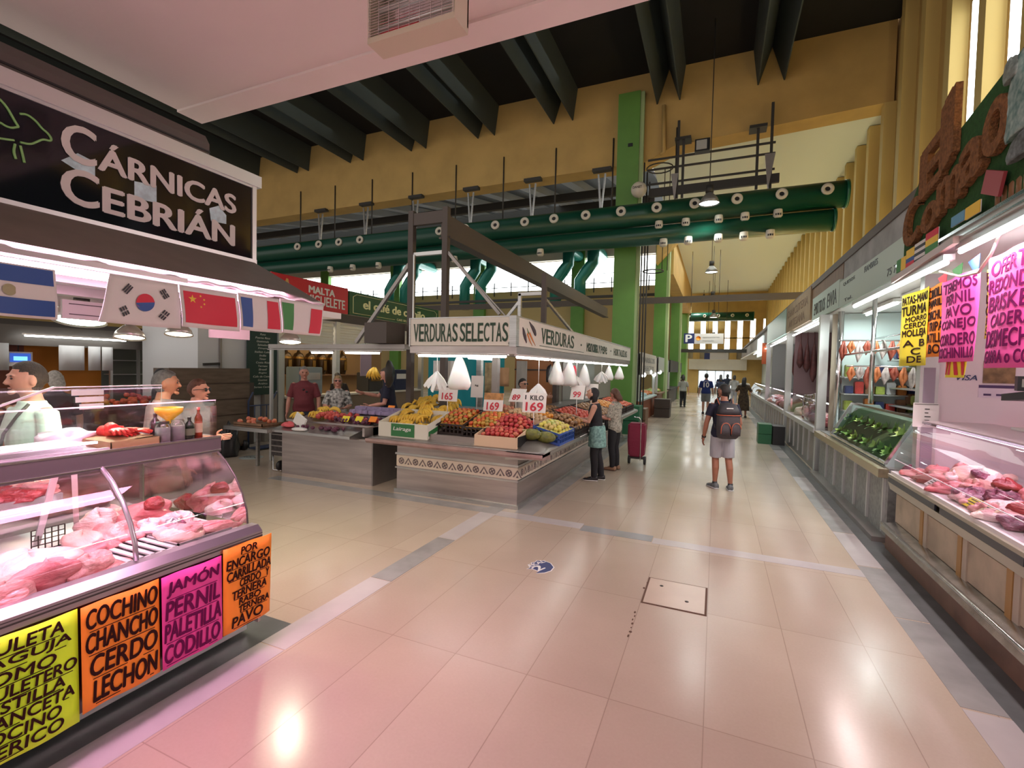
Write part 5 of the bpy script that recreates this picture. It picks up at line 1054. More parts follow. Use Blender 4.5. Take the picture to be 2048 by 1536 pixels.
# ------------------------------------------------------------------ fruit
def fruit_proto(kind, m, r, squash=1., dimple=.12, stem=None):
    def fn(p):
        q = Vector(p); t = abs(p.z)
        if dimple: q.z *= (1-dimple*max(0, 1-(p.x*p.x+p.y*p.y)*5))
        return q
    o = MB().ball((0, 0, 0), (r, r, r*squash), 14, 9, fn=fn).build(kind, m)
    if stem: MB().tube([(0, 0, r*squash*.85), (.002, .003, r*squash*1.12)], [.004, .003], 5).build('stem', stem, parent=o)
    return o
M_STEM = mat('stem brown', (.10, .07, .03), .7)
def apple_m(n, a, b): return mat(n, a, .25, noise=.5, nscale=14, c2=b)
KINDS = {}
def scatter(key, kind, mats, r, pts, label, group, cat, stem=None, squash=.92, jit=.5):
    protos = [fruit_proto(kind, m, r, squash, stem=stem) for m in mats]; used = [False]*len(protos)
    for i, (x, y, z) in enumerate(pts):
        k = RNG.randrange(len(protos)); p = protos[k]
        o = p if not used[k] else copy_tree(p); used[k] = True
        s = RNG.uniform(.9, 1.1); place(o, (x, y, z), rot=(RNG.uniform(-jit, jit), RNG.uniform(-jit, jit), RNG.uniform(0, 6)), scale=s); tag(o, label, cat, group)
    for p, u in zip(protos, used):
        if not u:
            for ch in list(p.children): bpy.data.objects.remove(ch)
            bpy.data.objects.remove(p)
def heap(x0, x1, y0, y1, r, base, peak, layers=2, dens=1.0):
    """centres for a heap of balls: a jittered grid in each layer, upper layers smaller"""
    pts = []
    for L in range(layers):
        f = L/max(1, layers); cx, cy = (x0+x1)/2, (y0+y1)/2; hx, hy = (x1-x0)/2*(1-.35*f)-r*.8, (y1-y0)/2*(1-.35*f)-r*.8
        st = r*1.86/dens; nx = max(1, int(2*hx/st)+1); ny = max(1, int(2*hy/st)+1)
        for i in range(nx):
            for j in range(ny):
                x = cx-hx+(2*hx*i/(nx-1) if nx > 1 else hx)+RNG.uniform(-.1, .1)*r+(r*.5 if j % 2 else -r*.2); y = cy-hy+(2*hy*j/(ny-1) if ny > 1 else hy)+RNG.uniform(-.1, .1)*r
                e = max(0, 1-((x-cx)/(hx+r*2))**2)*max(0, 1-((y-cy)/(hy+r*2))**2)
                pts.append((x, y, zd(x, y)+base+r+L*r*1.5+peak*e))
    return pts
A_RED = [apple_m('apple crimson', (.42, .02, .03), (.60, .12, .08)), apple_m('apple ruby', (.33, .012, .03), (.5, .06, .06)), apple_m('apple blush', (.5, .05, .05), (.62, .25, .12))]
scatter('a', 'red_apple', A_RED, .037, heap(-3.03, -2.44, 5.86, 6.2, .037, .05, .05, 2), 'red apple in the low cream box at the stall front', 'red apples in the cream box', 'apple', M_STEM)
scatter('a2', 'red_apple', A_RED, .037, heap(-3.05, -2.45, 6.2, 6.72, .037, .04, .10, 2), 'red apple in the heap behind the low cream box', 'red apples heaped behind the box', 'apple', M_STEM)
T = [apple_m('tomato orange', (.72, .16, .03), (.55, .22, .04)), apple_m('tomato green', (.30, .27, .05), (.5, .25, .05)), apple_m('tomato red', (.6, .06, .03), (.65, .15, .04)), apple_m('tomato gold', (.66, .30, .05), (.5, .32, .06))]
scatter('t', 'tomato', T, .036, heap(-3.9, -3.44, 6.18, 6.83, .036, .08, .05, 2), 'half ripe tomato in the left black crate', 'tomatoes in the left black crate', 'tomato', None, .85)
scatter('t2', 'tomato', T, .036, heap(-3.38, -2.9, 6.13, 6.78, .036, .08, .05, 2), 'half ripe tomato in the right black crate', 'tomatoes in the right black crate', 'tomato', None, .85)
P_ = [apple_m('peach', (.70, .28, .12), (.55, .10, .08)), apple_m('peach pale', (.72, .42, .2), (.6, .2, .1))]
scatter('p', 'peach', P_, .038, heap(-3.5, -2.75, 6.95, 7.45, .038, .05, .04, 1), 'peach behind the tomato crates under the price cards', 'peaches behind the tomatoes', 'peach')
scatter('o', 'onion', [apple_m('onion pale', (.66, .50, .30), (.5, .3, .14))], .038, heap(-2.95, -2.46, 6.78, 7.18, .038, .14, .02, 1), 'pale onion in the cream box with two holes', 'onions in the cream box', 'onion')
scatter('l', 'lemon', [apple_m('lemon yellow', (.72, .62, .08), (.6, .55, .12)), apple_m('apple lime', (.42, .52, .10), (.55, .58, .2)), apple_m('apple yellow', (.62, .55, .16), (.55, .4, .14))], .035, heap(-2.36, -2.01, 6.38, 7.08, .035, .10, .06, 2), 'yellow green apple in the blue crate', 'yellow green apples in the blue crate', 'apple')
K_ = [apple_m('potato tan', (.36, .20, .09), (.22, .11, .05)), apple_m('kiwi brown', (.20, .11, .05), (.12, .06, .03)), apple_m('pear rust', (.45, .24, .08), (.3, .14, .05))]
scatter('k', 'potato', K_, .040, heap(-2.42, -2.0, 7.2, 7.98, .04, .10, .05, 2), 'brown potato in the dark crate behind the blue one', 'potatoes in the dark crate', 'potato', None, .8)
scatter('k2', 'sweet_potato', K_, .05, heap(-3.0, -2.45, 7.5, 9.0, .05, .04, .04, 1), 'dark brown sweet potato on the sloping side deck', 'sweet potatoes on the side deck', 'sweet potato', None, .7)
scatter('m', 'mandarin', [apple_m('mandarin', (.75, .28, .03), (.7, .35, .06))], .032, heap(-2.72, -2.45, 7.2, 7.6, .032, .10, .02, 2), 'mandarin in the small heap beside the onion box', 'mandarins by the onion box', 'mandarin')
for i in range(4):
    scatter('x%d' % i, 'pepper', [[apple_m('pepper red', (.45, .03, .02), (.5, .1, .05))], [K_[0]], [apple_m('pepper orange', (.7, .25, .04), (.6, .3, .08))], [apple_m('tomato vine', (.55, .06, .03), (.5, .12, .04))]][i], .05, heap(-2.7, -2.1, 8.25+1.3*i, 9.3+1.3*i, .05, .08, .05, 1), ('red pepper', 'russet potato', 'orange pepper', 'vine tomato')[i]+' in the %s dark crate beyond the women' % ('first', 'second', 'third', 'fourth')[i], ('red peppers', 'russet potatoes', 'orange peppers', 'vine tomatoes')[i]+' beyond the women', ('pepper', 'potato', 'pepper', 'tomato')[i])
# melons
for i, (x, y, rz, lab) in enumerate([(-2.36, 6.22, 1.45, 'nearest mottled green melon on the counter corner'), (-2.17, 6.3, 1.3, 'second green melon touching the blue crate')]):
    o = MB().ball((0, 0, 0), (.085, .15, .08), 20, 12).build('melon', mat('melon rind', (.22, .22, .04), .4, noise=.6, nscale=18, c2=(.10, .12, .025), bump=.3, bscale=40)); place(o, (x, y, zd(x, y)+.085), rz+.2); tag(o, lab, 'melon', 'green melons on the counter')
# bananas: a hand of six with a dark crown
M_BAN = mat('banana yellow', (.80, .50, .05), .45, noise=.2, nscale=5, c2=(.66, .40, .05)); M_TIP = mat('banana crown', (.12, .07, .02), .7)
def banana_hand():
    t = thing('banana_bunch', 'bunch of ripe bananas in the heap at the stall front left', 'bananas', (0, 0, 0), 'banana bunches at the stall front left')
    for i in range(6):
        a = -.55+.22*i; pts = []; 
        for j in range(8):
            s = j/7; ang = .15+1.0*s; L = .19
            x = sin(a)*L*s*.9; y = -L*s*cos(a)*.95; z = .055*sin(pi*s*.9)+.01*(i % 2)
            pts.append((x+.008*(i-2.5), y, z))
        MB().tube(pts, [.008, .014, .019, .0205, .0205, .019, .013, .006], 9).build('banana', M_BAN, t)
    MB().ball((0, .004, .004), (.026, .014, .012), 8, 5).build('crown', M_TIP, t); return t
bh = banana_hand(); first = True
bz = []
for j in range(7):
    for i in range(5):
        x = -4.62+.175*i+.03*(j % 2)+RNG.uniform(-.02, .02); y = 6.10+.20*j; 
        if x > -3.95 and j < 2: continue
        bz.append((x-.05*j, y, zd(x, y)+(.10 if j == 0 else .15)+.035*(2-abs(i-2))))
for x, y, z in bz:
    o = bh if first else copy_tree(bh); first = False
    place(o, (x, y, z), rot=(RNG.uniform(.45, .9), RNG.uniform(-.3, .3), RNG.uniform(-1.1, 1.1)), scale=1.18)
# price cards on sticks
M_CARDW = mat('price card white', (.78, .74, .70), .6); M_RED2 = mat('price red', (.55, .02, .04), .5)
def pcard(label, x0, x1, y, z0, z1, rows, m=M_CARDW, tilt=.15, stick=True, top=None):
    t = thing('price_card', label, 'price card', ((x0+x1)/2, y, z0), 'price cards in the vegetable stall')
    dy = (z1-z0)*tilt
    MB().add([(x0, y, z0), (x1, y+.03, z0), (x1, y+.03+dy, z1), (x0, y+dy, z1)], [(0, 1, 2, 3)]).build('card', m, t, solid=.004)
    if stick: MB().cyl(((x0+x1)/2, y+.02, z0+.02), ((x0+x1)/2, y+.02, zd((x0+x1)/2, y)+.03), .006, 6).build('stick', M_WHITE, t)
    b = MB(); c = MB()
    for s, a0, a1, b0, b1, red in rows:
        u = Vector((x1-x0, .03, 0)); v = Vector((0, dy, z1-z0)); p = Vector((x0, y-.006, z0))+u*a0+v*b0
        put_text(b if red else c, s, p, u*(a1-a0), v*(b1-b0), 0, .03)
    b.build('price', M_RED2, t, fix=False)
    if c.v: c.build('unit', M_BLACK, t, fix=False)
    if top: MB().add([(x0, y-.004+dy*.62, z0+(z1-z0)*.62), (x1, y+.026+dy*.62, z0+(z1-z0)*.62), (x1, y+.026+dy, z1), (x0, y-.004+dy, z1)], [(0, 1, 2, 3)]).build('picture', top, t)
    return t
pcard('white card priced 165 standing over the bananas', -4.2, -3.86, 6.7, 1.33, 1.55, [('165', .2, .75, .12, .62, 1)])
pcard('card priced 169 with an orange picture over the tomatoes', -3.34, -3.02, 6.65, 1.22, 1.50, [('169', .18, .8, .06, .48, 1)], top=mat('orange picture', (.6, .3, .1), .5, noise=.5, nscale=12))
pcard('white card marked 1 kilo 169 over the onion box', -2.66, -2.30, 6.6, 1.24, 1.53, [('169', .15, .88, .08, .52, 1), ('1', .10, .135, .66, .88, 0), ('KILO', .32, .88, .64, .88, 0)])
pcard('tilted white card just right of the picture card', -3.04, -2.80, 6.95, 1.36, 1.56, [('89', .2, .7, .15, .55, 1)], tilt=.8)
pcard('white card near the pale arm of the vendor', -2.45, -2.2, 8.4, 1.35, 1.6, [('99', .2, .75, .15, .55, 1)], tilt=.5)
pcard('small white card farther along the side counter', -2.5, -2.25, 9.7, 1.3, 1.6, [('79', .2, .75, .15, .55, 1)], tilt=.3)
pcard('plain white sheet hanging beside the 165 card', -3.86, -3.64, 7.2, 1.38, 1.75, [('kg', .35, .6, .5, .6, 0)], tilt=.05)
# carton standing in the deck gap: the empty steel well
o = MB().box(-3.85, -3.1, 5.93, 5.945, .80, .90).build('deck_divider', M_STEELP, parent=vc)
# ------------------------------------------------------------------ steel fruit counter to the left
s2 = thing('fruit_counter', 'plain steel fruit counter left of the vegetable stall', 'counter', (-5.9, 6.1, 0))
MB().box(-6.83, -4.9, 5.92, 6.6, 0, .72).build('body', M_STEELP, s2); MB().box(-4.895, -4.88, 5.92, 6.9, 0, .92).build('end_panel', M_STEEL2, s2)
MB().prism([(5.70, .74), (5.70, .78), (6.7, 1.02), (6.7, .72), (5.95, .70)], 'x', -6.83, -5.15).build('sloped_deck', M_STEEL, s2)
MB().box(-6.8, -4.9, 5.98, 6.0, .90, .93).box(-4.92, -4.88, 5.72, 6.9, .80, .93).build('front_rail', M_STEELP, s2)
MB().box(-7.9, -6.83, 5.62, 6.35, .72, .78).build('side_shelf', M_STEEL, s2)
for x in (-7.7,): MB().box(x, x+.05, 6.1, 6.15, 0, .72).build('leg', M_STEEL, s2)
MB().box(-6.84, -4.9, 6.6, 7.0, 0, 1.0).build('rear_box', M_STEEL2, s2)
ct = thing('shop_trolley', 'small striped shopping trolley standing left of the steel fruit counter', 'trolley', (-7.0, 6.1, 0))
MB().box(-7.12, -6.86, 5.95, 6.25, .28, .72).build('basket', mat('striped trolley', (.06, .05, .05), .6, noise=.7, nscale=14), ct)
for i in range(4): MB().box(-7.125, -6.855, 5.945, 5.95, .34+.1*i, .36+.1*i).build('band', M_STEEL2, ct)
MB().lathe([(.001, -.02), (.09, -.02), (.09, .02), (.001, .02)], (-6.95, 6.0, .1), 16, axis=Vector((1, 0, 0))).build('wheel', M_BLACK, ct); MB().tube([(-7.1, 5.97, .28), (-7.1, 5.97, .02), (-6.9, 5.97, .02)], .01, 6).build('foot', M_CHROME, ct)
rs = random.Random(5)
def low(name, lab, x, y, z, m, n, spread, r, cat, grp, sq=.9):
    p = fruit_proto(name, m, r, sq); u = False
    for i in range(n):
        o = copy_tree(p) if u else p; u = True
        place(o, (x+rs.uniform(-1, 1)*spread[0], y+rs.uniform(-1, 1)*spread[1], z+rs.uniform(0, spread[2])), rot=(rs.uniform(0, 3), rs.uniform(0, 3), 0), scale=rs.uniform(.85, 1.15)); tag(o, lab, cat, grp)
zs2 = lambda y: .78+.24*(y-5.7)
low('peach', 'orange peach in the wooden tray at the left shelf end', -7.45, 5.95, .84, P_[0], 12, (.25, .18, .05), .045, 'peach', 'peaches in the wooden tray')
o = MB().box(-7.75, -7.05, 5.7, 6.25, .782, .81).box(-7.75, -7.05, 5.7, 5.715, .8, .85).box(-7.06, -7.05, 5.7, 6.25, .8, .85).build('fruit_tray', M_WOOD, loc=(-7.4, 6, .782)); tag(o, 'shallow wooden tray of peaches on the left shelf', 'tray')
low('red_apple', 'dark red apple on the steel fruit counter', -6.0, 6.3, zs2(6.3)+.05, A_RED[0], 40, (.34, .2, .06), .045, 'apple', 'red apples on the steel counter')
low('plum', 'dark plum on the steel fruit counter near its right end', -5.45, 6.25, zs2(6.25)+.04, mat('plum', (.10, .02, .05), .35), 50, (.4, .22, .05), .036, 'plum', 'plums on the steel counter')
low('plum', 'dark plum in the tray on the front ledge', -5.9, 5.85, .84, mat('plum', (.10, .02, .05), .35), 26, (.45, .08, .02), .03, 'plum', 'plums on the front ledge')
low('red_apple', 'red apple at the right end of steel fruit counter', -5.2, 6.2, zs2(6.2)+.06, A_RED[1], 12, (.2, .12, .03), .04, 'apple', 'apples at the right end of the steel counter')
M_LILAC = mat('lilac packet', (.40, .32, .52), .45, noise=.4, nscale=9)
for i in range(16):
    x, y = -5.95+.2*(i % 8)*.75+rs.uniform(-.03, .03), 6.68+.15*(i//8)
    o = MB().obox((x, y, 1.06+.05*(i//8)), (.17, .12, .07), Matrix.Rotation(rs.uniform(-.3, .3), 3, 'Z')).build('fruit_packet', M_LILAC, loc=(x, y, 1.03), bevel=.012); tag(o, 'lilac fruit packet, %s in the %s row on the steel counter' % (('first', 'second', 'third', 'fourth', 'fifth', 'sixth', 'seventh', 'eighth')[i % 8], ('front', 'back')[i//8]), 'packet', 'lilac packets on the steel counter')
for i, (x, y, s) in enumerate([(-6.7, 6.25, 1), (-6.5, 6.35, 1), (-6.65, 6.55, 1), (-6.4, 6.55, 1), (-6.4, 6.15, .9)]):
    o = copy_tree(bh); place(o, (x, y, zs2(y)+.07), rot=(.3, 0, i*.8)); o['label'] = 'bananas on the left half of the steel fruit counter, '+('front left', 'centre', 'rear left', 'rear right', 'front right')[i]; o['group'] = 'bananas on the steel counter'
ft = thing('foam_tray', 'white foam tray leaning open at the steel counter front', 'tray', (-6.2, 5.85, .82))
MB().obox((-6.35, 5.86, .94), (.26, .03, .2), Matrix.Rotation(.5, 3, 'Y')).build('lid', M_WHITE, ft, bevel=.01); MB().ball((-6.25, 5.76, .815), (.16, .09, .03), 16, 8).build('dish', M_WHITE, ft)
o = lump((-6.62, 5.85, .85), (.22, .18, .1), 77).build('watermelon_slice', mat('watermelon pink', (.75, .12, .14), .4), loc=(-6.6, 5.85, .8)); tag(o, 'pink watermelon slice beside the foam tray', 'watermelon')
for i, (x, y) in enumerate([(-5.55, 6.05), (-5.3, 6.08), (-5.05, 6.12), (-5.3, 6.9)]):
    o = MB().obox((x, y, zs2(min(y, 6.6))+.14), (.14, .01, .10), Matrix.Rotation(-.6, 3, 'X')).build('price_tag', M_ORANGE if i > 1 else M_YEL, loc=(x, y, zs2(y))); tag(o, ('first yellow', 'second yellow', 'orange', 'rear orange')[i]+' price tag from left on the steel fruit counter', 'price tag', 'price tags on the steel counter')
# frame, tubes and scale of that stall
f2 = thing('canopy_frame', 'slim steel canopy frame with lights over the steel fruit counter', 'frame', (-6.3, 6.6, 2.1))
MB().box(-7.9, -4.75, 6.52, 6.7, 2.17, 2.25).box(-7.9, -4.75, 6.5, 6.52, 2.14, 2.16).build('rail', M_STEEL2, f2)
MB().box(-5.4, -4.95, 6.3, 6.8, 2.26, 2.6).build('side_box', M_BROWN, f2)
MB().box(-7.9, -7.85, 6.55, 6.6, 0, 2.2).build('post', M_ALU, f2)
for i, (a, b) in enumerate([(-6.9, -6.35), (-6.1, -5.3)]): tube_unit(('left', 'right')[i]+' flat light panel under the steel canopy frame', (a, 6.6, 2.10), (b, 6.6, 2.10), 'lights over the steel counter')
wk = MB().lathe([(.001, 0), (.12, .01), (.22, .06), (.235, .09)], (-4.98, 6.55, 1.75), 20, axis=Vector((-.9, -.4, 0))).build('hanging_pan', M_DARK, loc=(-4.98, 6.55, 1.75), solid=.004); tag(wk, 'round dark weighing pan hanging at the brown post', 'pan')
bn = copy_tree(bh); place(bn, (-5.55, 6.75, 1.85), rot=(1.5, 0, .4)); bn['label'] = 'bananas hanging from the canopy frame beside the dark pan'; bn['group'] = 'bananas hanging from the canopy'
# ------------------------------------------------------------------ ducts, lamps and rails in the hall
def duct(label, y, z, r, x0, x1, noz_top, noz_low, low_r):
    t = thing('air_duct', label, 'duct', ((x0+x1)/2, y, z))
    MB().cyl((x0, y, z), (x1, y, z), r, 28).build('tube', M_DUCT, t)
    MB().cyl((x1-.06, y, z), (x1+.01, y, z), r+.015, 28).build('end_ring', mat('duct ring', (.012, .11, .065), .3), t)
    for x in noz_top:
        n = MB().lathe([(.055, -.02), (.06, .09), (.14, .10), (.14, .05), (.11, .0)], (x, y-r*.93, z+r*.12), 18, axis=Vector((.12, -1, .1))).build('nozzle', mat('nozzle cream', (.66, .62, .52), .5), t)
        MB().lathe([(.001, .072), (.06, .072)], (x, y-r*.93, z+r*.12), 14, axis=Vector((.12, -1, .1))).build('throat', M_BLACK, n)
    for x, zz in noz_low:
        n = MB().lathe([(.10, .09), (.11, 0), (.11, -.07), (.08, -.12), (.001, -.12)], (x, y-r*.8, zz), 14).build('outlet', mat('nozzle cream', (.66, .62, .52), .5), t)
        for a in (-.5, 0, .5): MB().obox((x+.09*sin(a), y-r*.8-.105*cos(a), zz-.05), (.045, .02, .05)).build('hole', M_BLACK, n)
    return t
duct('upper dark green air duct with round cream nozzles across the hall', 14.3, 6.43, .33, -45.6, 2.85, [2.36, 1.37, .34, -.7, -1.7, -2.69, -3.73, -4.72, -5.68, -6.7, -7.8, -8.8, -9.9, -12.2, -13.2, -14.2, -15.3], [], .3)
duct('lower dark green air duct with small cream outlets across the hall', 14.35, 5.82, .27, -45.6, 2.62, [], [(x, 6.06) for x in (1.33, .56, -.08, -.92, -1.64)]+[(x, 5.55) for x in (1.17, .55, -.07, -.84, -1.5, -5.2, -6.6, -8.3, -11.5, -12.7, -13.8)], .25)
duct('small far green duct with nozzles in front of the end wall', 44.85, 6.7, .38, -10, 2.75, [2.2, 1.1, 0, -1.1, -2.4, -5, -6.5], [], .25)
for i, (x, y) in enumerate([(-25.2, 33), (-23.6, 33), (-17.9, 33), (-16.5, 33), (-10.4, 33), (-8.6, 33)]):
    o = MB().tube([(x+.4, 35.98, 10.5), (x+.4, y+.4, 10.5), (x+.4, y, 10.2), (x+.4, y, 9.4), (x, y, 8.9), (x-.5, y, 8.2), (x-.5, y, 6.4)], .42, 14).build('flue_pipe', mat('teal flue', (.015, .16, .12), .25, .2), loc=(x, y, 6.4)); tag(o, ('leftmost', 'second', 'third', 'fourth', 'fifth', 'rightmost')[i]+' bent green flue pipe before the bright far windows', 'pipe', 'flue pipes by the far windows')
for i in range(9):
    x = -16.5+1.65*i*1.15
    o = MB().cyl((x, 15.18, 9.2), (x, 15.18, 6.75), .025, 6).build('hanger_rod', M_DARK, loc=(x, 15.18, 6.75)); tag(o, ('first', 'second', 'third', 'fourth', 'fifth', 'sixth', 'seventh', 'eighth', 'ninth')[i]+' thin hanger rod from left between yellow beam and duct', 'rod', 'hanger rods on the yellow beam')
for i in range(6):
    x = -15.3+2.35*i
    t = thing('hanger_bracket', ('first', 'second', 'third', 'fourth', 'fifth', 'sixth')[i]+' steel bracket from left under the yellow beam', 'bracket', (x, 15.1, 7), 'brackets under the yellow beam')
    MB().box(x-.3, x+.3, 15.05, 15.25, 8.2, 8.3).build('plate', M_DARK, t); MB().bar((x-.1, 15.1, 8.1), (x, 15.1, 6.8), .05).build('rod', M_STEEL, t); MB().bar((x+.12, 15.1, 8.1), (x, 15.1, 6.8), .05).build('rod', M_STEEL, t)
    MB().bar((x, 15.1, 6.85), (x+1.0, 15.0, 6.7), .06).build('arm', M_STEEL, t)
# rail assembly right of the column
ra = thing('cable_rail', 'black steel cable rail assembly hanging right of the near green column', 'rail', (-.4, 14.9, 7))
MB().box(-2.05, 1.4, 14.85, 14.95, 7.12, 7.36).build('lower_beam', M_DARK, ra)
for z in (7.5, 7.93, 8.22): MB().bar((-2.1, 14.9, z), (1.28, 14.9, z), .05).build('bar', M_DARK, ra)
for x, a, b in ((-1.25, 7.0, 9.25), (-1.1, 7.0, 8.7), (.84, 7.0, 8.72), (1.18, 6.9, 9.3)): MB().bar((x, 14.9, a), (x, 14.9, b), .07).build('hanger', M_DARK, ra)
MB().prism([(-1.42, 7.7), (-1.22, 7.7), (-1.30, 6.85)], 'y', 14.8, 14.83).build('gusset', M_STEEL2, ra); MB().prism([(1.02, 7.9), (1.28, 7.9), (1.12, 6.9)], 'y', 14.8, 14.83).build('gusset', M_STEEL2, ra)
for x in (-1.12, .84): MB().box(x-.22, x+.22, 14.8, 15.2, 8.66, 8.74).build('bracket', M_DARK, ra)
fl = thing('floodlight', 'square black floodlight with bright face hanging on the cable rail', 'floodlight', (-.54, 14.8, 8.2))
MB().box(-.78, -.38, 14.65, 14.89, 8.18, 8.52).build('housing', M_BLACK, fl); MB().box(-.74, -.46, 14.64, 14.65, 8.22, 8.48).build('face', mat('flood face', (.45, .45, .42), .3), fl)
gl = thing('globe_sign', 'round cream globe with dark print beside the green column', 'globe', (-2.3, 14.6, 7.28))
MB().ball((-2.3, 14.6, 7.28), .23, 20, 14).build('globe', mat('cream globe', (.72, .66, .55), .5), gl)
g = MB(); put_text(g, 'DANET', (-2.44, 14.365, 7.25), (.26, .0, 0), (0, 0, .07), 0, .02); g.build('lettering', M_DARK, gl)
pp = thing('cable_riser', 'bundle of thin black pipes running up beside the green column', 'pipes', (-2.15, 14.95, 0))
for i, x in enumerate((-2.21, -2.12, -2.04)): MB().cyl((x, 14.95, 0), (x, 14.95, 8.2-.3*i), .022, 6).build('pipe', M_DARK, pp)
MB().tube([(-1.75+.38*cos(a*pi/8), 14.9+.38*sin(a*pi/8), 7.95) for a in range(16)], .018, 6, closed=True).build('hoop', M_DARK, pp); MB().tube([(-1.85+.3*cos(a*pi/8), 14.9+.3*sin(a*pi/8), 4.9) for a in range(16)], .018, 6, closed=True).build('hoop', M_DARK, pp)
for x in (-1.6, -1.45): MB().cyl((x, 14.9, 7.95), (x, 14.9, 4.9), .012, 5).build('wire', M_DARK, pp)
o = MB().tube([(-1.72, 15.12, 9.9), (-1.68, 15.12, 8.5), (-1.78, 15.12, 8.45)], .06, 8).build('drain_pipe', M_YELLOW, loc=(-1.7, 15.1, 8.4)); tag(o, 'short yellow drain pipe on the beam right of the column', 'pipe')
# pendant lamps over the aisle
def pendant(label, x, y, z, r, ceil, em=7):
    t = thing('pendant_lamp', label, 'lamp', (x, y, z), 'high bay lamps over the aisle')
    MB().lathe([(r*.2, r*1.15), (r*.3, r*1.05), (r*.75, r*.55), (r, .0)], (x, y, z), 24).build('lamp_shade', mat('grey lamp shade', (.30, .29, .27), .35, .5), t, solid=.01)
    MB().lathe([(.001, .03), (r*.95, .03), (.001, .031)], (x, y, z), 24).build('glow', mat('lamp disc', (1, 1, 1), .4, emit=em, ecol=(.9, 1, .97)), t)
    MB().cyl((x, y, z+r*1.1), (x, y, z+r*1.8), r*.38, 12).build('ballast', M_DARK, t); MB().cyl((x, y, z+r*1.8), (x, y, ceil), .012, 6).build('cable', M_DARK, t)
    spot_lamp('lamp_light', (x, y, z-.02), 420, (.93, 1, .97), r*.8, 130, parent=t)
pendant('nearest large high bay lamp in front of the green ducts', -.32, 13.5, 6.28, .26, 11)
pendant('second high bay lamp over the aisle below the ducts', -.36, 24, 6.52, .29, 8.95)
pendant('third high bay lamp over the aisle, small, under the grey beam', -.33, 29, 5.9, .29, 8.95)
pendant('fourth high bay lamp in front of the far small duct', -.3, 36, 5.7, .29, 8.95)
pendant('farthest high bay lamp over the hanging direction board', -.3, 42, 4.6, .3, 8.95)
trim(MB().box(-46, 3.2, 21.9, 22.1, 4.9, 5.16), mat('grey steel girder', (.15, .13, .12), .5))
trim(MB().box(-3.2, 3.0, 38, 38.2, 3.35, 3.6), M_DARK)
trim(MB().box(-40, -3, 29.5, 29.7, 6.4, 6.55).box(-40, -3, 29.5, 29.7, 6.0, 6.1), M_DARK)
for i, (x, y, r) in enumerate([(-7.6, 26, .25), (-1.2, 44.2, .16)]):
    pendant(('lone high bay lamp behind the vegetable sign on the left', 'tiny bright lamp high before the end wall')[i], x, y, (6.0, 8.3)[i], r, 11.1 if i == 0 else 8.95)
pb = thing('direction_board', 'hanging board with white P on navy and an orange dot', 'sign', (-.7, 30, 3.5))
MB().box(-1.84, -1.25, 29.95, 30, 3.56, 4.17).build('navy_panel', mat('navy panel', (.02, .03, .12), .4), pb); MB().box(-1.25, .32, 29.95, 30, 3.55, 4.15).build('white_panel', mat('grey white panel', (.55, .52, .5), .5), pb)
b = MB(); put_text(b, 'P', (-1.72, 29.945, 3.66), (.32, 0, 0), (0, 0, .42), 0, .04); b.build('letter', M_WHITE, pb)
b = MB(); put_text(b, 'aparcamiento', (-.8, 29.945, 3.86), (.9, 0, 0), (0, 0, .12)); put_text(b, 'mercado', (-.8, 29.945, 3.68), (.6, 0, 0), (0, 0, .1)); b.build('lettering', mat('grey letters', (.25, .25, .25), .5), pb)
MB().lathe([(.001, 0), (.13, 0), (.13, .01)], (-1.03, 29.945, 3.87), 16, axis=Vector((0, -1, 0))).build('orange_dot', M_ORANGE, pb)
for x in (-1.5, 0): MB().cyl((x, 29.97, 4.15), (x, 29.97, 8.95), .015, 6).build('cable', M_DARK, pb)
p2 = thing('direction_board', 'smaller far board with P above the entrance', 'sign', (-.4, 40, 3))
MB().box(-.9, -.5, 39.95, 40, 2.9, 3.4).build('navy_panel', MATS['navy panel'], p2); MB().box(-.5, .8, 39.95, 40, 2.9, 3.4).build('white_panel', MATS['grey white panel'], p2)
for x in (-.7, .6): MB().cyl((x, 39.97, 3.4), (x, 39.97, 8.95), .015, 6).build('cable', M_DARK, p2)
# floor details
fh = thing('floor_hatch', 'square floor hatch with dark seams and two finger holes', 'hatch', (-.25, 4.2, 0))
MB().box(-.505, -.005, 3.95, 4.47, 0, .004).build('seam', mat('rusty seam', (.10, .05, .03), .8), fh); MB().box(-.49, -.022, 3.965, 4.458, .004, .0055).build('cover', mat('hatch terrazzo', (.53, .43, .34), .2, noise=.06, nscale=4), fh)
for x, y in ((-.38, 4.33), (-.16, 4.12)): MB().lathe([(.001, 0), (.016, 0), (.016, .001), (.001, .001)], (x, y, .0056), 12).build('finger_hole', M_DARK, fh)
st_ = MB()
for q in range(10):
    y = 3.95-.06*q; st_.ball((-.51+RNG.uniform(-.015, .012), y if q > 2 else 4.35-.12*q, .001), (RNG.uniform(.004, .012), RNG.uniform(.01, .025), .001), 8, 4)
o = st_.build('floor_chips', mat('rusty seam', (.10, .05, .03), .8), loc=(-.51, 3.8, 0)); tag(o, 'chipped dark spots along the floor joint by the hatch', 'chips', kind='stuff')
ds = thing('floor_decal', 'torn round navy floor sticker with number 2 on the aisle', 'sticker', (-1.5, 4.25, 0))
pts = [(-1.50, 4.40), (-1.42, 4.37), (-1.36, 4.29), (-1.36, 4.20), (-1.40, 4.13), (-1.47, 4.08), (-1.46, 4.13), (-1.50, 4.15), (-1.55, 4.155), (-1.585, 4.14), (-1.57, 4.18), (-1.60, 4.22), (-1.575, 4.25), (-1.60, 4.29), (-1.57, 4.33), (-1.57, 4.37)]
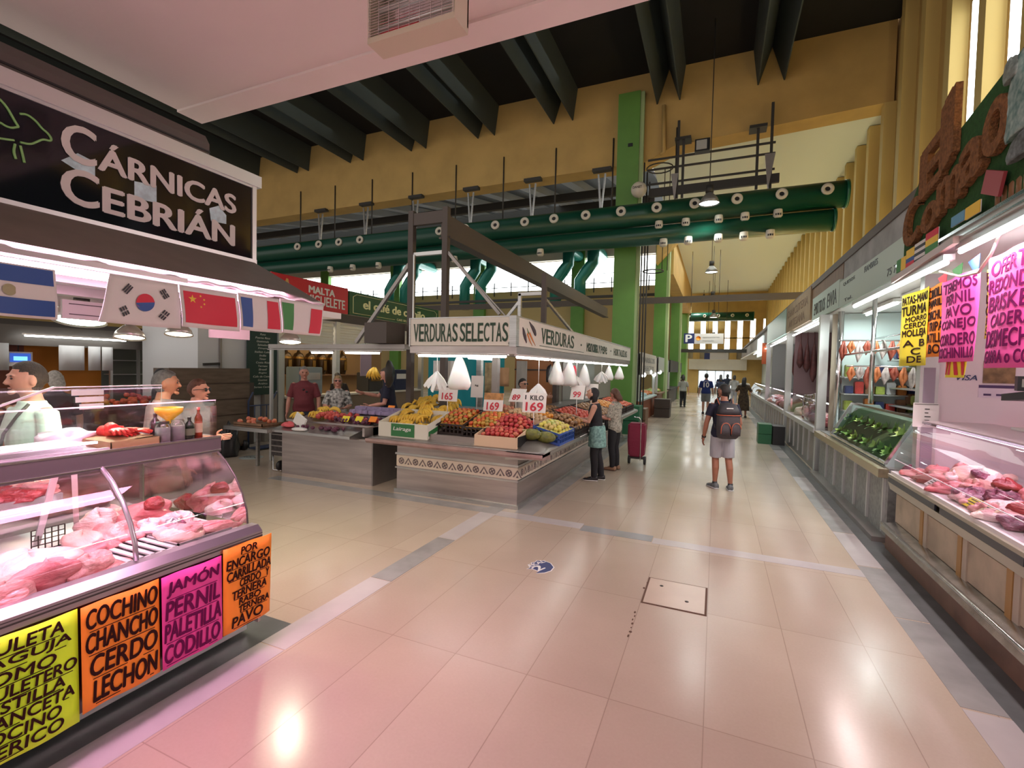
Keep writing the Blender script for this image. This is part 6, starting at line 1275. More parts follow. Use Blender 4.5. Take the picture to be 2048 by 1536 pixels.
MB().prism([(x*1.02+.03, y) for x, y in pts], 'z', .0008, .0016).build('white_edge', M_WHITE, ds); MB().prism([((x+1.48)*.93-1.48, (y-4.25)*.93+4.25) for x, y in pts], 'z', .0016, .0024).build('navy_film', mat('navy film', (.035, .05, .16), .4), ds)
b = MB(); put_text(b, '2', (-1.47, 4.13, .0026), (.04, .10, 0), (-.09, .05, 0), 0, .03, th=.0006); put_text(b, 'EKAL', (-1.565, 4.20, .0026), (.09, .17, 0), (-.045, .03, 0), 0, .02, th=.0006); b.build('lettering', M_WHITE, ds)
d2 = thing('floor_decal', 'grey oval floor sticker in the gap left of steel counter', 'sticker', (-8.4, 6.6, 0))
MB().lathe([(.001, .001), (.22, .001), (.22, .002), (.001, .002)], (-8.45, 6.6, 0), 24).build('disc', mat('grey disc', (.30, .33, .32), .5), d2)
b = MB(); put_text(b, 'LOCAL', (-8.62, 6.55, .0025), (.34, .03, 0), (-.02, .10, 0), 0, .02, th=.0006); b.build('lettering', M_DARK, d2)
# ------------------------------------------------------------------ background stalls on the left
cf = thing('cafe_stall', 'coffee stall with dark green sign, roller shutters and brass dispensers', 'stall', (-10.6, 12, 0))
MB().box(-10.05, -9.95, 10.95, 15.8, 3.36, 4.05).build('sign_panel', mat('deep green sign', (.004, .085, .035), .25), cf)
b = MB(); put_text(b, 'el café de camilo', (-9.945, 11.55, 3.60), (0, 3.3, 0), (0, 0, .26), 0, .05); put_text(b, 'CAFE SELECTO', (-9.945, 13.2, 3.40), (0, .9, 0), (0, 0, .07), 0, .02); b.build('lettering', mat('pale yellow letters', (.80, .80, .42), .5), cf)
b = MB(); q = [(11.1, 3.42), (11.1, 3.9), (11.25, 3.98), (15.5, 3.98), (15.65, 3.9), (15.65, 3.5), (15.5, 3.42), (14.3, 3.42)]
for (y0, z0), (y1, z1) in zip(q, q[1:]): b.bar((-9.945, y0, z0), (-9.945, y1, z1), .025, .01)
b.bar((-9.945, 11.1, 3.42), (-9.945, 13.1, 3.42), .025, .01); b.build('sign_border', mat('pale yellow letters', (.80, .80, .42), .5), cf)
MB().box(-10.1, -9.98, 8.6, 15.8, 3.1, 3.34).build('beam', M_BROWN, cf)
for a, c in ((8.7, 10.4), (10.6, 14.6)):
    s = MB()
    for i in range(9): s.box(-10.06+.02*(i % 2), -10.03+.02*(i % 2), a, c, 2.42+.075*i, 2.49+.075*i)
    s.build('roller_shutter', M_ALU, cf)
for y in (8.55, 10.45, 14.7): MB().box(-10.1, -9.95, y, y+.14, 0, 3.1).build('post', M_ALU, cf)
MB().box(-10.3, -9.9, 8.7, 14.6, 0, 1.0).build('counter', mat('brown counter', (.22, .16, .11), .5), cf); MB().box(-10.35, -9.85, 8.7, 14.6, 1.0, 1.05).build('counter_top', M_OFF, cf)
MB().box(-12.6, -12.5, 8.7, 15.6, 0, 3.1).build('back_wall', mat('warm tan wall', (.30, .18, .08), .6), cf); MB().box(-12.5, -12.2, 8.7, 15.6, 1.5, 1.54).build('shelf', M_WOOD, cf); MB().box(-12.6, -10, 8.6, 15.8, 3.05, 3.1).build('stall_ceiling', M_OFF, cf)
area_lamp('cafe_light', (-11.2, 11.5, 3.0), 1.2, 60, (1, .8, .5), size_y=5, parent=cf)
M_BRASS = mat('brass dispenser', (.40, .22, .06), .25, .9)
for i in range(9):
    y = 9.35+.48*i
    t = thing('coffee_dispenser', ('leftmost', 'second', 'third', 'fourth', 'fifth', 'sixth', 'seventh', 'eighth', 'rightmost')[i]+' brass coffee dispenser on the cafe shelf', 'dispenser', (-12.3, y, 1.54), 'brass coffee dispensers')
    MB().lathe([(.001, 0), (.12, 0), (.15, .1), (.17, .55), (.13, .66), (.06, .70), (.02, .82), (.001, .84)], (-12.3, y, 1.54), 14).build('vessel', mat('dark vessel', (.05, .028, .012), .25, .5), t)
    MB().lathe([(.175, .5), (.172, .57)], (-12.3, y, 1.54), 14).build('band', M_BRASS, t); MB().box(-12.14, -12.12, y-.06, y+.06, 1.68, 2.0).build('plate', M_BRASS, t)
for i, (y, w, h, m, lab) in enumerate([(9.2, .8, .75, mat('blue grey machine', (.30, .36, .38), .4, .3), 'blue grey coffee machine at the left of cafe counter'), (11.9, .7, .6, M_DARK, 'dark espresso machine in the middle of cafe counter'), (13.2, 1.1, .7, mat('navy display', (.02, .03, .08), .3), 'navy display box with white curl on the cafe counter')]):
    t = thing('coffee_machine', lab, 'machine', (-10.25, y, 1.05)); MB().box(-10.5, -10.0, y, y+w, 1.05, 1.05+h).build('body', m, t, bevel=.02)
    MB().box(-9.998, -9.99, y+.1, y+w-.1, 1.05+h*.55, 1.05+h*.8).build('front_plate', (M_ALU, M_BRASS, M_WHITE)[i], t)
o = MB().box(-9.96, -9.95, 11.45, 11.95, 1.55, 2.25).build('notice_sheet', mat('lilac notice', (.42, .32, .42), .6), loc=(-9.95, 11.7, 1.5)); tag(o, 'lilac notice sheet hanging in front of the cafe', 'notice')
MB().cyl((-9.99, 11.7, 2.25), (-9.99, 11.7, 3.11), .006, 5).build('string', M_DARK, o)
rd = thing('shop_sign', 'red shop sign with white lettering beside the green cafe sign', 'sign', (-10, 9.6, 3.4))
MB().box(-10.06, -9.96, 8.3, 10.9, 3.36, 4.10).build('panel', mat('red sign', (.58, .015, .03), .4), rd)
b = MB(); put_text(b, 'MALTA', (-9.955, 9.45, 3.78), (0, .92, 0), (0, 0, .18), 0, .06); put_text(b, 'MIGUELETE', (-9.955, 9.35, 3.47), (0, 1.42, 0), (0, 0, .26), 0, .03); b.build('lettering', M_WHITE, rd)
lump((-9.95, 8.75, 3.9), (.02, .12, .2), 500).build('logo', mat('gold logo', (.6, .35, .1), .5), rd)
cw = thing('cold_room', 'white walled cold room block with chalkboard beside the cafe', 'cold room', (-10.8, 7.5, 0))
MB().box(-11.9, -10.0, 6.55, 8.5, 0, 3.2).build('wall_panel', mat('blue white panel', (.60, .62, .63), .5), cw)
MB().box(-9.99, -9.94, 7.0, 7.04, 0, 3.1).build('edge_post', M_STEEL2, cw); MB().bar((-9.97, 6.65, 1.83), (-9.97, 7.0, 1.85), .05).build('latch', M_DARK, cw)
n = MB()
for i in range(7): n.box(-9.996, -9.99, 8.0, 8.22, 1.8+.06*i, 1.83+.06*i)
n.build('notice_print', mat('faint print', (.45, .45, .45), .6), cw)
cbd = thing('chalkboard', 'tall dark green menu board with pale handwriting by the cafe', 'menu board', (-9.95, 8.1, 1.1))
MB().box(-9.93, -9.9, 7.62, 8.42, 1.13, 2.75).build('board', mat('dark green board', (.015, .045, .035), .5), cbd)
b = MB()
for i, s in enumerate(['Costa Rica', 'Puno', 'Puerto Rico', 'Guatemala', 'Salvador', 'Etiopia', 'Italian Lake', 'India', 'Timor', 'Costa Rica', 'Tarrazu', 'Brasil', 'Bugisu', 'Cafe de Camilo', 'Gourmet', 'Arabica', 'Sorteo Camilo']):
    z = 2.62-.083*i; w = .03*len(s); put_text(b, s, (-9.897, 8.02-w/2*1.2, z), (0, w*1.2, 0), (0, 0, .045), .2)
b.build('lettering', mat('chalk', (.6, .62, .55), .6), cbd); MB().box(-9.95, -9.85, 8.42, 8.54, 0, 3.1).build('post', M_ALU, cbd); MB().box(-10.0, -9.86, 8.05, 8.4, 0, 1.13).build('pillar', mat('stone pillar', (.25, .22, .19), .6), cbd)
wc = thing('wooden_crate', 'large brown wooden crate panel against the white cold room', 'crate', (-9.7, 6.6, 0))
MB().box(-9.75, -9.3, 5.55, 7.2, .1, 1.75).build('box', mat('grey brown boards', (.13, .095, .07), .7, noise=.3, nscale=3, stretch=(1, 1, 6)), wc)
for i in range(5): MB().box(-9.3, -9.28, 5.55, 7.2, .14+.33*i, .44+.33*i).build('board', mat('grey brown board', (.155, .115, .08), .7, noise=.3, nscale=3, stretch=(1, 1, 6)), wc)
MB().box(-9.7, -9.3, 7.2, 7.32, .1, 1.45).build('side_board', M_BROWN, wc); MB().box(-9.74, -9.4, 5.6, 7.1, 0, .1).build('skid', M_DARK, wc)
tk = thing('hand_truck', 'blue tubular hand truck parked by the white cold room', 'hand truck', (-9.2, 7.4, 0))
M_NAVY = mat('navy tube', (.03, .05, .11), .4)
for y in (7.15, 7.75): MB().tube([(-9.25, y, .05), (-9.25, y, 1.05), (-9.15, y+.03, 1.25)], .02, 8).build('rail', M_NAVY, tk)
for y in (7.3, 7.45, 7.6): MB().cyl((-9.25, y, .5), (-9.25, y, .95), .012, 6).build('slat', M_NAVY, tk)
for z in (.5, .95): MB().cyl((-9.25, 7.15, z), (-9.25, 7.75, z), .015, 6).build('crossbar', M_NAVY, tk)
MB().box(-9.25, -8.95, 7.15, 7.75, .03, .05).build('toe_plate', M_NAVY, tk)
for y in (7.08, 7.82): MB().lathe([(.001, -.03), (.11, -.03), (.11, .03), (.001, .03)], (-9.3, y, .11), 16, axis=Vector((0, 1, 0))).build('wheel', M_BLACK, tk)
o = crumple((-8.9, 6.45, .0), (.3, .4, .8), 33, mat('dark bin bag', (.02, .02, .022), .35), 'bin_bag', 'large dark bin bag standing in front of the wooden crate', 'bag')
# orange stall at the far left
os_ = thing('orange_stall', 'dark stall with orange back wall far behind the left counter', 'stall', (-12.6, 4.5, 0))
MB().box(-12.9, -12.8, 4.9, 6.2, 0, 2.3).build('orange_wall', mat('orange wall', (.62, .22, .02), .6, noise=.1, nscale=2), os_); MB().box(-12.9, -12.8, 3.6, 4.9, 0, 2.3).build('brown_wall', mat('brown red wall', (.20, .06, .03), .5), os_)
MB().box(-12.2, -12.0, .5, 7.3, 2.12, 2.5).build('fascia', mat('dark fascia', (.09, .08, .07), .5), os_); MB().box(-12.9, -12.0, .5, 7.3, 2.5, 2.6).build('stall_roof', M_DARK, os_)
MB().box(-12.85, -12.8, 6.2, 7.3, 0, 2.2).build('cabinet_back', mat('dim green grey', (.16, .18, .16), .3), os_)
for i in range(4): MB().box(-12.8, -12.5, 6.25, 7.25, .9+.32*i, .92+.32*i).build('shelf', M_ALU, os_)
for y in (6.2, 6.75, 7.28): MB().box(-12.5, -12.44, y, y+.05, 0, 2.2).build('post', M_ALU, os_)
MB().box(-12.2, -11.0, 2.5, 7.2, 0, .88).build('counter', M_BROWN, os_)
MB().box(-12.88, -12.85, .5, 3.6, 0, 2.3).build('grey_wall', mat('mauve wall', (.30, .26, .28), .6), os_)
sc_ = thing('screen', 'small lit blue screen hanging on the brown wall at left', 'screen', (-12.3, 4.7, 1.9))
MB().box(-12.4, -12.34, 4.45, 4.85, 1.72, 2.0).build('frame', M_WHITE, sc_); MB().box(-12.338, -12.333, 4.52, 4.82, 1.80, 1.97).build('display', mat('blue display', (.02, .06, .35), .3, emit=1.0, ecol=(.03, .1, .5)), sc_); MB().box(-12.332, -12.33, 4.57, 4.77, 1.83, 1.91).build('text_block', mat('display text', (.2, .6, 1), .3, emit=1.4), sc_); MB().cyl((-12.36, 4.65, 2.0), (-12.36, 4.65, 2.2), .01, 5).build('hanger', M_DARK, sc_)
for i, (y, w, lab) in enumerate([(3.75, .3, 'leftmost'), (4.1, .28, 'second'), (5.1, .42, 'third'), (5.58, .22, 'fourth'), (5.82, .2, 'rightmost')]):
    o = MB().sheet(lambda u, v: (-11.98+.02*sin(5*u), y+w*u, 1.65+.5*v), 4, 2).build('paper_bundle', mat('grey white paper', (.55, .56, .56), .6), loc=(-11.98, y, 1.65), solid=.02); tag(o, lab+' bundle of white papers hanging from the dark fascia at left', 'paper', 'papers hanging at the orange stall')
rs = random.Random(9)
for j, (y0, m, cat) in enumerate([(3.2, P_[0], 'orange'), (3.9, P_[1], 'peach'), (5.4, P_[0], 'peach'), (5.9, T[2], 'tomato'), (6.4, A_RED[0], 'apple'), (6.9, A_RED[1], 'plum')]):
    p = fruit_proto('distant_'+cat, m, .055); u = False
    for i in range(18):
        o = copy_tree(p) if u else p; u = True
        place(o, (-11.7+rs.uniform(0, .6), y0+rs.uniform(-.25, .25), 0)); o.location.z = .95+.25*(-11.1-o.location.x)+rs.uniform(0, .05); tag(o, '%s in the %s heap on the orange stall counter' % (cat, ('leftmost', 'second', 'third', 'fourth', 'fifth', 'rightmost')[j]), cat, 'fruit heap %s of the orange stall' % ('one', 'two', 'three', 'four', 'five', 'six')[j])
for i in range(2): tube_unit(('near', 'far')[i]+' tube lamp under the dark fascia of the orange stall', (-11.8, 1.5+3*i, 2.3), (-11.8, 3.2+3*i, 2.3), 'tubes of the orange stall')
# stalls on the left of the aisle beyond the column
for i, (y0, y1, lab) in enumerate([(17, 21.5, 'fish and fruit stall with white sign beyond the green column'), (22.5, 27, 'second stall beyond the column with hanging bulbs'), (28.5, 38, 'farthest dark stall on the left of the aisle')]):
    t = thing('market_stall', lab, 'stall', (-3, y0, 0))
    MB().box(-3.4, -2.45, y0, y1, 0, .82).build('counter', (mat('brick red counter', (.30, .10, .05), .5), mat('rust counter', (.22, .09, .05), .5), M_BROWN)[i], t); MB().box(-3.4, -2.35, y0, y1, .82, .88).build('counter_top', (mat('pale teal top', (.5, .66, .66), .3), M_WOOD, M_DARK)[i], t)
    MB().box(-2.5, -2.42, y0, y1, 1.85 if i else 1.75, 2.55).build('sign_panel', (M_OFF, mat('greyish sign', (.4, .42, .38), .5), M_DARK)[i], t)
    MB().box(-5.5, -5.4, y0, y1, 0, 2.6).build('back_wall', mat('dim wall', (.3, .28, .24), .6), t)
    for y in (y0, y1-.1): MB().box(-2.55, -2.45, y, y+.1, .88, 2.5).build('post', M_ALU, t)
    if i == 0:
        b = MB(); put_text(b, 'MARISCOS', (-2.415, y0+.3, 2.2), (0, 3.6, 0), (0, 0, .2)); put_text(b, 'SELECTOS', (-2.415, y0+.5, 1.9), (0, 3.2, 0), (0, 0, .18)); b.build('lettering', mat('grey sign letters', (.25, .26, .26), .5), t)
for i in range(5):
    x, y, z = -2.46, (18, 19.8, 21.2, 23.4, 25.4)[i], 1.75+.1*(i % 2); t = thing('bulb_lamp', ('first', 'second', 'third', 'fourth', 'fifth')[i]+' glowing bulb from near end over the left aisle stalls', 'lamp', (x, y, z), 'bulbs over the left aisle stalls')
    MB().ball((x, y, z), .09, 12, 8).build('bulb', mat('glow bulb', (1, 1, 1), .4, emit=12, ecol=(.9, 1, 1)), t); MB().cyl((x, y, z+.09), (x, y, 2.56), .01, 5).build('cord', M_DARK, t)
for i in range(40):
    m = [mat('ice fish', (.45, .6, .6), .3), T[0], mat('leaf lime', (.3, .42, .08), .5), P_[1]][(i//10)]; y = 17.3+.24*i
    if y > 26.8: break
    o = lump((0, 0, .06), (.35, .3, .18), 600+i).build('produce_heap', m); o.location = (-2.85+.15*sin(i*2.3), y, .88); tag(o, 'heap of %s, %s along the left aisle counters' % (('silvery fish', 'orange fruit', 'green vegetables', 'pale peaches')[i//10], ['first', 'second', 'third', 'fourth', 'fifth', 'sixth', 'seventh', 'eighth', 'ninth', 'tenth'][i % 10]), 'produce', 'heaps on the left aisle counters')
for i, (x, y, h, m) in enumerate([(-2.3, 15.6, .7, M_WOOD), (-2.0, 20.6, .75, M_BROWN), (-2.1, 21.6, .5, mat('red crate', (.35, .05, .03), .5)), (-2.35, 14.6, .85, mat('green crate', (.02, .13, .06), .5))]):
    t = thing('crate_stack', ('wooden', 'brown', 'red', 'green')[i]+' crate stand on the left side of the aisle', 'crate', (x, y, 0)); MB().box(x-.3, x+.3, y-.35, y+.35, .0, h*.48).build('lower_crate', m, t); MB().box(x-.31, x+.31, y-.36, y+.36, h*.5, h).build('upper_crate', m, t)
gc = thing('bottle_crates', 'two stacked green crates beside the right stalls', 'crates', (1.3, 14.6, 0))
MB().box(1.1, 1.42, 14.4, 14.9, 0, .26).build('lower_crate', mat('bottle green', (.015, .13, .05), .4), gc); MB().box(1.1, 1.42, 14.4, 14.9, .27, .53).build('upper_crate', mat('bottle green', (.015, .13, .05), .4), gc)
o = MB().box(1.44, 1.72, 14.3, 14.9, 0, .5).build('dark_crate', M_BLACK, loc=(1.6, 14.6, 0)); tag(o, 'black crate beside the two green ones', 'crate')
# red shopping trolley
tr = thing('shopping_trolley', 'dark red two-wheeled shopping trolley behind the grey bloused woman', 'trolley', (-1.42, 9.75, 0))
MB().loft([[(-1.42+a*w, 9.75+b*d, z) for a, b in ((-1, -1), (1, -1), (1, 1), (-1, 1))] for w, d, z in ((.15, .13, .18), (.17, .15, .5), (.165, .15, .85))], sm=False).build('bag', mat('maroon cloth', (.20, .012, .04), .7, bump=.2, bscale=20), tr, bevel=.03)
MB().tube([(-1.33, 9.62, .12), (-1.33, 9.60, .9), (-1.36, 9.58, .97), (-1.47, 9.58, .98)], .012, 8).build('handle', M_CHROME, tr); MB().box(-1.56, -1.28, 9.68, 9.86, .13, .16).build('base_frame', M_DARK, tr)
for x in (-1.58, -1.27): MB().lathe([(.001, -.02), (.085, -.02), (.085, .02), (.001, .02)], (x, 9.85, .085), 16, axis=Vector((1, 0, 0))).build('wheel', M_BLACK, tr)
# ------------------------------------------------------------------ people
def skinm(n, c): return mat('skin '+n, c, .5, sss=.15, noise=.12, nscale=12)
SK = skinm('light', (.55, .29, .20)); SK_T = skinm('tan', (.36, .15, .09)); SK_R = skinm('rosy', (.58, .27, .20))
def fuse(mb, name, m, parent, vox, extra=None, smooth=2):
    """closed overlapping lofts made into one continuous skin; hands are joined on afterwards"""
    me = mb.mesh('tmp', m); o = bpy.data.objects.new('tmp', me); COL.objects.link(o)
    md = o.modifiers.new('r', 'REMESH'); md.mode = 'VOXEL'; md.voxel_size = vox
    sm = o.modifiers.new('s', 'SMOOTH'); sm.iterations = smooth; sm.factor = .5
    dg = bpy.context.evaluated_depsgraph_get(); out = bpy.data.meshes.new_from_object(o.evaluated_get(dg)); out.name = name
    bpy.data.objects.remove(o); bpy.data.meshes.remove(me)
    if extra is not None:
        bm = bmesh.new(); bm.from_mesh(out); t = extra.mesh('e', m); bm.from_mesh(t); bm.to_mesh(out); bm.free(); bpy.data.meshes.remove(t)
    if not out.materials: out.materials.append(m)
    out.polygons.foreach_set('use_smooth', [True]*len(out.polygons))
    ob = bpy.data.objects.new(name, out); COL.objects.link(ob); ob.parent = parent; WL[ob] = Vector((0, 0, 0)); return ob
def ell(c, rx, ry, n=20, q=None):
    R = q or Matrix.Identity(3); c = Vector(c); return [c+R @ Vector((rx*cos(2*pi*k/n), ry*sin(2*pi*k/n), 0)) for k in range(n)]
def capsule(mb, pts, rr, n=14):
    pts = [Vector(p) for p in pts]
    a = (pts[0]-pts[1]).normalized(); b = (pts[-1]-pts[-2]).normalized()
    P = [pts[0]+a*rr[0]*.7]+pts+[pts[-1]+b*rr[-1]*.7]; R_ = [rr[0]*.55]+list(rr)+[rr[-1]*.55]
    mb.tube(P, R_, n)
def person(label, loc, face, h=1.7, fat=1., skin=SK, hair=(.05, .03, .02), hairlen=0, bald=0, top=None, bottom=None, shoe=None, sleeve=.5, hem=.50, legs=1., aR=None, aL=None,
           lean=0, head=(0, 0), stance=(.055, .0, .055, .0), vox=.011, name='person', skirt=None, glasses=None, neck=.86, toe=0, fem=False):
    """arms: (upper-arm direction, forearm direction) in local axes, +Y is the way the body faces; stance: x, y of left and right foot"""
    t = thing(name, label, 'person', loc); t.rotation_euler.z = math.atan2(-face[0], face[1]); WL[t] = Vector((0, 0, 0))
    Rl = Matrix.Rotation(-lean, 3, 'X'); hip = Vector((0, 0, .53*h))
    U = lambda x, y, z: hip+Rl @ (Vector((x*h, y*h, z*h))-hip)
    Rh = Rl @ Matrix.Rotation(head[0], 3, 'Z') @ Matrix.Rotation(-head[1], 3, 'X'); hc = U(0, .012, .93)
    HD = lambda x, y, z: hc+Rh @ (Vector((x, y, z))*h)
    sw = .105*(.92 if fem else 1)
    tor = [(.465, .065, .055, 0), (.50, .088, .066, -.004), (.54, .096*(1.04 if fem else 1), .070, -.005), (.585, .088, .064*fat, .004*fat), (.63, .080*(.92 if fem else 1), .060*fat, .010*(fat-1)*4), (.68, .086, .062*fat**.6, .004), (.73, .095, .066, .004), (.775, .100, .062, 0), (.805, .088, .052, -.004), (.828, .055, .040, -.006), (.85, .034, .034, -.004), (.885, .031, .033, .004)]
    def torso(mb, z0, z1, g=0, ex=0):
        R = []
        for z, a, b, y in tor:
            if z0-1e-6 <= z <= z1+1e-6:
                w = fat**.5 if z < .8 else 1
                R.append(ell(U(0, y, z), (a*w+g+ex*max(0, (.62-z)))*h, (b+g+ex*max(0, (.62-z)))*h, 22, Rl))
        mb.loft(R)
    sh = {s: U(s*sw, -.004, .800) for s in (-1, 1)}
    arms = {-1: aL or ((-.25, .0, -1), (-.10, .25, -1)), 1: aR or ((.25, .0, -1), (.10, .25, -1))}
    el, wr, fd = {}, {}, {}
    for s in (-1, 1):
        a = Rl @ Vector(arms[s][0]).normalized(); b = Rl @ Vector(arms[s][1]).normalized(); el[s] = sh[s]+a*.172*h; wr[s] = el[s]+b*.148*h; fd[s] = b
    k = {}; an = {}; hp = {}
    for s, (fx, fy) in ((-1, (-stance[0], stance[1])), (1, (stance[2], stance[3]))):
        hp[s] = Vector((s*.050*h, 0, .50*h)); an[s] = Vector((fx*h, fy*h-.012*h, .05*h)); k[s] = (hp[s]+an[s])/2+Vector((0, .018*h, .01*h))
    # body
    b = MB(); torso(b, .46, .89)
    for s in (-1, 1):
        capsule(b, [sh[s], sh[s]*.5+el[s]*.5, el[s], el[s]*.6+wr[s]*.4, wr[s]], [.031*h, .027*h, .0225*h, .0225*h, .0145*h])
        capsule(b, [hp[s], hp[s]*.5+k[s]*.5, k[s], k[s]*.65+an[s]*.35+Vector((0, -.012*h, 0)), an[s]], [.050*h, .044*h, .032*h, .032*h, .019*h])
        capsule(b, [an[s]+Vector((0, -.012*h, -.025*h)), an[s]+Vector((s*toe*.08*h, .085*h, -.032*h))], [.02*h, .017*h])
    hx, hy, hz = .046, .058, .067
    def hf(p):
        q = Vector(p)
        if q.z < 0: q.x *= 1-.30*(-q.z)**1.4; q.y *= 1-.16*(-q.z)
        if q.y > .2: q.x *= 1-.12*(q.y-.2); q.y = .2+(q.y-.2)*(.93 if q.z > .25 else .98)
        if q.y < 0 and q.z < -.3: q.y *= .72
        return q
    b.ball(hc, (hx*h, hy*h, hz*h), 22, 16, rot=Rh, fn=hf)
    b.loft([[HD(x, y, z) for x, y, z in ((-.004, .050, .012), (.004, .050, .012), (.003, .057, .012), (-.003, .057, .012))], [HD(x, y, z) for x, y, z in ((-.010, .05, -.012), (.010, .05, -.012), (.006, .070, -.013), (-.006, .070, -.013))], [HD(x, y, z) for x, y, z in ((-.008, .05, -.019), (.008, .05, -.019), (.005, .062, -.020), (-.005, .062, -.020))]])
    for s in (-1, 1): b.ball(HD(s*.046, -.004, -.004), (.006*h, .012*h, .019*h), 8, 6, rot=Rh)
    b.ball(HD(0, .047, -.050), (.016*h, .012*h, .010*h), 8, 6, rot=Rh); b.ball(HD(0, .050, .018), (.034*h, .008*h, .007*h), 10, 6, rot=Rh)
    hands = MB()
    for s in (-1, 1):
        d = fd[s]; side = d.cross(Vector((0, 1, 0))); side = (side if side.length > .2 else Vector((1, 0, 0))).normalized(); nrm = side.cross(d)
        palm = wr[s]+d*.026*h
        q = Matrix((nrm, side, d)).transposed() if abs(Matrix((nrm, side, d)).determinant()) > .5 else Matrix.Identity(3)
        hands.ball(palm, (.022*h, .011*h, .034*h), 12, 8, rot=Matrix((nrm, side, d)).transposed())
        for j in range(4):
            o = palm+d*.024*h+nrm*(.015-.010*j)*h; L = (.040, .046, .043, .034)[j]*h; c = side*-s*.012*h
            hands.tube([o, o+d*L*.45+c*.25, o+d*L*.8+c*.8, o+d*L+c*1.5], [.0054*h, .0052*h, .0046*h, .0036*h], 7)
        o = palm-d*.012*h+nrm*.018*h; hands.tube([o, o+(d*.6+nrm*.8)*.022*h, o+(d*1.0+nrm*.75)*.036*h], [.007*h, .0062*h, .0045*h], 7)
    body = fuse(b, 'body', skin, t, vox*.8, hands)
    # clothes
    if top:
        c = MB(); torso(c, hem, .83, .0065, ex=.05)
        if neck: c.loft([ell(U(0, -.004, .822), .058*h, .046*h, 20, Rl), ell(U(0, -.003, .845), .045*h, .043*h, 20, Rl)])
        if sleeve:
            for s in (-1, 1):
                P = [sh[s]-Rl @ Vector((s*.035*h, 0, .012*h)), sh[s]-Rl @ Vector((0, 0, .004*h)), sh[s]*.5+el[s]*.5, el[s]]; R_ = [.034*h, .037*h, .037*h, .034*h]
                if sleeve > 1: P += [el[s]*.5+wr[s]*.5, el[s]*.12+wr[s]*.88]; R_ += [.030*h, .024*h]
                elif sleeve < 1: P = P[:2]+[sh[s]*(1-sleeve)+el[s]*sleeve]; R_ = R_[:2]+[.038*h]
                c.tube(P, R_, 14)
        fuse(c, 'top', top, t, vox)
    if bottom:
        c = MB()
        if skirt:
            c.loft([ell((0, 0, z*h), a*h, bb*h, 24) for z, a, bb in skirt])
        else:
            torso(c, .46, .585, .008)
            for s in (-1, 1):
                kn = k[s]; P = [hp[s]+Vector((0, 0, .02*h)), hp[s]*.5+kn*.5, kn]; R_ = [.056*h, .053*h, .042*h]
                if legs > .6: P += [kn*.5+an[s]*.5+Vector((0, -.006*h, 0)), an[s]+Vector((0, 0, -.01*h))]; R_ += [.039*h, .033*h]
                elif legs < .5: P = P[:2]+[hp[s]*.1+kn*.9]; R_ = [.058*h, .058*h, .053*h]
                c.tube(P, R_, 16)
        fuse(c, 'bottoms', bottom, t, vox)
    if shoe:
        for s in (-1, 1):
            c = MB(); a = an[s]; d = Vector((s*toe, 1, 0)).normalized(); w = d.cross(Vector((0, 0, 1)))
            prof = [(-.042, .020, .050), (-.030, .026, .058), (.0, .027, .060), (.035, .029, .046), (.07, .031, .034), (.10, .026, .028), (.115, .012, .02)]
            c.loft([[Vector((a.x, a.y, 0))+d*y*h+w*wd*h*cos(q)+Vector((0, 0, (z*.5+z*.5*sin(q))*h if sin(q) > -.6 else .002)) for q in [2*pi*i/14 for i in range(14)]] for y, wd, z in prof])
            so = c.build('shoe', shoe[0], t); c = MB(); c.loft([[Vector((a.x, a.y, 0))+d*(y*1.02)*h+w*wd*1.08*h*cos(q)+Vector((0, 0, (.006+.006*sin(q))*h)) for q in [2*pi*i/14 for i in range(14)]] for y, wd, z in prof])
            c.build('sole', shoe[1], so)
    # hair
    if hair:
        hm = mat('hair %.2f %.2f' % (hair[0], hair[2]), hair, .6, noise=.4, nscale=40, bump=.4, bscale=90)
        def cap(p):
            q = Vector(p); f = q.y
            lim = .30+.45*max(0, f) if not hairlen else (-.2+.9*max(0, f))
            if f < -.1: lim = min(lim, -.35 if not hairlen else -1)
            if q.z < lim and not (bald and q.z > .55 and f > -.4): q = q*.86
            elif bald and q.z > .62 and f > -.3: q = q*.90
            return q
        c = MB().ball(hc+Rh @ Vector((0, -.003*h, .004*h)), (hx*1.10*h, hy*1.08*h, hz*1.09*h), 22, 16, rot=Rh, fn=cap)
        if hairlen:
            c.loft([[HD(x, y, z) for x, y in [(w_*cos(a), -.022-.4*max(0, .035-z)*(1 if z < 0 else .3)-.006+d_*.85*sin(a)) for a in [2*pi*i/16 for i in range(16)]]] for z, w_, d_ in ((.035, .045, .040), (.0, .051, .044), (-.03-hairlen*.3, .051, .042), (-.055-hairlen, .040, .028))])
        c.build('hair', hm, t)
    for s in (-1, 1):
        MB().ball(HD(s*.019, .0515, .006), (.0075*h, .004*h, .0042*h), 8, 6, rot=Rh).build('eye', mat('eye dark', (.03, .02, .02), .2), t)
        MB().ball(HD(s*.019, .053, .016), (.012*h, .003*h, .0026*h), 8, 5, rot=Rh).build('eyebrow', mat('brow', tuple(min(1, .6*v) for v in (hair or (.1, .08, .06))), .7), t)
    MB().ball(HD(0, .0515, -.033), (.015*h, .004*h, .0036*h), 10, 5, rot=Rh).build('mouth', mat('lips', (.42, .15, .12), .5), t)
    if glasses:
        for s in (-1, 1): MB().ball(HD(s*.020, .0575, .006), (.017*h, .004*h, .012*h), 12, 8, rot=Rh).build('lens', glasses, t)
        g = MB()
        for s in (-1, 1): g.tube([HD(s*.036, .052, .008), HD(s*.047, .03, .009), HD(s*.05, -.005, .004)], .002*h, 5)
        g.tube([HD(-.036, .058, .009), HD(.036, .058, .009)], .002*h, 5); g.build('glasses_frame', M_BLACK, t)
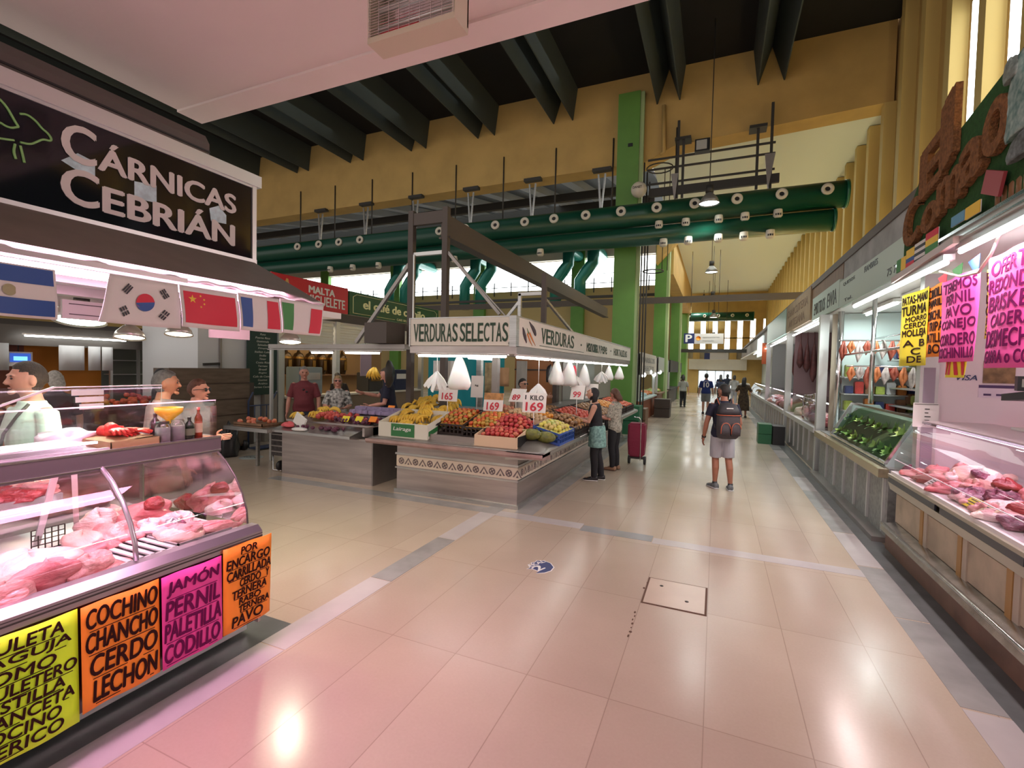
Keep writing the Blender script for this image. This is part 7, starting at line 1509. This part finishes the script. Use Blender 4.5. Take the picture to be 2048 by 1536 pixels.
    t['_h'] = h; del t['_h']
    return t, dict(U=U, HD=HD, sh=sh, el=el, wr=wr, an=an, Rl=Rl, h=h)
def cloth(n, c, **k): return mat('cloth '+n, c, .85, bump=.25, bscale=14, **k)
NAVY = cloth('navy', (.012, .012, .03)); GREYS = cloth('grey shorts', (.36, .35, .38)); BLK = cloth('black', (.012, .012, .015)); WHT = cloth('white', (.66, .74, .68))
# the tourist with the backpack
t, J = person('man seen from behind with dark backpack, navy t-shirt and grey shorts', (.13, 8.40, 0), (-.30, .95), 1.71, 1.08, SK_T, (.022, .018, .016), top=NAVY, bottom=GREYS, shoe=(mat('grey shoe', (.16, .17, .18), .7, noise=.5, nscale=30), mat('pale sole', (.55, .55, .55), .6)), sleeve=.62, hem=.50, legs=.4,
    aL=((-.30, -.05, -1), (-.05, .35, -1)), aR=((.28, .0, -1), (-.05, .55, -.8)), head=(.55, 0), stance=(.045, .05, .075, -.02), vox=.0095, toe=.25)
MB().lathe([(.034, -.012), (.036, 0), (.034, .012)], J['wr'][-1], 14, axis=J['wr'][-1]-J['el'][-1]).build('watch', M_BLACK, t)
for s in (-1, 1): MB().tube([J['an'][s]+Vector((0, 0, z)) for z in (-.02, .03)], [.040, .038], 14).build('sock', M_BLACK, t)
h = 1.71
bp = thing('backpack', 'dark grey backpack with orange piping worn by the man in the aisle', 'backpack', (.13, 8.40, .0)); bp.rotation_euler.z = t.rotation_euler.z; WL[bp] = Vector((0, 0, 0))
M_BPK = mat('charcoal nylon', (.055, .045, .05), .6, bump=.2, bscale=60); M_OR = mat('orange piping', (.62, .13, .05), .5)
def rr(w, d, y, z, n=20, e=.6): return [Vector((w*abs(cos(a))**e*(1 if cos(a) > 0 else -1), y-d*.5-d*.5*(abs(sin(a))**e*(1 if sin(a) > 0 else -1)), z)) for a in [2*pi*i/n for i in range(n)]]
yb = -.115
MB().loft([rr(.13, .16, yb, .86), rr(.155, .21, yb, .90), rr(.165, .23, yb, 1.05), rr(.165, .22, yb, 1.2), rr(.15, .19, yb, 1.32), rr(.11, .12, yb-.01, 1.40)]).build('bag', M_BPK, bp)
MB().loft([rr(.168, .225, yb+.002, 1.24), rr(.152, .196, yb+.002, 1.325), rr(.115, .13, yb-.005, 1.405), rr(.03, .04, yb-.03, 1.42)]).build('lid', mat('dark lid nylon', (.035, .03, .035), .6), bp)
MB().tube([p+Vector((0, -.003, 0)) for p in rr(.169, .232, yb+.003, 1.235, 24)], .006, 6, closed=True).build('piping', M_OR, bp)
for s in (-1, 1):
    k_ = MB().loft([rr(.07, .05, yb-.20, .92), rr(.072, .06, yb-.20, 1.0), rr(.07, .05, yb-.195, 1.1), rr(.04, .03, yb-.195, 1.13)]); k_.v = [(x+s*.078, y, z) for x, y, z in k_.v]; pk = k_.build('pocket', M_BPK, bp)
    MB().tube([(s*.078+.07*cos(a), yb-.252-.004, 1.03+.09*sin(a)) for a in [pi*i/10 for i in range(11)]]+[(s*.078-.07, yb-.25, .95)], .005, 6).build('pocket_piping', M_OR, pk)
    MB().tube([(s*.09, yb-.02, 1.36), (s*.10, -.03, 1.475), (s*.10, .06, 1.44), (s*.11, .11, 1.30), (s*.13, .06, 1.12), (s*.15, yb+.01, 1.0)], .016, 8).build('strap', mat('dark lid nylon', (.035, .03, .035), .6), bp)
    MB().tube([(s*.105, yb-.01, 1.38), (s*.118, -.03, 1.482), (s*.118, .06, 1.45), (s*.128, .115, 1.30)], .005, 6).build('strap_piping', M_OR, bp)
MB().box(-.06, .04, yb-.205, yb-.2, 1.335, 1.35).build('badge', M_WHITE, bp)
# two women at the stall
M_TEAL = mat('mint print', (.26, .47, .42), .8, noise=.85, nscale=26, c2=(.10, .2, .19))
t, J = person('woman in black tank top and mint shorts over leggings choosing fruit', (-1.84, 8.03, 0), (-.97, -.15), 1.60, .95, SK, (.012, .01, .012), hairlen=.02, top=BLK, bottom=BLK, sleeve=0, hem=.54, legs=1, shoe=(M_BLACK, M_WHITE), aR=((.1, .45, -1), (-.05, 1, .15)), aL=((-.1, .5, -1), (.1, 1, .25)), lean=.12, head=(0, -.75), stance=(.035, .03, .04, -.04), vox=.0095, fem=True, neck=0)
c = MB(); c.loft([ell((0, -.005, z), a, b_, 22) for z, a, b_ in ((.58, .178, .155), (.70, .182, .152), (.80, .188, .142), (.90, .178, .135), (.95, .155, .12))]); fuse(c, 'shorts', M_TEAL, t, .012)
for s in (-1, 1): MB().box(-.03+s*.06, .02+s*.06, .07, .075, .03, .07).build('shoe_flash', M_WHITE, t)
M_LEAF = mat('grey leaf print', (.50, .46, .38), .85, noise=.9, nscale=34, c2=(.17, .17, .14))
t, J = person('woman in grey patterned blouse and black trousers waiting at the stall', (-1.74, 9.05, 0), (-.93, .25), 1.55, 1.08, SK_R, (.13, .055, .03), hairlen=.035, top=M_LEAF, bottom=BLK, sleeve=.9, hem=.465, legs=1, shoe=(mat('tan sandal', (.30, .17, .10), .6), mat('sandal sole', (.12, .07, .05), .6)), aR=((.15, .1, -1), (-.2, 1, .05)), aL=((-.15, .15, -1), (.25, 1, .1)), head=(-.2, .1), vox=.0095, fem=True)
MB().tube([J['U'](.03, .09, .78), J['U'](-.02, .085, .66), J['U'](-.05, .085, .55)], .014, 6).build('bag_strap', M_BLACK, t)
hb = MB().ball(Vector((-1.74, 9.05, .86))+Vector((-.15, .02, 0)), (.05, .10, .13), 14, 9).build('handbag', M_BLACK, loc=(-1.9, 9.05, .8)); tag(hb, 'small black bag held by the woman in grey patterned blouse', 'bag')
# people behind the steel counter
M_MAR = cloth('maroon', (.16, .028, .036))
t, J = person('man in maroon polo shirt standing behind the steel fruit counter', (-7.75, 7.25, 0), (.62, -.75), 1.83, 1.35, SK_R, (.26, .25, .24), top=M_MAR, bottom=cloth('dark jeans', (.03, .035, .06)), sleeve=.85, hem=.50, shoe=(M_BLACK, M_BLACK), aR=((.3, .1, -1), (.1, .2, -1)), aL=((-.3, .1, -1), (-.05, .45, -1)), head=(.25, .05), vox=.011)
for s in (-1, 1): MB().ball(J['U'](s*.016-.02, .078, .735+.012*s), (.022, .008, .02), 10, 7).build('hung_sunglasses', M_BLACK, t)
M_ZEB = mat('black white leaf print', (.62, .60, .56), .85, noise=1, nscale=17, c2=(.03, .03, .03))
person('blond woman in black and white print blouse behind the steel counter', (-6.95, 7.35, 0), (.6, -.8), 1.67, 1.2, SK_R, (.36, .22, .10), hairlen=.03, top=M_ZEB, bottom=BLK, sleeve=.95, hem=.47, shoe=(M_BLACK, M_BLACK), aR=((.3, .3, -1), (-.35, 1, .0)), aL=((-.3, .3, -1), (.3, 1, -.1)), head=(.1, -.05), vox=.011, fem=True, glasses=mat('tinted lens', (.08, .04, .03), .1))
person('vendor in navy t-shirt with raised arm behind the steel counter', (-5.75, 7.45, 0), (-.75, -.5), 1.86, 1.25, SK_R, (.10, .07, .05), bald=1, top=NAVY, bottom=BLK, sleeve=.7, hem=.50, shoe=(M_BLACK, M_BLACK), aR=((.35, .6, -.5), (-.3, 1, .3)), aL=((-.2, .25, -1), (.15, 1, -.1)), lean=.08, vox=.011)
person('vendor in black cap and white shirt reaching across the vegetables', (-3.72, 9.2, 0), (.75, -.3), 1.68, 1.1, SK, (.02, .02, .02), top=cloth('pale shirt', (.62, .58, .52)), bottom=BLK, sleeve=.6, hem=.5, shoe=(M_BLACK, M_BLACK), aR=((.4, .1, -.6), (.2, .3, 1)), aL=((-.3, 1, -.1), (.1, 1, .05)), glasses=M_BLACK, vox=.012)
person('vendor half hidden behind the hanging white sheet in the stall', (-5.0, 8.3, 0), (-.8, .3), 1.58, 1, SK, (.02, .02, .02), top=cloth('grey tee', (.55, .55, .52)), bottom=BLK, sleeve=.6, hem=.5, shoe=(M_BLACK, M_BLACK), vox=.014)
# customers behind the left counter
t, J = person('young man in white t-shirt with crossbody strap behind left counter', (-4.76, 1.86, 0), (.02, -1), 1.86, 1.05, SK_R, (.055, .035, .025), top=WHT, bottom=cloth('blue jeans', (.05, .07, .12)), sleeve=.75, hem=.49, shoe=(M_BLACK, M_BLACK), head=(-.1, .0), aR=((.3, .15, -1), (.1, .3, -1)), vox=.0085)
MB().tube([J['U'](-.055, .03, .836), J['U'](-.045, .062, .79), J['U'](-.01, .088, .72), J['U'](.04, .085, .63), J['U'](.08, .05, .56)], .011, 6).build('crossbody_strap', M_DARK, t)
t, J = person('grey-haired man in dusty pink shirt seen from behind, left counter', (-4.85, 2.85, 0), (.15, .95), 1.80, 1.25, SK_T, (.12, .11, .11), top=cloth('dusty pink', (.40, .26, .28)), bottom=cloth('brown trousers', (.12, .09, .07)), sleeve=.8, hem=.49, shoe=(M_BLACK, M_BLACK), head=(-.5, 0), vox=.010)
t, J = person('auburn-haired woman in sunglasses and pale blouse behind the bottles', (-5.15, 3.36, 0), (.8, .42), 1.70, 1.15, SK_R, (.12, .04, .022), hairlen=.0, top=cloth('pale pink blouse', (.46, .38, .40)), bottom=BLK, sleeve=.8, hem=.48, shoe=(M_BLACK, M_BLACK), head=(0, 0), vox=.010, fem=True, glasses=M_BLACK, aR=((.2, .2, -1), (0, 1, .1)))
person('white-haired person in black seen from behind at the orange stall', (-8.2, 3.45, 0), (-.95, .1), 1.72, 1.15, SK, (.42, .40, .36), hairlen=.01, top=BLK, bottom=BLK, sleeve=.9, hem=.48, shoe=(M_BLACK, M_BLACK), vox=.014)
person('brown-haired woman half hidden behind the man in white t-shirt', (-7.2, 2.15, 0), (-.9, .3), 1.72, 1.0, SK, (.13, .09, .06), hairlen=.05, top=BLK, bottom=BLK, sleeve=.9, hem=.48, shoe=(M_BLACK, M_BLACK), vox=.014, fem=True)
person('dark-haired person in black beyond the man in pink shirt', (-8.6, 5.0, 0), (.5, .8), 1.75, 1.1, SK, (.015, .013, .012), top=BLK, bottom=BLK, sleeve=.9, hem=.48, shoe=(M_BLACK, M_BLACK), vox=.016)
person('person in dark jacket sitting bent at the cafe counter', (-9.45, 10.1, 0), (-.9, .3), 1.68, 1.1, SK, (.12, .10, .08), top=cloth('dark brown', (.03, .022, .018)), bottom=BLK, sleeve=2, hem=.48, shoe=(M_BLACK, M_BLACK), lean=.25, vox=.016)
# people along the aisle
M_BLUE = cloth('royal blue', (.012, .03, .16))
t, J = person('man in blue football shirt number 10 walking away down the aisle', (-.40, 23.2, 0), (.0, 1), 1.84, 1.15, SK, (.04, .03, .02), top=M_BLUE, bottom=cloth('slate shorts', (.17, .19, .20)), sleeve=.9, hem=.49, legs=.45, shoe=(M_DARK, M_DARK), stance=(.055, .05, .055, -.05), vox=.018)
n = MB(); put_text(n, '10', (-.10, -.152, 1.22), (.22, 0, 0), (0, 0, .22), 0, .03, th=.02); put_text(n, 'NAME'[0:0] or '-----', (-.12, -.145, 1.48), (.24, 0, 0), (0, 0, .02), 0, .02, th=.02); n.build('shirt_number', M_WHITE, t)
t, J = person('woman in long brown patterned dress with dark hair down the aisle', (1.10, 22.4, 0), (.1, 1), 1.70, 1.1, SK_T, (.015, .01, .01), hairlen=.10, top=mat('brown dress', (.085, .055, .03), .85, noise=.7, nscale=14), bottom=mat('brown dress', (.085, .055, .03), .85), skirt=[(.18, .14, .13), (.3, .135, .12), (.45, .125, .10), (.56, .11, .085)], sleeve=.9, hem=.5, shoe=(M_DARK, M_DARK), vox=.018, fem=True, aL=((-.5, .1, -1), (.2, 1, .2)), aR=((.5, .1, -1), (-.2, 1, .2)))
far = [(-1.6, 27, 1.68, (.30, .30, .28), BLK, 'person in pale grey top at the left side far down the aisle'), (.25, 29.5, 1.66, (.04, .05, .09), BLK, 'person in dark top just behind the man with backpack'), (1.0, 31, 1.75, (.35, .34, .33), GREYS, 'person in light grey clothes far down the aisle on right'), (.3, 36, 1.75, (.02, .03, .07), BLK, 'person in navy near the bright entrance, left one'), (.75, 37, 1.78, (.03, .035, .06), BLK, 'person in dark blue near the bright entrance, right one'), (-2.0, 33, 1.7, (.05, .03, .02), BLK, 'dark figure beside the farthest left stall'), (1.35, 27, 1.68, (.45, .42, .38), GREYS, 'person in cream top by the right-hand counters far off')]
for x, y, h_, c_, bt, lab in far:
    person(lab, (x, y, 0), (.1, 1) if x > -1.9 else (1, -.3), h_, 1.05, SK, (.03, .025, .02), hairlen=.02, top=mat('far top %.2f' % c_[0], c_, .85), bottom=bt, sleeve=.9, hem=.48, shoe=(M_DARK, M_DARK), vox=.022)
